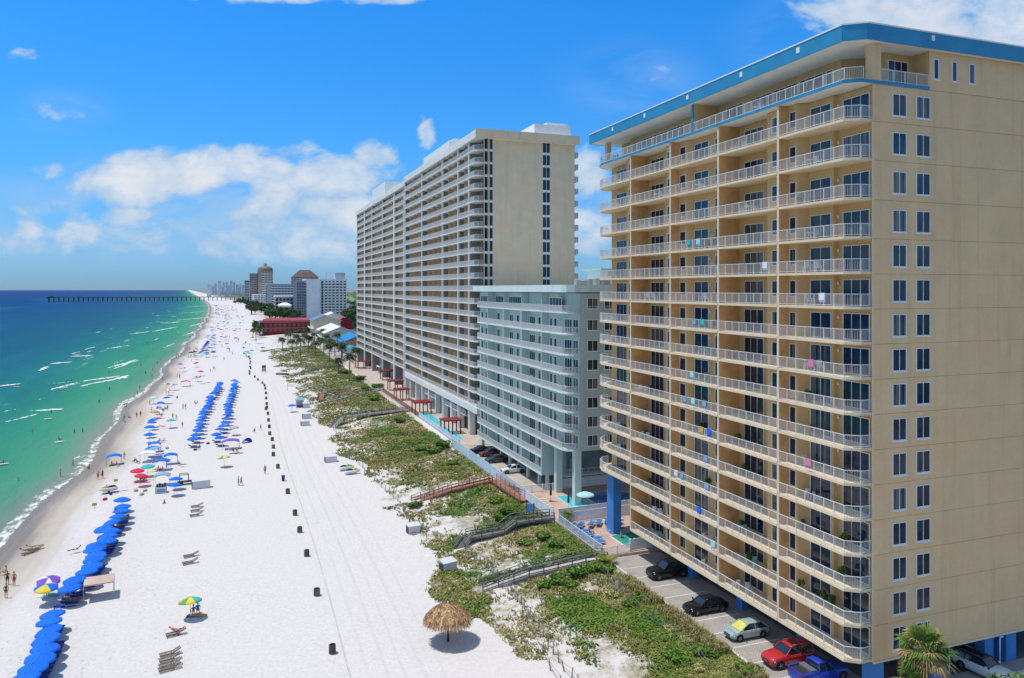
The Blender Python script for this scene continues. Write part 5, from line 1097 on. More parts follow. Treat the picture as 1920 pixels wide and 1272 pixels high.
for y in (-.7,.7): p = MB(); p.tube((0,y-.14,.2),(0,y+.14,.2),.22,.22,12); p.build('wheel', FB['dark'], t)
t = thing('traffic_cone', 'dark orange cone standing alone on the sand below the rental kiosk', 'cone', G(308,944)); mb = MB(); mb.lathe([(.16,.04),(.03,.75),(.001,.75)], 12); mb.build('cone', M('faded cone', (.25,.11,.06), .7, .2, 3), t); mb = MB(); mb.box(-.25,-.25,0,.25,.25,.04); mb.build('base', FB['dark'], t)
for px, py, lb in ((217,906,'small yellow notice board beside the red umbrella on the front beach'),(177,952,'small yellow notice board on the front beach above the blue row')):
    t = thing('notice_board', lb, 'sign', G(px,py), .2); mb = MB(); mb.tube((0,0,-.1),(0,0,.7),.03,.03,6); mb.build('post', wood_p, t); mb = MB(); mb.box(-.35,-.03,.3,.35,.03,.75); mb.build('board', M('yellow board', (.55,.38,.08), .7, .2, 3), t)
for px, py, m_, lb in ((197,938,'red','red cooler box on the front beach above the blue row'),(255,922,'orange','tan beach bag dropped on the sand below the red umbrellas'),(272,922,'orange','brown beach bag right of the dropped tan one'),(266,929,'grey','grey folded mat on the sand below the bags'),(313,842,'grey','grey cooler behind the blue canopies'),(366,845,'dark','dark bag beside the lone sunbather'),(390,833,'dark','dark bag at the near end of the seaward twin row')):
    t = thing('beach_bag', lb, 'bag', G(px,py), random.random()); mb = MB(); mb.loft([[(-.35*s_,-.2*s_,z),(.35*s_,-.2*s_,z),(.35*s_,.2*s_,z),(-.35*s_,.2*s_,z)] for s_, z in ((.9,0),(1,.2),(.85,.36))], smooth=False); mb.build('body', FB[m_], t); mb = MB(); mb.path([(-.25,0,.36),(-.2,0,.5),(.2,0,.5),(.25,0,.36)], .02); mb.build('handle', FB['dark'], t)
t = thing('volleyball_net', 'sagging volleyball net strung between two grey poles at the dune foot', 'net', G(567,733)); a = G(539,733); b_ = G(597,733); o_ = t.location
for p in (a, b_): mb = MB(); mb.tube((p.x,p.y,p.z-.2),(p.x,p.y,p.z+2.6),.07,.06,7); mb.build('pole', wood_g, t, world=True)
mb = MB()
for i in range(24):
    q0 = a.lerp(b_, i/24); q1 = a.lerp(b_, (i+1)/24); s0 = .35*math.sin(math.pi*i/24); s1 = .35*math.sin(math.pi*(i+1)/24)
    for h in (2.45,2.2,1.95,1.7): mb.bar((q0.x,q0.y,q0.z+h-s0),(q1.x,q1.y,q1.z+h-s1), .03 if h not in (2.45,1.7) else .07)
    mb.bar((q0.x,q0.y,q0.z+1.7-s0),(q0.x,q0.y,q0.z+2.45-s0), .02)
mb.build('mesh', M('net cord', (.30,.29,.27), .9, .1), t, world=True)
t = thing('lifeguard_stand', 'dark timber lifeguard stand with a thin mast by the barrels', 'lifeguard stand', G(495,698)); mb = MB()
for x in (-.7,.7):
    for y in (-.6,.6): mb.bar((x*1.2,y*1.2,-.2),(x,y,2.6),.13)
mb.build('leg', wood_d, t); mb = MB(); mb.box(-.85,-.75,1.6,.85,.75,1.75); mb.box(-.85,.65,1.76,.85,.75,2.9); mb.build('platform', wood_d, t); mb = MB(); mb.box(-.8,-.78,.4,.8,-.72,1.5); mb.build('board', M('yellowed board', (.42,.36,.14), .8, .2, 2), t); mb = MB(); mb.tube((.6,.6,1.7),(.6,.6,5.2),.05,.03,6); mb.build('mast', white, t)
t = thing('log_heap', 'stacked brown sand fencing heap on the open sand by the dune', 'heap', G(530,703), -.7); mb = MB()
for i in range(9): mb.tube((-2.6,(i%5)*.5-1.0,.2+.35*(i//5)),(2.6,(i%5)*.5-1.0,.2+.35*(i//5)),.22,.2,8)
mb.build('roll', M('slat rolls', (.20,.15,.10), .95, .4, 3, .4), t)
t = thing('shower_sign', 'blue sign panel between two dark posts beside the dark boardwalk', 'sign', G(994,985)); z0 = 0
for x in (-.55,.55): mb = MB(); mb.box(x-.08,-.08,-.3,x+.08,.08,3.2); mb.build('post', wood_d, t)
mb = MB(); mb.box(-.47,-.04,2.0,.47,.04,3.1); mb.build('panel', M('sign blue', (.10,.33,.62), .6, .1, 2), t); t.rotation_euler.z = -.5
t = thing('notice_post', 'white notice on a dark post in the scrub near the kerb', 'sign', G(1156,1117)); mb = MB(); mb.box(-.06,-.05,-.2,.06,.05,1.4); mb.build('post', wood_d, t); mb = MB(); mb.box(-.17,-.09,.85,.17,-.055,1.65); mb.build('notice', white, t)
# ------------------------------------------------------------------ people
def skin_body(J, E, root=0):
    me = bpy.data.meshes.new('b'); me.from_pydata([j[0] for j in J], E, []); ob = bpy.data.objects.new('b', me); C.objects.link(ob)
    md = ob.modifiers.new('s', 'SKIN'); md.use_smooth_shade = True
    for i, j in enumerate(J):
        sv = me.skin_vertices[0].data[i]; r = j[1]; sv.radius = r if isinstance(r, tuple) else (r, r); sv.use_root = i == root
    sb = ob.modifiers.new('d', 'SUBSURF'); sb.levels = 1; sb.render_levels = 1
    dg = bpy.context.evaluated_depsgraph_get(); out = bpy.data.meshes.new_from_object(ob.evaluated_get(dg)); bpy.data.objects.remove(ob); return out
def pose(hip, kneeL, footL, kneeR, footR, chest, neck, head, elL, haL, elR, haR):
    V = Vector; hip, chest, neck, head = map(V, (hip, chest, neck, head)); kneeL, footL, kneeR, footR, elL, haL, elR, haR = map(V, (kneeL, footL, kneeR, footR, elL, haL, elR, haR))
    side = (V(kneeL)-V(kneeR)); side = V((1,0,0)); hl, hr = hip+side*.09-V((0,0,.03)), hip-side*.09-V((0,0,.03)); sl_, sr = chest+(neck-chest)*.55+side*.17, chest+(neck-chest)*.55-side*.17
    up_ = (head-neck).normalized(); fwd = side.cross(up_)*-1
    J = [(hip,(.145,.115)),(hip.lerp(chest,.5),(.125,.095)),(chest,(.155,.11)),(neck-up_*.05,(.075,.07)),(neck+up_*.03,.055),(head-up_*.05,(.07,.085)),(head+up_*.05,(.08,.095)),(head+up_*.12,(.05,.06))]
    E = [(i, i+1) for i in range(7)]
    def limb(parent, pts):
        nonlocal J, E; last = parent
        for p in pts: J.append(p); E.append((last, len(J)-1)); last = len(J)-1
    for h, k_, f, s_ in ((hl, kneeL, footL, 1), (hr, kneeR, footR, -1)):
        sh_ = (f-k_).normalized(); toe = f+V((0,-.15,-.01)) if abs(sh_.z) > .5 else f+V((0,-.03,.14)); limb(0, [(h,.085),(h.lerp(k_,.5),.075),(k_,.055),(k_.lerp(f,.4),.052),(f,.035),(toe,.032)])
    for s_, e, h in ((sl_, elL, haL), (sr, elR, haR)): limb(2, [(s_,.058),(s_.lerp(e,.5),.045),(e,.037),(e.lerp(h,.5),.034),(h,.026),(h+(h-e).normalized()*.06,(.036,.018))])
    me = skin_body(J, E)
    mb = MB(); mb.v = [tuple(v.co) for v in me.vertices]; mb.f = [list(p.vertices) for p in me.polygons]; mb.m = [0]*len(mb.f); mb.sm = set(range(len(mb.f)))
    for e, h in ((elL, haL), (elR, haR)):                      # four fingers and a thumb on each hand
        d = (h-e).normalized(); ax = d.cross(V((0,1,0))); ax = ax.normalized() if ax.length > .1 else V((1,0,0)); pal = h+d*.085; b_ = d.cross(ax).normalized()
        for i, L in enumerate((.065,.078,.073,.055)): q = pal+ax*(.018*(i-1.5)); mb.tube(q-d*.03, q+d*L*.55, .009, .008, 5); mb.tube(q+d*L*.55, q+d*L*.9+b_*.022, .008, .006, 5)
        q = h+d*.03+ax*.033; mb.tube(q, q+d*.03+ax*.022, .011, .009, 5); mb.tube(q+d*.03+ax*.022, q+d*.062+ax*.026, .009, .007, 5)
    mb.tube(head+fwd*.075-up_*.005, head+fwd*.108-up_*.025, .014, .018, 6)
    for sg in (-1, 1): mb.tube(head+side*.075*sg, head+side*.09*sg+up_*.02, .02, .012, 6)
    n = len(mb.f); pad = lambda pts_, r: None
    def shell(sel, off):
        sub = MB(); mp = {}
        for p in me.polygons:
            if sel(p.center):
                ids = []
                for vi in p.vertices:
                    if vi not in mp: v = me.vertices[vi]; mp[vi] = len(sub.v); sub.v.append(tuple(v.co+v.normal*off))
                    ids.append(mp[vi])
                sub.f.append(ids); sub.m.append(0); sub.sm.add(len(sub.f)-1)
        return sub
    def segd(c, a, b_): ab = b_-a; t = max(0, min(1, (c-a).dot(ab)/ab.length_squared)); return (c-a-ab*t).length
    spine = (chest-hip).normalized()
    trunks = shell(lambda c: (c-hip).dot(spine) < .12 and (segd(c, hl, hl.lerp(kneeL,.55)) < .13 or segd(c, hr, hr.lerp(kneeR,.55)) < .13 or (c-hip).length < .2), .012)
    brief = shell(lambda c: -.13 < (c-hip).dot(spine) < .10 and (c-hip).length < .21 or (abs((c-chest).dot(spine)-.02) < .07 and (c-chest).length < .19), .012)
    shirt = shell(lambda c: -.05 < (c-hip).dot(spine) and (c-neck).dot(spine) < -.02 and segd(c, hip, neck) < .24, .014)
    hair = shell(lambda c: (c-head).length < .2 and (c-head).dot(up_*.8-fwd*.6) > .012, .014)
    return mb, trunks, brief, shirt, hair
S = pose((0,0,.93),(.10,-.02,.5),(.11,.02,.07),(-.10,-.02,.5),(-.11,.02,.07),(0,.01,1.28),(0,0,1.48),(0,-.02,1.62),(.27,.02,1.15),(.26,-.08,.9),(-.27,.02,1.15),(-.26,-.08,.9))
Wk = pose((0,0,.92),(.09,-.18,.52),(.10,-.28,.09),(-.09,.05,.48),(-.10,.32,.14),(0,-.03,1.27),(0,-.05,1.47),(0,-.08,1.61),(.26,.14,1.16),(.25,.2,.93),(-.26,-.1,1.15),(-.24,-.3,.98))
Ar = pose((0,0,.93),(.13,-.04,.5),(.17,0,.07),(-.13,-.04,.5),(-.17,0,.07),(0,.01,1.28),(0,0,1.48),(0,-.02,1.62),(.42,-.02,1.36),(.66,-.06,1.44),(-.42,-.02,1.34),(-.64,-.1,1.28))
St = pose((0,.1,.34),(.12,-.33,.5),(.13,-.5,.1),(-.12,-.33,.5),(-.13,-.5,.1),(0,.2,.68),(0,.22,.88),(0,.19,1.02),(.27,.12,.6),(.2,-.16,.5),(-.27,.12,.6),(-.2,-.16,.5))
Li = pose((0,0,.48),(.10,-.42,.58),(.11,-.85,.47),(-.10,-.42,.50),(-.11,-.85,.47),(0,.33,.60),(0,.50,.70),(0,.62,.79),(.28,.2,.52),(.24,-.06,.5),(-.28,.2,.52),(-.24,-.06,.5))
skins = [M('tanned skin', (.46,.24,.145), .55, .1, 6, spec=.35), M('fair skin', (.60,.36,.25), .55, .1, 6, spec=.35), M('brown skin', (.22,.11,.065), .55, .1, 6, spec=.35)]
hairs = [M('dark hair', (.03,.02,.015), .7, .2, 8), M('brown hair', (.10,.055,.03), .7, .2, 8), M('blond hair', (.42,.30,.13), .7, .2, 8)]
cloth = {n: M(n+' swimwear', c, .8, .1, 6, rand=.08) for n, c in dict(black=(.02,.02,.022), navy=(.02,.03,.12), red=(.50,.03,.04), white=(.7,.7,.7), teal=(.03,.30,.32), orange=(.65,.22,.03), pink=(.65,.14,.26), grey=(.25,.26,.28), yellow=(.65,.5,.05), blue=(.04,.14,.50), green=(.06,.25,.08)).items()}
PEOPLE = {}
for nm, P_ in dict(stand=S, walk=Wk, reach=Ar, sit=St, lie=Li).items():
    for sx, k_ in (('m', 1), ('w', 2), ('s', 3)):
        t = thing('person', 'person', 'person', (0,0,0)); link('body', P_[0].mesh('body', skins[0]), t); link('swimwear', P_[2 if k_ == 2 else 1].mesh('swimwear', cloth['black']), t); link('hair', P_[4].mesh('hair', hairs[0]), t)
        if k_ == 3: link('shirt', P_[3].mesh('shirt', cloth['white']), t)
        PEOPLE[nm+sx] = t
CN = list(cloth); prn = random.Random(5); npers = 0
def person(kind, px, py, label, col=None, rz=None, loc=None, sc=None, group='bathers and walkers', shirt=None, dz=0):
    global npers; npers += 1
    p = loc if loc is not None else G(px, py); p = Vector(p)+Vector((0,0,dz))
    o = put(PEOPLE[kind], p, prn.uniform(0,6.28) if rz is None else rz, label, group, sc or prn.uniform(.96,1.04))
    recolor(o, {'body': prn.choice(skins), 'hair': prn.choice(hairs), 'swimwear': cloth[col or prn.choice(CN)], 'shirt': cloth[shirt or prn.choice(CN)]}); return o
P_ = person
P_('standm',13.8,1097,'bather in dark trunks standing at the wet sand edge beside a companion in red','black',.2); P_('standm',26.4,1099,'bather in red trunks standing with hands in front beside one in black','red',-.3); P_('standw',11.3,1122,'bather in a dark bikini nearest the camera on the wet sand','navy',2.9)
P_('standm',184,900,'person in a long red shirt walking at the water line','red',.3,shirt='red'); P_('standm',192,898,'person in dark clothes walking beside the one in red at the water line','black',.5)
sw = [(31,724,-.9,'sit','swimmer on a white float in the breaking wave'),(85,721,-.9,'stand','bather waist deep before the long breaking wave'),(125,717,-.6,'stand','bather standing above the breaking wave, taller of two'),(134,715,-.6,'stand','second bather above the breaking wave'),(100,729,-1.0,'stand','swimmer in the foam of the long breaker'),(204.5,699,-.7,'stand','wading bather, first of a pair in far shallows'),(210,699,-.7,'stand','wading bather, second of a pair in far shallows'),(186,755,-.6,'stand','lone bather in flat green water'),(96,773,-.9,'stand','bather on the second breaker line'),(90,785,-.5,'sit','swimmer sitting on a pale float'),(61,810,-1.0,'stand','lone swimmer far left of the paired waders'),(139,811,-.6,'stand','bather in dark trunks, left of two waders in green water'),(155,811,-.6,'stand','bather, right of two waders in green water'),(112,826,-.3,'sit','bather kneeling on a white board in green water'),(5,870,-.3,'sit','swimmer with a float at the picture edge'),(34,901,-1.1,'stand','swimmer with only the head above green water'),(48,735,-1.1,'stand','swimmer beyond the surf near the pale streaks'),(53,718,-1.1,'stand','swimmer far out near the surf'),(36,728,-1.1,'stand','swimmer just behind the small breaker'),
      (136.6,874,-.3,'reach','bather wading with arms out where a wavelet breaks'),(113,895,-.2,'reach','bather with outstretched arms in the swash foam'),(166,880,-.2,'sit','bather sitting in the swash foam')]
for px, py, dz, kd, lb in sw:
    x, y = ray(px, py, 0.02); P_(kd+prn.choice('mw'), 0, 0, lb, None, None, (x, y, dz*(1 if kd != 'sit' else .35)))
for px, py in ((90,786),(112,829),(5,871),(31,725)):
    x, y = ray(px, py, 0.02); t = thing('float_board', 'pale float board under a bather in the green water at %s' % {90:'the second breaker', 112:'mid shallows', 5:'the outer edge', 31:'the small breaking wave'}[px], 'float', (x, y, .05), .4); mb = MB(); mb.loft([[(xx_,-w_,.0),(xx_,-w_,.08),(xx_,w_,.08),(xx_,w_,.0)] for xx_, w_ in ((-1,.1),(-.7,.33),(.6,.36),(1,.12))], smooth=False); mb.build('board', FB['white'], t)
ld = [(273,703,'walk','walker at the far water line'),(285,709,'stand','walker just below the yellow clad group'),(286,697,'stand','bather in yellow in the far water line group'),(290,699,'sit','child crouching at the far water line group'),(304,713,'stand','bather standing at the top of the wet sand'),(307,714,'sit','bather sitting beside the one at the top of the wet sand'),(262,731,'walk','bather leaning forward in the swash'),(257.5,741,'stand','bather standing in swash below the leaning one'),(233,762,'sit','bather bending at the wavelet edge'),(236,765,'sit','child beside the bending bather'),(256,784,'stand','dark clad walker, first of a pair on damp sand'),(263.5,782,'stand','second walker of the pair on damp sand'),(242,785,'sit','bather sitting on wet sand facing the sea'),(232,793,'sit','bather sitting lower on the wet sand'),(232,786,'sit','child sitting higher on the wet sand'),(281,760,'stand','bather standing at the crowd edge beside the pale umbrella'),(343,768,'walk','walker on open sand, left of two'),(348,768,'walk','walker on open sand, right of two'),(324,786,'walk','walker above the turquoise umbrella, left of two'),(330.6,789,'walk','walker above the turquoise umbrella, right of two'),(342,803,'walk','faint lone walker between crowd and twin rows'),(394.5,699,'walk','walker behind the red umbrella'),(400,694,'stand','standing beachgoer, left of the tall pair beyond the twin rows'),(402.7,694,'stand','standing beachgoer, right of the tall pair beyond the twin rows'),(366,758,'sit','seated person, left of the dark pair on open sand'),(369,758,'sit','seated person, right of the dark pair on open sand'),(333,709,'stand','standing bather among mats beyond the crowd'),(337,710,'stand','child beside the standing bather beyond the crowd'),
      (284,774,'stand','bather at the left of the tan orange umbrella'),(314,770,'stand','bather right of the panelled umbrella'),(310,768,'sit','seated bather under the panelled umbrella'),(306,773,'sit','seated bather beside the tan orange umbrella'),(298,780,'sit','bather lying among pink towels'),(303,782,'sit','bather sitting among pink towels'),(312,738,'stand','bather in black standing below the pink umbrella'),(316,738,'stand','second bather standing below the pink umbrella'),(332,748,'sit','sunbather on a mat right of the blue umbrellas'),(304,803,'lie','sunbather on a lounger right of the short column'),(298,830,'sit','bather sitting right of the slate umbrella'),(306,830,'sit','bather in a chair right of the slate umbrella'),(489,808,'walk','lone walker near the line of barrels'),(477,811,'sit','child sitting left of the walker near the barrels'),(497,889,'stand','person in dark clothes near the blue bin'),(447,911,'stand','person, left of the pair with a net on open sand'),(452,911,'walk','person, right of the pair with a net on open sand'),(373,843,'sit','sunbather sitting up alone in front of the seaward twin row'),(430,846,'sit','dark seated person under the purple canopy'),(437,848,'sit','seated person in the middle under the purple canopy'),(444,849,'sit','seated person at the outer side of the purple canopy'),(462,671,'walk','walker on grey sand far up the beach'),(420,676,'stand','distant lone stander mid beach'),(430,634,'stand','tiny stander far up the beach'),
      (252,868,'sit','child at the left of the teal umbrella group'),(258,870,'sit','seated bather left of the teal umbrella'),(295,884,'sit','orange clad bather left under the blue canopy'),(300,887,'sit','orange clad bather in the middle under the blue canopy'),(305,885,'sit','bather right of the orange clad group'),(312,882,'stand','bather standing at a leg of the blue canopy'),(264,902,'sit','bather under the lower red umbrella'),(270,902,'sit','bather sitting on red mats right of the red umbrella'),(280,900,'lie','sunbather on a lounger below the yellow towel'),(335,873,'sit','seated person at the landward canopy, upper'),(342,876,'lie','reclining person at the landward canopy'),(233,862,'stand','person standing behind the lone blue canopy'),(211,874,'sit','person seated under the lone blue canopy, seaward side'),(220,875,'sit','person seated under the lone blue canopy, inland side'),
      (48,1038,'lie','reclining sunbather, left of two on the damp sand'),(60,1032,'lie','reclining sunbather, right of two on the damp sand'),(8,1078,'sit','bather in a low chair left of the standing couple'),(141,1037,'lie','sunbather stretched toward the sea beside the long row'),(90,1114,'sit','person sitting under the yellow umbrella'),(97,1113,'lie','person lying right of the yellow umbrella'),(124,1134,'sit','person in blue sitting at the near end of the long row'),(134,1133,'lie','person on a lounger beside the tan canopy leg'),(362,1152,'sit','person in white sitting under the striped umbrella'),(371,1150,'sit','person in orange sitting right of the striped umbrella'),(330,1190,'lie','sunbather lying on the wooden lounger in the open')]
fix = {286:'yellow',371:'orange',124:'blue',295:'orange',300:'orange',312:'black',330:'pink',362:'white'}
for px, py, kd, lb in ld:
    o = P_(kd+prn.choice('mws') if kd != 'lie' else kd+prn.choice('mw'), px, py, lb, fix.get(int(px)), R(76) if kd == 'lie' else None)
    if kd == 'lie' and px in (48,60,141): o.rotation_euler.z = R(-60 if px == 141 else 110)
for i in range(105):
    y = 400+(prn.random()**1.4)*1100; s_ = prn.choice((prn.uniform(-6,3), prn.uniform(2,30), prn.uniform(5,40))); x = shore(y)+s_
    P_(prn.choice(('stand','walk','sit'))+prn.choice('mws'), 0, 0, 'tiny far bather on the crowded strip before the pier', None, None, (x, y, max(-.5, gz(x, y))), None, 'tiny bathers toward the pier')
for i in range(26):
    y = 300+prn.random()*900; x = shore(y)-prn.uniform(4, 34)
    P_('standm', 0, 0, 'tiny far bather in the water before the pier', None, None, (x, y, -.8), None, 'tiny swimmers toward the pier')
# chairs and loungers beside people and about the strip
for px, py, lb in ((50,1039,'lounger under the left of two reclining sunbathers'),(62,1033,'lounger under the right of two reclining sunbathers')): put(LG_wood, G(px-8,py+4), R(40), lb, 'wooden loungers on open sand')
tw_c = ['pink','blue','yellow','teal','red','white','orange','navy','green','slate']
tw_me = MB(); tw_me.loft([[(-.9,-.4,.02),(-.9,-.4,.05),(-.9,.4,.05),(-.9,.4,.02)],[(.2,-.42,.02),(.2,-.42,.07),(.2,.42,.05),(.2,.42,.02)],[(.9,-.4,.02),(.9,-.4,.05),(.9,.4,.05),(.9,.4,.02)]], smooth=False); TW = link('beach_towel', tw_me.mesh('beach_towel', FB['pink'])); tag(TW, 'towel', 'towel'); freeze(TW)
for i, (px, py, c_) in enumerate(((302,785,'pink'),(296,783,'red'),(284,885,'yellow'),(289,893,'yellow'),(272,905,'red'),(262,905,'red'),(304,827,'pink'),(322,737,'pink'),(318,731,'pink'),(372,708,'blue'),(364,710,'blue'),(128,1136,'blue'),(118,1137,'navy'),(88,1118,'white'),(94,1118,'teal'),(366,1155,'navy'),(372,1154,'orange'),(300,852,'navy'),(294,862,'purple'),(283,863,'purple'),(438,851,'dark'),(448,850,'dark'),(334,720,'multi'),(380,720,'dark'),(390,718,'dark'))):
    o = put(TW, G(px,py), prn.uniform(-.4,.4), 'beach towel, %s counted up from the near end, %s coloured, beside its owners' % (ORD[i], {'multi':'white'}.get(c_, c_)), 'beach towels'); recolor(o, {'beach_towel': FB.get(c_, FB['white'])})
# ------------------------------------------------------------------ cars
def paint(name, rgb): return M(name, rgb, .28, .04, .6, coat=.7, spec=.5)
carglass = M('car glass', (.02,.03,.04), .05, .2, .8, spec=.7); tyre_m = M('tyre rubber', (.025,.025,.026), .9, .2, 6); rim_m = M('alloy rim', (.50,.51,.52), .3, .1, 6, metal=.7); chrome = M('bright trim', (.62,.63,.64), .2, .05, 3, metal=.8); headl = M('headlamp lens', (.62,.66,.70), .12, .05, 3); taill = M('tail lamp lens', (.35,.02,.02), .25, .1, 3)
def car(label, x, y, rz, m, L=4.7, W=1.84, H=1.5, belt=.95, hood=.92, kind='sedan', z=2.345, shade=None, roofm=None, clr=.2, wr=.34):
    t = thing('parked_car', label, 'car', (x, y, z), rz, 'parked cars'); h = W/2; f, r_ = L/2, -L/2
    g0, g1, r0, r1 = dict(sedan=(-1.75,1.05,-1.0,.25), hatch=(-2.05,1.3,-1.35,.25), suv=(-2.25,.95,-2.05,.2), pickup=(-.75,1.1,-.6,.35))[kind]
    st = [(r_,.84,.45,belt-.14),(r_+.12,.93,.30,belt-.04 if kind != 'pickup' else belt),(r_+.5,.99,clr+.04,belt+.02),(-.8,1,clr,belt+.02),(.6,1,clr,belt),(g1+.05,1,clr,belt-.01),(g1+.5,.985,clr,hood),(f-.45,.95,clr+.04,hood-.06),(f-.12,.86,.30,hood-.17),(f,.74,.42,hood-.30)]
    secs = []
    for sx, w_, zb, zt in st:
        w_ *= h; zm = zb+(zt-zb)*.55; secs.append([(sx,-w_*.9,zb),(sx,-w_,zb+.12),(sx,-w_,zm),(sx,-w_*.965,zt-.05),(sx,-w_*.86,zt),(sx,0,zt+.025),(sx,w_*.86,zt),(sx,w_*.965,zt-.05),(sx,w_,zm),(sx,w_,zb+.12),(sx,w_*.9,zb)])
    mb = MB(); mb.loft(secs); mb.build('body', m, t)
    bz = belt-.03; tw = h*.74; bw_ = h*.93
    lo = [(g0,-bw_,bz),(g1,-bw_*.97,bz-.02),(g1,bw_*.97,bz-.02),(g0,bw_,bz)]; hi = [(r0,-tw,H-.04),(r1,-tw,H-.04),(r1,tw,H-.04),(r0,tw,H-.04)]
    def face(a, b_, nm, mt): 
        q = MB(); q.add([lo[a],lo[b_],hi[b_],hi[a]], [(0,1,2,3)]); q.build(nm, mt, t)
    face(0,1,'side_window',carglass); face(1,2,'windscreen',shade or carglass); face(2,3,'side_window',carglass); face(3,0,'rear_window',carglass)
    mb = MB(); rs = [[(sx,-w_,H-.05),(sx,-w_*.8,zt),(sx,0,zt+.03),(sx,w_*.8,zt),(sx,w_,H-.05)] for sx, w_, zt in ((r0-.08,tw*.97,H-.03),(r0+.2,tw*1.03,H),(r1-.25,tw*1.03,H),(r1+.1,tw*.97,H-.04))]; mb.loft(rs, closed=True)
    for i in range(4): mb.bar(lo[i], hi[i], .075, .09)
    for sy in (-1,1):
        xm = (g0+g1)/2-.1; mb.bar((xm,sy*bw_,bz),(xm*.7+(r0+r1)*.15,sy*tw,H-.05),.09,.05)
        if kind == 'suv': mb.bar((-1.25,sy*bw_,bz),(-1.2,sy*tw,H-.05),.10,.05)
    mb.build('roof', roofm or m, t)
    wx = (f-.85, r_+.88)
    for sx in wx:
        for sy in (-1,1):
            a = MB(); a.tube((sx,sy*(h-.16),wr+.0),(sx,sy*(h+.006),wr+.0),wr+.075,wr+.075,20); a.build('wheel_arch', tyre_m, t)
            q = MB(); yo = sy*(h+.015); yi = sy*(h-.18); rg = [(wr*.62,yo),(wr*.9,yo),(wr,yo-sy*.03),(wr,yi)]; N = 20; v = []
            for rr, yy in rg:
                for i in range(N): an = 6.2832*i/N; v.append((sx+rr*math.cos(an), yy, wr+rr*math.sin(an)))
            q.add(v, [(k_*N+i, k_*N+(i+1)%N, (k_+1)*N+(i+1)%N, (k_+1)*N+i) for k_ in range(3) for i in range(N)], True); wh = q.build('wheel', tyre_m, t)
            q = MB(); yr = sy*(h+.005)
            for i in range(5):
                an = 6.2832*i/5; q.bar((sx,yr,wr),(sx+wr*.62*math.cos(an),yr,wr+wr*.62*math.sin(an)),.09,.03)
            q.tube((sx,yr-sy*.02,wr),(sx,yr+sy*.02,wr),.07,.07,10); q.build('rim', rim_m, wh)
    for sy in (-1,1):
        q = MB(); q.loft([[(f-.34,sy*h*.86,hood-.25),(f-.02,sy*h*.52,hood-.30),(f-.06,sy*h*.52,hood-.42),(f-.30,sy*h*.90,hood-.36)],[(f-.30,sy*h*.93,hood-.245),(f+.012,sy*h*.55,hood-.295),(f+.01,sy*h*.55,hood-.425),(f-.26,sy*h*.945,hood-.365)]], smooth=False); q.build('headlight', headl, t)
        q = MB(); q.cbox((r_+.02,sy*h*.72,belt-.2),.1,.3,.2); q.build('tail_light', taill, t)
        q = MB(); q.loft([[(g1-.25,sy*(h+.01),belt+.04),(g1-.12,sy*(h+.01),belt+.04),(g1-.12,sy*(h+.01),belt+.18),(g1-.25,sy*(h+.01),belt+.18)],[(g1-.27,sy*(h+.19),belt+.05),(g1-.14,sy*(h+.19),belt+.05),(g1-.14,sy*(h+.19),belt+.2),(g1-.27,sy*(h+.19),belt+.2)]], smooth=False); q.build('mirror', m, t)
        q = MB(); q.cbox((.05,sy*(h+.008),belt-.17),.18,.03,.03); q.cbox((-.95,sy*(h+.008),belt-.17),.18,.03,.03); q.build('door_handle', chrome, t)
    q = MB(); q.cbox((f-.005,0,.58),.06,W*.46,.16); q.cbox((f-.03,0,.38),.06,W*.62,.1); q.build('grille', tyre_m, t); q = MB(); q.cbox((f+.03,0,.59),.03,W*.30,.03); q.build('grille_bar', chrome, t)
    if kind == 'pickup':
        q = MB(); q.box(r_+.1,-h*.84,belt+.045,g0-.08,h*.84,belt+.06); q.build('bed_floor', tyre_m, t)
        q = MB(); q.bar((r_+.06,-h*.93,belt+.09),(g0-.03,-h*.93,belt+.09),.13,.14); q.bar((r_+.06,h*.93,belt+.09),(g0-.03,h*.93,belt+.09),.13,.14); q.bar((r_+.06,-h*.93,belt+.09),(r_+.06,h*.93,belt+.09),.1,.14); q.build('bed_rail', m, t)
        q = MB(); q.box(g0-.75,-h*.8,belt+.061,g0-.15,h*.8,belt+.22); q.build('toolbox', chrome, t)
    if kind == 'suv':
        for sy in (-1,1): q = MB(); q.bar((r0+.1,sy*tw*.9,H+.05),(r1-.2,sy*tw*.9,H+.05),.05,.04); q.build('roof_rack', chrome, t)
    return t
blackp = M('black car paint', (.005,.0055,.006), .18, .04, .6, coat=.3, spec=.4); redp = paint('red car paint', (.48,.015,.02)); bluep = paint('blue pickup paint', (.01,.05,.45)); silv = paint('silver green car paint', (.33,.42,.37)); whitep = paint('white car paint', (.70,.71,.72)); darkp = paint('dark grey car paint', (.04,.045,.05)); dkred = paint('maroon car paint', (.12,.01,.02))
sunroof = M('dark sunroof glass', (.01,.01,.012), .08, .1, 2)
PI = math.pi
car('black four-wheel drive, last car before the pool deck under the beige block', 48.0, 77.0, PI, blackp, 5.0, 2.0, 1.85, 1.15, 1.12, 'suv', wr=.39)
car('black saloon parked between the black four-wheel drive and the silver green hatchback', 46.6, 67.3, PI, blackp, 4.8, 1.84, 1.46, .95, .92, 'sedan')
car('silver green hatchback with a yellow windscreen shade', 47.0, 61.0, PI, silv, 4.45, 1.74, 1.5, .97, .9, 'hatch', shade=M('yellow sun shade', (.62,.56,.10), .7, .2, 4))
rc = car('red four-wheel drive with a dark sunroof, nose out from under the beige block', 47.3, 55.4, PI, redp, 4.9, 1.9, 1.75, 1.1, 1.08, 'suv', wr=.38); q = MB(); q.box(-.75,-.36,1.772,-.1,.36,1.785); q.build('sunroof', sunroof, rc)
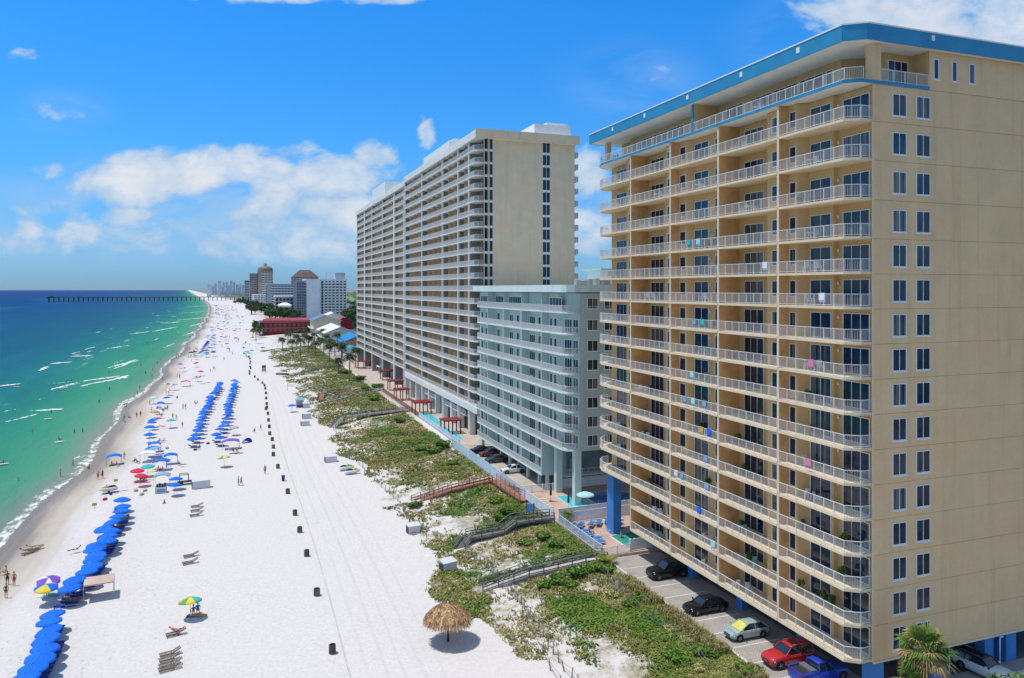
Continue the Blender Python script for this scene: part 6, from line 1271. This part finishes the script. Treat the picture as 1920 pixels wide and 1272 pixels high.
car('bright blue pickup truck backed in beside the red car', 47.8, 52.1, 0, bluep, 5.3, 1.9, 1.78, 1.08, 1.07, 'pickup', wr=.38)
wc = car('white and black roofed wagon on the driveway by the blue columns', 62.0, 47.6, R(-82), whitep, 4.7, 1.85, 1.6, 1.0, .96, 'suv', roofm=sunroof, z=2.45)
car('white saloon in the open bay beside the green block fence', 48.2, 130.4, PI, whitep, 4.7, 1.8, 1.45, .95, .92, 'sedan')
car('dark grey saloon, nearest of three dark cars under the green block', 48.0, 139.3, PI, darkp, 4.7, 1.82, 1.47, .95, .92, 'sedan'); car('maroon and dark saloon, middle of three dark cars under the green block', 48.6, 145.0, PI, dkred, 4.7, 1.82, 1.47, .95, .92, 'sedan'); car('black saloon, farthest of three dark cars under the green block', 47.4, 148.2, PI, blackp, 4.7, 1.82, 1.47, .95, .92, 'sedan')
# ------------------------------------------------------------------ pool furniture, pergolas
pz_ = 2.61
for i, (px, py, rz) in enumerate(((1073,991,200),(1086,986,230),(1106,984,230),(1119,981,235),(1133,979,240),(1146,976,270),(1129,992,340),(1134,999,340),(1087,1001,190),(1096,1008,190),(1110,1014,200),(1116,1021,200))):
    x, y = ray(px, py, pz_); put(LG_pool, (x+(1.3 if i in (0,8,9,10,11) else .5), y, pz_), R(rz), 'bright blue cushioned pool lounger, %s counted round the brick deck' % ORD[i], 'blue pool loungers', 1.2)
for i in range(5):
    put(LG_tan, (45.8+.15*i, 106.0+i*1.05, 2.56), R(168), 'tan pool lounger, %s in the row beside the white dune fence' % ORD[i], 'tan pool loungers')
um2 = umbrella(['aqua'], 1.4, .45, 2.2); um2['label'] = 'large turquoise umbrella over the edge of the deep blue pool'; um2.location = (50.4,104.2,2.56); USED.add(um2.name)
for x, y, lb in ((47.0,109.8,'dark folded umbrella behind the tan pool loungers'),(48.0,105.2,'dark folded umbrella at the corner of the turquoise pool')):
    t = thing('folded_umbrella', lb, 'umbrella', (x,y,2.56)); mb = MB(); mb.tube((0,0,0),(0,0,2.9),.03,.03,8); mb.build('pole', pole_m, t); mb = MB(); mb.lathe([(.08,.9),(.2,1.1),(.16,1.9),(.05,2.85),(.001,2.9)], 10); mb.build('canopy', FB['dark'], t); mb = MB(); mb.lathe([(.3,0),(.3,.08),(.05,.12)], 12); mb.build('base', FB['dark'], t)
P_('sitm', 0, 0, 'bather in the small green pool below the balconies', 'black', 1, (49.2,90.2,2.3)); P_('sitw', 0, 0, 'person in blue sitting on a lounger at the picket fence end of the brick deck', 'blue', 1, (45.6,92.6,2.75))
pr = M('red pergola paint', (.30,.025,.03), .75, .12, 1); prd = M('dark red pergola posts', (.10,.02,.025), .8, .15, 1)
for i, (px, py, w_, d_, h) in enumerate(((838,812,4.6,4.2,3.0),(786,775,5.2,5.0,3.0),(744,750,4.6,4.2,3.2),(743,731,6.0,4.4,3.0),(728,712,6.0,5.0,3.2),(683,691,6.5,4.5,3.0))):
    x, y = ray(px, py, 2.4); x = max(x, 47.5); t = thing('pergola', 'red pergola on the tower terrace, %s counted from the pale green block' % ORD[i], 'pergola', (x, y, 2.37), 0, 'red pergolas on the terrace')
    for sx in (-1,0,1):
        for sy in (-1,1): p = MB(); p.box(sx*w_*.42-.12, sy*d_*.42-.12, 0, sx*w_*.42+.12, sy*d_*.42+.12, h); p.build('post', prd, t)
    mb = MB()
    for j in range(12): yy = -d_/2+d_*(j+.5)/12; mb.box(-w_/2, yy-.13, h+.16, w_/2, yy+.13, h+.3)
    mb.build('slat', pr, t); 
    for sy in (-1,1): mb = MB(); mb.box(-w_*.48,sy*d_*.41-.14,h,w_*.48,sy*d_*.41+.14,h+.155); mb.build('beam', pr, t)
x, y = ray(714,699,2.4); t = thing('white_marquee', 'low white marquee on the terrace beyond the red pergolas', 'canopy', (x+2, y, 2.37)); mb = MB(); mb.add([(-3.5,-3,2.6),(3.5,-3,2.6),(3.5,3,2.6),(-3.5,3,2.6),(0,0,3.6)], [(0,1,4),(1,2,4),(2,3,4),(3,0,4),(3,2,1,0)]); mb.build('roof', white, t)
for sx in (-3.3,3.3):
    for sy in (-2.8,2.8): p = MB(); p.tube((sx,sy,0),(sx,sy,2.6),.06,.06,6); p.build('leg', white, t)
# ------------------------------------------------------------------ balcony furniture
def chair_proto(m):
    t = thing('balcony_chair', 'chair', 'chair', (0,0,0)); f = MB()
    for y in (-.24,.24): f.bar((-.24,y,0),(-.22,y,.62),.04); f.bar((.24,y,0),(.2,y,.62),.04); f.bar((-.25,y,.62),(.26,y,.62),.06,.03)
    f.build('frame', m, t); s_ = MB(); s_.box(-.25,-.25,.40,.25,.25,.44); s_.build('seat', m, t); b_ = MB(); b_.bar((.24,0,.42),(.40,0,1.0),.46,.04); b_.build('backrest', m, t); return t
def table_proto(m):
    t = thing('balcony_table', 'table', 'table', (0,0,0)); mb = MB(); mb.lathe([(.001,.68),(.45,.68),(.45,.72),(.001,.72)], 16); mb.build('top', m, t); mb = MB()
    for i in range(4): a = .785+i*1.571; mb.bar((.3*math.cos(a),.3*math.sin(a),0),(.2*math.cos(a),.2*math.sin(a),.68),.04)
    mb.build('leg_frame', m, t); return t
CH = [chair_proto(M('white resin chair', (.74,.74,.73), .5, .05, 3)), chair_proto(M('brown wicker chair', (.16,.10,.06), .8, .2, 8)), chair_proto(M('teal mesh chair', (.20,.42,.42), .6, .1, 5))]
TB = [table_proto(MATS['white resin chair']), table_proto(M('dark table', (.06,.06,.065), .5, .1, 3))]
by = [(49.2,52.2,56.2),(48.4,60.2,65.4),(48.1,67.0,73.0),(48.4,78.8,84.0),(48.4,88.6,92.4)]; STK = ['corner stack','second stack','third stack','fourth stack','far end stack']
br = random.Random(14)
for fl in range(17):
    for b_ in range(5):
        if (b_ == 4 and fl < 2): continue
        if br.random() < .40: continue
        xb, y0, y1 = by[b_]; z = ZF[fl]+TS+.005; yc = br.uniform(y0+.8, y1-.8); kd = br.choice((0,0,0,1,2)); x = 48.35 if b_ else 48.5
        for j in range(br.choice((1,2,2))):
            put(CH[kd], (x+br.uniform(-.15,.25), yc+(-.85,.85)[j], z), (1.57,-1.57)[j]+br.uniform(-.5,.5), '%s %s chair on the %s balcony up, %s of the beige block' % (('nearer','farther')[j], ('white','brown','teal')[kd], ORD[fl], STK[b_]), 'chairs on the beige block balconies')
        if br.random() < .45: put(TB[br.choice((0,0,1))], (x, yc, z), 0, 'small round table on the %s balcony up, %s of the beige block' % (ORD[fl], STK[b_]), 'tables on the beige block balconies')
tow = MB(); tow.box(-.02,-.35,-.75,.02,.35,.03); tow.box(-.1,-.35,-.55,-.06,.35,.03); tow.box(-.1,-.35,.031,.02,.35,.05); TWL = link('hanging_towel', tow.mesh('hanging_towel', FB['blue'])); tag(TWL, 'towel', 'towel'); freeze(TWL)
for i, (fl, y, c_) in enumerate(((6,72.2,'slate'),(6,70.6,'aqua'),(6,68.5,'slate'),(5,69.0,'orange'),(5,67.6,'blue'),(4,68.2,'slate'),(9,70.4,'slate'),(9,68.8,'teal'),(12,69.6,'aqua'),(12,71.4,'teal'),(2,69.5,'blue'),(10,51.2,'white'),(8,52.5,'pink'),(5,52.8,'pink'),(1,66.9,'aqua'),(3,68.0,'slate'),(3,74.0,'white'),(3,72.8,'slate'),(7,70.8,'aqua'),(11,58.6,'white'))):
    o = put(TWL, (47.37, y, ZF[fl]+TS+1.08), 0, '%s towel over the railing of the %s balcony up, %s along' % (c_, ORD[fl], ORD[i]), 'towels on the balcony rails'); recolor(o, {'hanging_towel': FB[c_]})
pf = crown_mesh('foliage', .42, .9, 160, [g_dark, g_green], .13, 4, 9, (2,3)); PLT = thing('balcony_plant', 'plant', 'plant', (0,0,0)); link('foliage', pf, PLT, (0,0,.3)); mb = MB(); mb.lathe([(.001,0),(.17,0),(.22,.36),(.19,.36),(.001,.3)], 12); mb.build('pot', M('terracotta pot', (.35,.14,.08), .8, .15, 3), PLT)
for fl, y, b_ in ((1,51.6,0),(1,52.6,0),(1,55.4,0),(2,50.4,0),(3,50.2,0),(2,64.0,1),(4,63.6,1),(5,64.6,1),(3,70.0,2),(5,71.2,2),(2,82.4,3),(4,83.2,3),(6,82.0,3),(7,54.4,0),(1,62.6,1)): put(PLT, (48.75, y, ZF[fl]+TS), y, 'leafy potted plant on the %s balcony up, %s, beige block' % (ORD[fl], STK[b_]) + (' nearest the corner' if y == 51.6 else ' by the window' if y == 55.4 else ''), 'plants on the beige block balconies')
for i, (fl, y) in enumerate(((4,110.2),(4,111.5),(6,113),(5,109.5),(7,110),(7,122),(5,124),(3,118.5),(2,112),(8,113.2),(3,130),(2,140),(6,128),(1,122.5),(1,133),(4,121.5))): put(CH[0], (49.3, y, Z2[fl]+.205), br.uniform(0,6), 'white chair on the %s balcony up of the green block, %s counted' % (ORD[fl], ORD[i]), 'chairs on the green block balconies')
# ------------------------------------------------------------------ buildings down the coast
win_d = M('dark far window', (.02,.03,.045), .15, .3, .3, spec=.5)
def ztop(x, y, py): return HC-(py-HOR)*(x*SN+y*CS)/F
def far_block(name, label, px0, px1, py, Y, depth, wm, floors, bays, base=2.2, balc=None, cat='building', hip=None, top=None, rail=True, side=True, wmat=None, group=None):
    x0, x1 = YP(px0, Y), YP(px1, Y); z1 = ztop(x0, Y, py); t = thing(name, label, cat, (x0, Y, base), 0, group); W_ = x1-x0; H_ = z1-base
    mb = MB(); mb.box(0,0,-1,W_,depth,H_); mb.build('wall', wm, t); fh = H_/(floors+.4)
    for f_ in range(floors):
        z = fh*(f_+.25)
        if balc is not None:
            b0 = balc; s_ = MB(); s_.box(b0*W_,-1.4,z-.15,W_,-.01,z+.15); s_.box(b0*W_,-1.4,z+.16,W_,-1.28,z+1.1); s_.build('balcony', white if wm is not brn else cream, t)
            if side: s_ = MB(); s_.box(-1.3,.5,z-.15,-.01,depth-.5,z+.15); s_.box(-1.3,.5,z+.16,-1.2,depth-.5,z+1.1); s_.build('balcony', wm, t)
        nb2 = max(1, min(bays, int(96/floors)))
        for i in range(nb2):
            b0 = (balc or 0)*W_; u = (W_-b0)/nb2; q = MB(); q.box(b0+u*(i+.18),-.06,z+.3,b0+u*(i+.82),-.004,z+fh*.78); q.build('window', wmat or win_d, t)
    sb = MB(); n_ = max(2, int(depth/5))
    for f_ in range(floors):
        for i in range(n_): sb.box(-.06, depth*(i+.2)/n_, fh*(f_+.5), -.004, depth*(i+.8)/n_, fh*(f_+1.03))
    o = sb.build('side_window', wmat or win_d, t); o['kind'] = 'stuff'
    rb = MB()
    if hip: rb.add([(-1,-1,H_),(W_+1,-1,H_),(W_+1,depth+1,H_),(-1,depth+1,H_),(W_*.3,depth*.4,H_+hip),(W_*.7,depth*.4,H_+hip)], [(0,1,5,4),(1,2,5),(2,3,4,5),(3,0,4)])
    else: rb.box(-.4,-.4,H_+.01,W_+.4,depth+.4,H_+1.0)
    rb.build('roof', top or wm, t); return t, W_, H_
fw_ = M('far white render', (.86,.86,.86), .9, .06, .1); ft = M('far tan render', (.38,.30,.235), .9, .12, .08); fd = M('far blue grey cladding', (.10,.13,.18), .7, .2, .1); fg = M('far grey render', (.40,.42,.45), .9, .1, .1); fpk = M('far pinkish render', (.42,.33,.29), .9, .12, .1)
t, W_, H_ = far_block('apartment_tower', 'white slab tower with one blank end and balcony rows, beyond the red motel', 575, 650, 525, 897, 60, fw_, 13, 7, balc=.34)
q = MB(); q.box(W_*.72,4,H_+1.01,W_*.97,16,H_+8.5); q.build('plant_room', fg, t); q = MB()
for xx_ in (.5,.6,.9): q.tube((W_*xx_,6,H_+1),(W_*xx_,6,H_+9+6*xx_),.25,.15,5)
q.build('antenna', fg, t); q = MB()
for f_ in range(13): q.box(W_*.36,-1.41,H_/13.4*(f_+.25)-.2,W_*.40,-.02,H_/13.4*(f_+.25)+1.1)
q.build('stair_rail', fd, t); q = MB(); q.box(-11,3,-1,-.02,58,H_-2); q.build('glazed_wing', fd, t); q = MB()
for f_ in range(14): q.box(-11.1,2.8,H_/14*f_-.3,.0,2.98,H_/14*f_+.5)
for i in range(5): q.box(-11.2+i*2.7,2.7,-1,-10.8+i*2.7,2.79,H_-2)
q.build('wing_frame', fg, t)
t, W_, H_ = far_block('apartment_tower', 'tall tan tower with a rounded dark crown, the tallest in the distance', 484, 512, 509, 1480, 45, ft, 20, 4, balc=.25); q = MB(); q.lathe([(W_*.52,H_+1),(W_*.52,H_+6),(W_*.30,H_+10),(W_*.12,H_+10.5),(W_*.12,H_+15),(.01,H_+16)], 18, (W_*.5,22,0)); q.build('crown_roof', M('far brown crown', (.22,.18,.15), .9, .2, .1), t); q = MB(); q.box(-15,3,-1,-.02,42,H_-4); q.build('side_wing', fpk, t); q = MB()
for f_ in range(19): q.box(-15.1,2.6,(H_-4)/19*f_+1.4,-.05,2.98,(H_-4)/19*f_+3)
q.build('wing_balcony', fd, t)
far_block('apartment_tower', 'dark tower with a low red hipped crown, standing behind the white slab tower', 549, 597, 520, 1250, 40, fpk, 18, 5, balc=.1, hip=12, top=M('far dark roof', (.13,.09,.08), .9, .2, .1))
far_block('apartment_block', 'wide grey mid-rise with balcony rows between the tan and the white tower', 500, 557, 534, 1180, 50, fg, 10, 8, balc=.15, wmat=fd)
far_block('apartment_block', 'small pale mid-rise at the foot of the tall tan tower', 473, 506, 553, 1440, 35, fw_, 7, 5, balc=.1)
far_block('apartment_tower', 'dark blue tower just seaward of the tall tan tower', 459, 472, 527, 1900, 40, fd, 14, 3, balc=.0)
far_block('hotel_block', 'low white roofed hotel block in front of the grey mid-rise', 516, 557, 557, 960, 40, fg, 5, 6, top=fw_)
far_block('pavilion', 'low white roofed beach pavilion among dark trees', 523, 546, 573, 900, 18, fw_, 2, 4, hip=3, top=fw_)
far_block('beach_house', 'low white house with a flat roof beside the beach pavilion', 502, 522, 577, 1010, 25, fg, 2, 4)
pale_g = M('haze-paled far glass', (.42,.50,.58), .4, .2, .1)  # window colour lightened to carry the distance haze
sk = [(388,396,533),(399,401,536),(402,406,532),(409,415,527),(418,421,530),(423,427,529),(431,436,527),(437,441,530),(442,448,534),(449,453,533),(454,458,535),(446,451,539),(412,418,538),(426,431,537),(396,399,538)]
for i, (a, b_, py) in enumerate(sk): far_block('skyline_tower', 'hazy pale tower, %s of the distant skyline from the pier side' % ORD[i], a, b_, py, 3600+((i*7)%5)*350, 40, (M('haze-tinted blue grey render', (.52,.60,.68), .9, .06, .1) if i % 3 else M('haze-tinted pale render', (.70,.76,.82), .9, .06, .1)), 8, 2, group='distant skyline towers', side=False, wmat=pale_g)  # distance haze is put into the wall colours
rd = M('red motel wall', (.30,.018,.03), .85, .1, .15); rdr = M('red metal roof', (.36,.05,.065), .6, .12, .15)
t, W_, H_ = far_block('motel', 'long two storey red motel with a red roof behind the palm grove', 494, 582, 604, 600, 16, rd, 2, 10, wmat=M('motel dim window', (.20,.10,.09), .4, .2, .5), top=rdr); q = MB(); q.add([(-1.5,-1.5,H_+.4),(W_+1,-1.5,H_+.4),(W_+1,17,H_+.4),(-1.5,17,H_+.4),(2,8,H_+2.6),(W_-2,8,H_+2.6)], [(0,1,5,4),(1,2,5),(2,3,4,5),(3,0,4)]); q.build('ridge_roof', rdr, t); q = MB(); q.box(-3,-1.8,H_*.45,W_,-.07,H_*.5); q.box(-3,-1.8,H_-.5,W_,-.07,H_); q.box(-3,0,0,-2.6,14,H_); q.build('gallery', M('pink trim', (.50,.20,.20), .8, .1, .5), t)
def gable(label, Y, xe, xr, x2, ze, zr, L, wm, rm, rm2=None, name='beach_house'):
    t = thing(name, label, 'house', (xe, Y, 2.2)); r_ = xr-xe; w_ = x2-xe; ze -= 2.2; zr -= 2.2; mb = MB(); mb.add([(0,0,-1),(w_,0,-1),(w_,0,ze),(r_,0,zr-.1),(0,0,ze),(0,L,-1),(w_,L,-1),(w_,L,ze),(r_,L,zr-.1),(0,L,ze)], [(0,1,2,3,4),(9,8,7,6,5),(5,0,4,9),(1,6,7,2)]); mb.build('wall', wm, t)
    for nm, a, b_, m_ in (('roof',(-1.2,ze-.4),(r_,zr),rm),('roof',(r_,zr),(w_+1.2,ze-.4),rm2 or rm)):
        q = MB(); q.add([(a[0],-1,a[1]),(b_[0],-1,b_[1]),(b_[0],L+1,b_[1]),(a[0],L+1,a[1]),(a[0],-1,a[1]-.3),(b_[0],-1,b_[1]-.3),(b_[0],L+1,b_[1]-.3),(a[0],L+1,a[1]-.3)], [(0,1,2,3),(7,6,5,4),(0,4,5,1),(1,5,6,2),(2,6,7,3),(3,7,4,0)]); q.build(nm, m_, t)
    for f_ in range(2):
        for i in range(int(L/5)): q = MB(); q.box(-.06,i*5+1.2,f_*3+.8,-.004,i*5+3.6,f_*3+2.6); q.build('window', win_d, t)
    q = MB(); q.box(-1.8,.5,ze*.45,-.07,L-.5,ze*.45+.2); q.box(-1.8,.5,ze*.45+.21,-1.7,L-.5,ze*.45+1.1); q.build('balcony', white, t)
    return t
broof = M('bright blue metal roof', (.02,.22,.48), .5, .1, .3); wroof = M('white metal roof', (.76,.75,.71), .6, .08, .2); sroof = M('slate blue roof', (.14,.22,.32), .7, .1, .3)
gable('tan house with a bright blue roof at the far end of the cream tower', 430, 56.8, 64.8, 73, 6.6, 10, 36, M('tan siding', (.42,.28,.16), .9, .1, .3), broof)
gable('white roofed house with a grey gable behind the blue roofed house', 475, 51.7, 60.6, 69.5, 9.4, 13, 50, M('pale grey siding', (.55,.55,.51), .9, .08, .3), wroof)
gable('larger cream house with white and slate roofs next to the red motel', 560, 52.3, 61.0, 71.4, 13.6, 17.4, 30, M('cream siding', (.62,.55,.40), .9, .08, .3), sroof, wroof)
gable('small red roofed house inland beyond the cream house', 640, 78, 84, 92, 9, 12.5, 22, rd, M('faded red roof', (.42,.06,.08), .7, .15, .2)); gable('far white hipped house behind the cream house', 690, 72, 82, 92, 11, 15, 30, fw_, wroof)
gable('low blue roofed annex in front of the blue roofed house', 404, 54.5, 58, 62, 4.4, 5.6, 18, white, M('teal annex roof', (.05,.28,.36), .6, .1, .3)); gable('far house with a pink red roof right of the white slab tower', 1010, 122, 133, 146, 15, 20, 24, fw_, M('pink tile roof', (.40,.12,.14), .8, .2, .2))
# trees round the far buildings
ft_c = [crown_mesh('crown', 4, 5, 420, [g_dark, frond_d], .75, 8, 30+i, (1,2)) for i in range(2)]
tt = []
for me in ft_c:
    t = thing('broadleaf_tree', 'tree', 'tree', (0,0,0)); mb = MB(); mb.tube((0,0,-.3),(0,0,3),.4,.25,7); mb.build('trunk', trunk_m, t); link('crown', me, t, (0,0,2)); tt.append(t)
trn = random.Random(3); k_ = 0
for (pa, pb_, ya, yb, n_) in ((488,560,596,604,14),(470,500,580,590,12),(440,472,566,574,12),(552,580,592,600,6),(652,668,575,606,14),(655,668,612,622,5),(480,496,618,634,7),(505,560,588,594,9)):
    for i in range(n_):
        x, y = ray(trn.uniform(pa,pb_), trn.uniform(ya,yb), 2.2); put(tt[k_ % 2], (x, y, 2.1), trn.uniform(0,6), 'dark rounded tree, %s of those round the far buildings' % (ORD[k_] if k_ < len(ORD) else 'one'), 'dark trees round the far buildings', trn.uniform(.8,1.5)*(1 if y < 800 else 1.5)); k_ += 1
fo_ = MB()
for i in range(5200):
    y = 900+trn.random()**2*6000; x = shore(y)+trn.uniform(150, 900+y*.35); s_ = trn.uniform(2,6)*(1+y/2500); z = 2+trn.uniform(0,9); a = trn.uniform(0,3.14); dx, dy = math.cos(a)*s_, math.sin(a)*s_
    fo_.add([(x-dx,y-dy,z-s_*.4),(x+dy*.6,y-dx*.6,z+trn.uniform(-1,1)),(x+dx,y+dy,z+s_*.5),(x-dy*.6,y+dx*.6,z+1)], [(0,1,2,3)])
o = fo_.build('woodland', [g_dark]); tag(o, 'dark belt of far woodland inland of the towers', 'woodland', kind='stuff')
# ------------------------------------------------------------------ fishing pier
t = thing('fishing_pier', 'long dark fishing pier on rows of piles reaching out to sea', 'pier', (-38,2433,0)); mb = MB(); mb.box(-505,2427,11.2,60,2439,12.6); mb.bar((-505,2427.2,13.7),(60,2427.2,13.7),.3,.3); mb.build('deck', M('pier timber', (.10,.085,.08), .9, .2, .2), t, world=True)
for i in range(44):
    x = -500+i*12.3; mb = MB(); w_ = .9 if i else 1.5
    for yy in (2429,2437): mb.box(x-w_,yy-.9,-4,x+w_,yy+.9,11.19)
    mb.box(x-w_*1.2,2428,9.8,x+w_*1.2,2438,11.19); mb.build('pile_bent', MATS['pier timber'], t, world=True)
mb = MB(); mb.box(-505,2420,12.61,-480,2446,13.4); mb.box(-498,2428,13.41,-490,2436,16.5); mb.build('pier_head', MATS['pier timber'], t, world=True)
# ------------------------------------------------------------------ sea haze
if HAZE:
    mb = MB(); mb.box(-34000,-800,-7,26000,25500,115); m = bpy.data.materials.new('haze'); m.use_nodes = True; nt = m.node_tree; nt.nodes.clear(); ou = nt.nodes.new('ShaderNodeOutputMaterial'); v = nt.nodes.new('ShaderNodeVolumePrincipled'); v.inputs['Color'].default_value = (.80,.90,1,1); v.inputs['Density'].default_value = HAZE; v.inputs['Anisotropy'].default_value = .2; nt.links.new(v.outputs[0], ou.inputs['Volume']); o = mb.build('haze', m); o['kind'] = 'stuff'
# prototypes that found no place
for nm in [o.name for o in C.objects if o.parent is None and o.get('label') in ('beach umbrella','lounger','person','tree','chair','table','bush','towel','plant')]:
    o = C.objects[nm]
    for c in list(o.children_recursive): bpy.data.objects.remove(c)
    bpy.data.objects.remove(o)
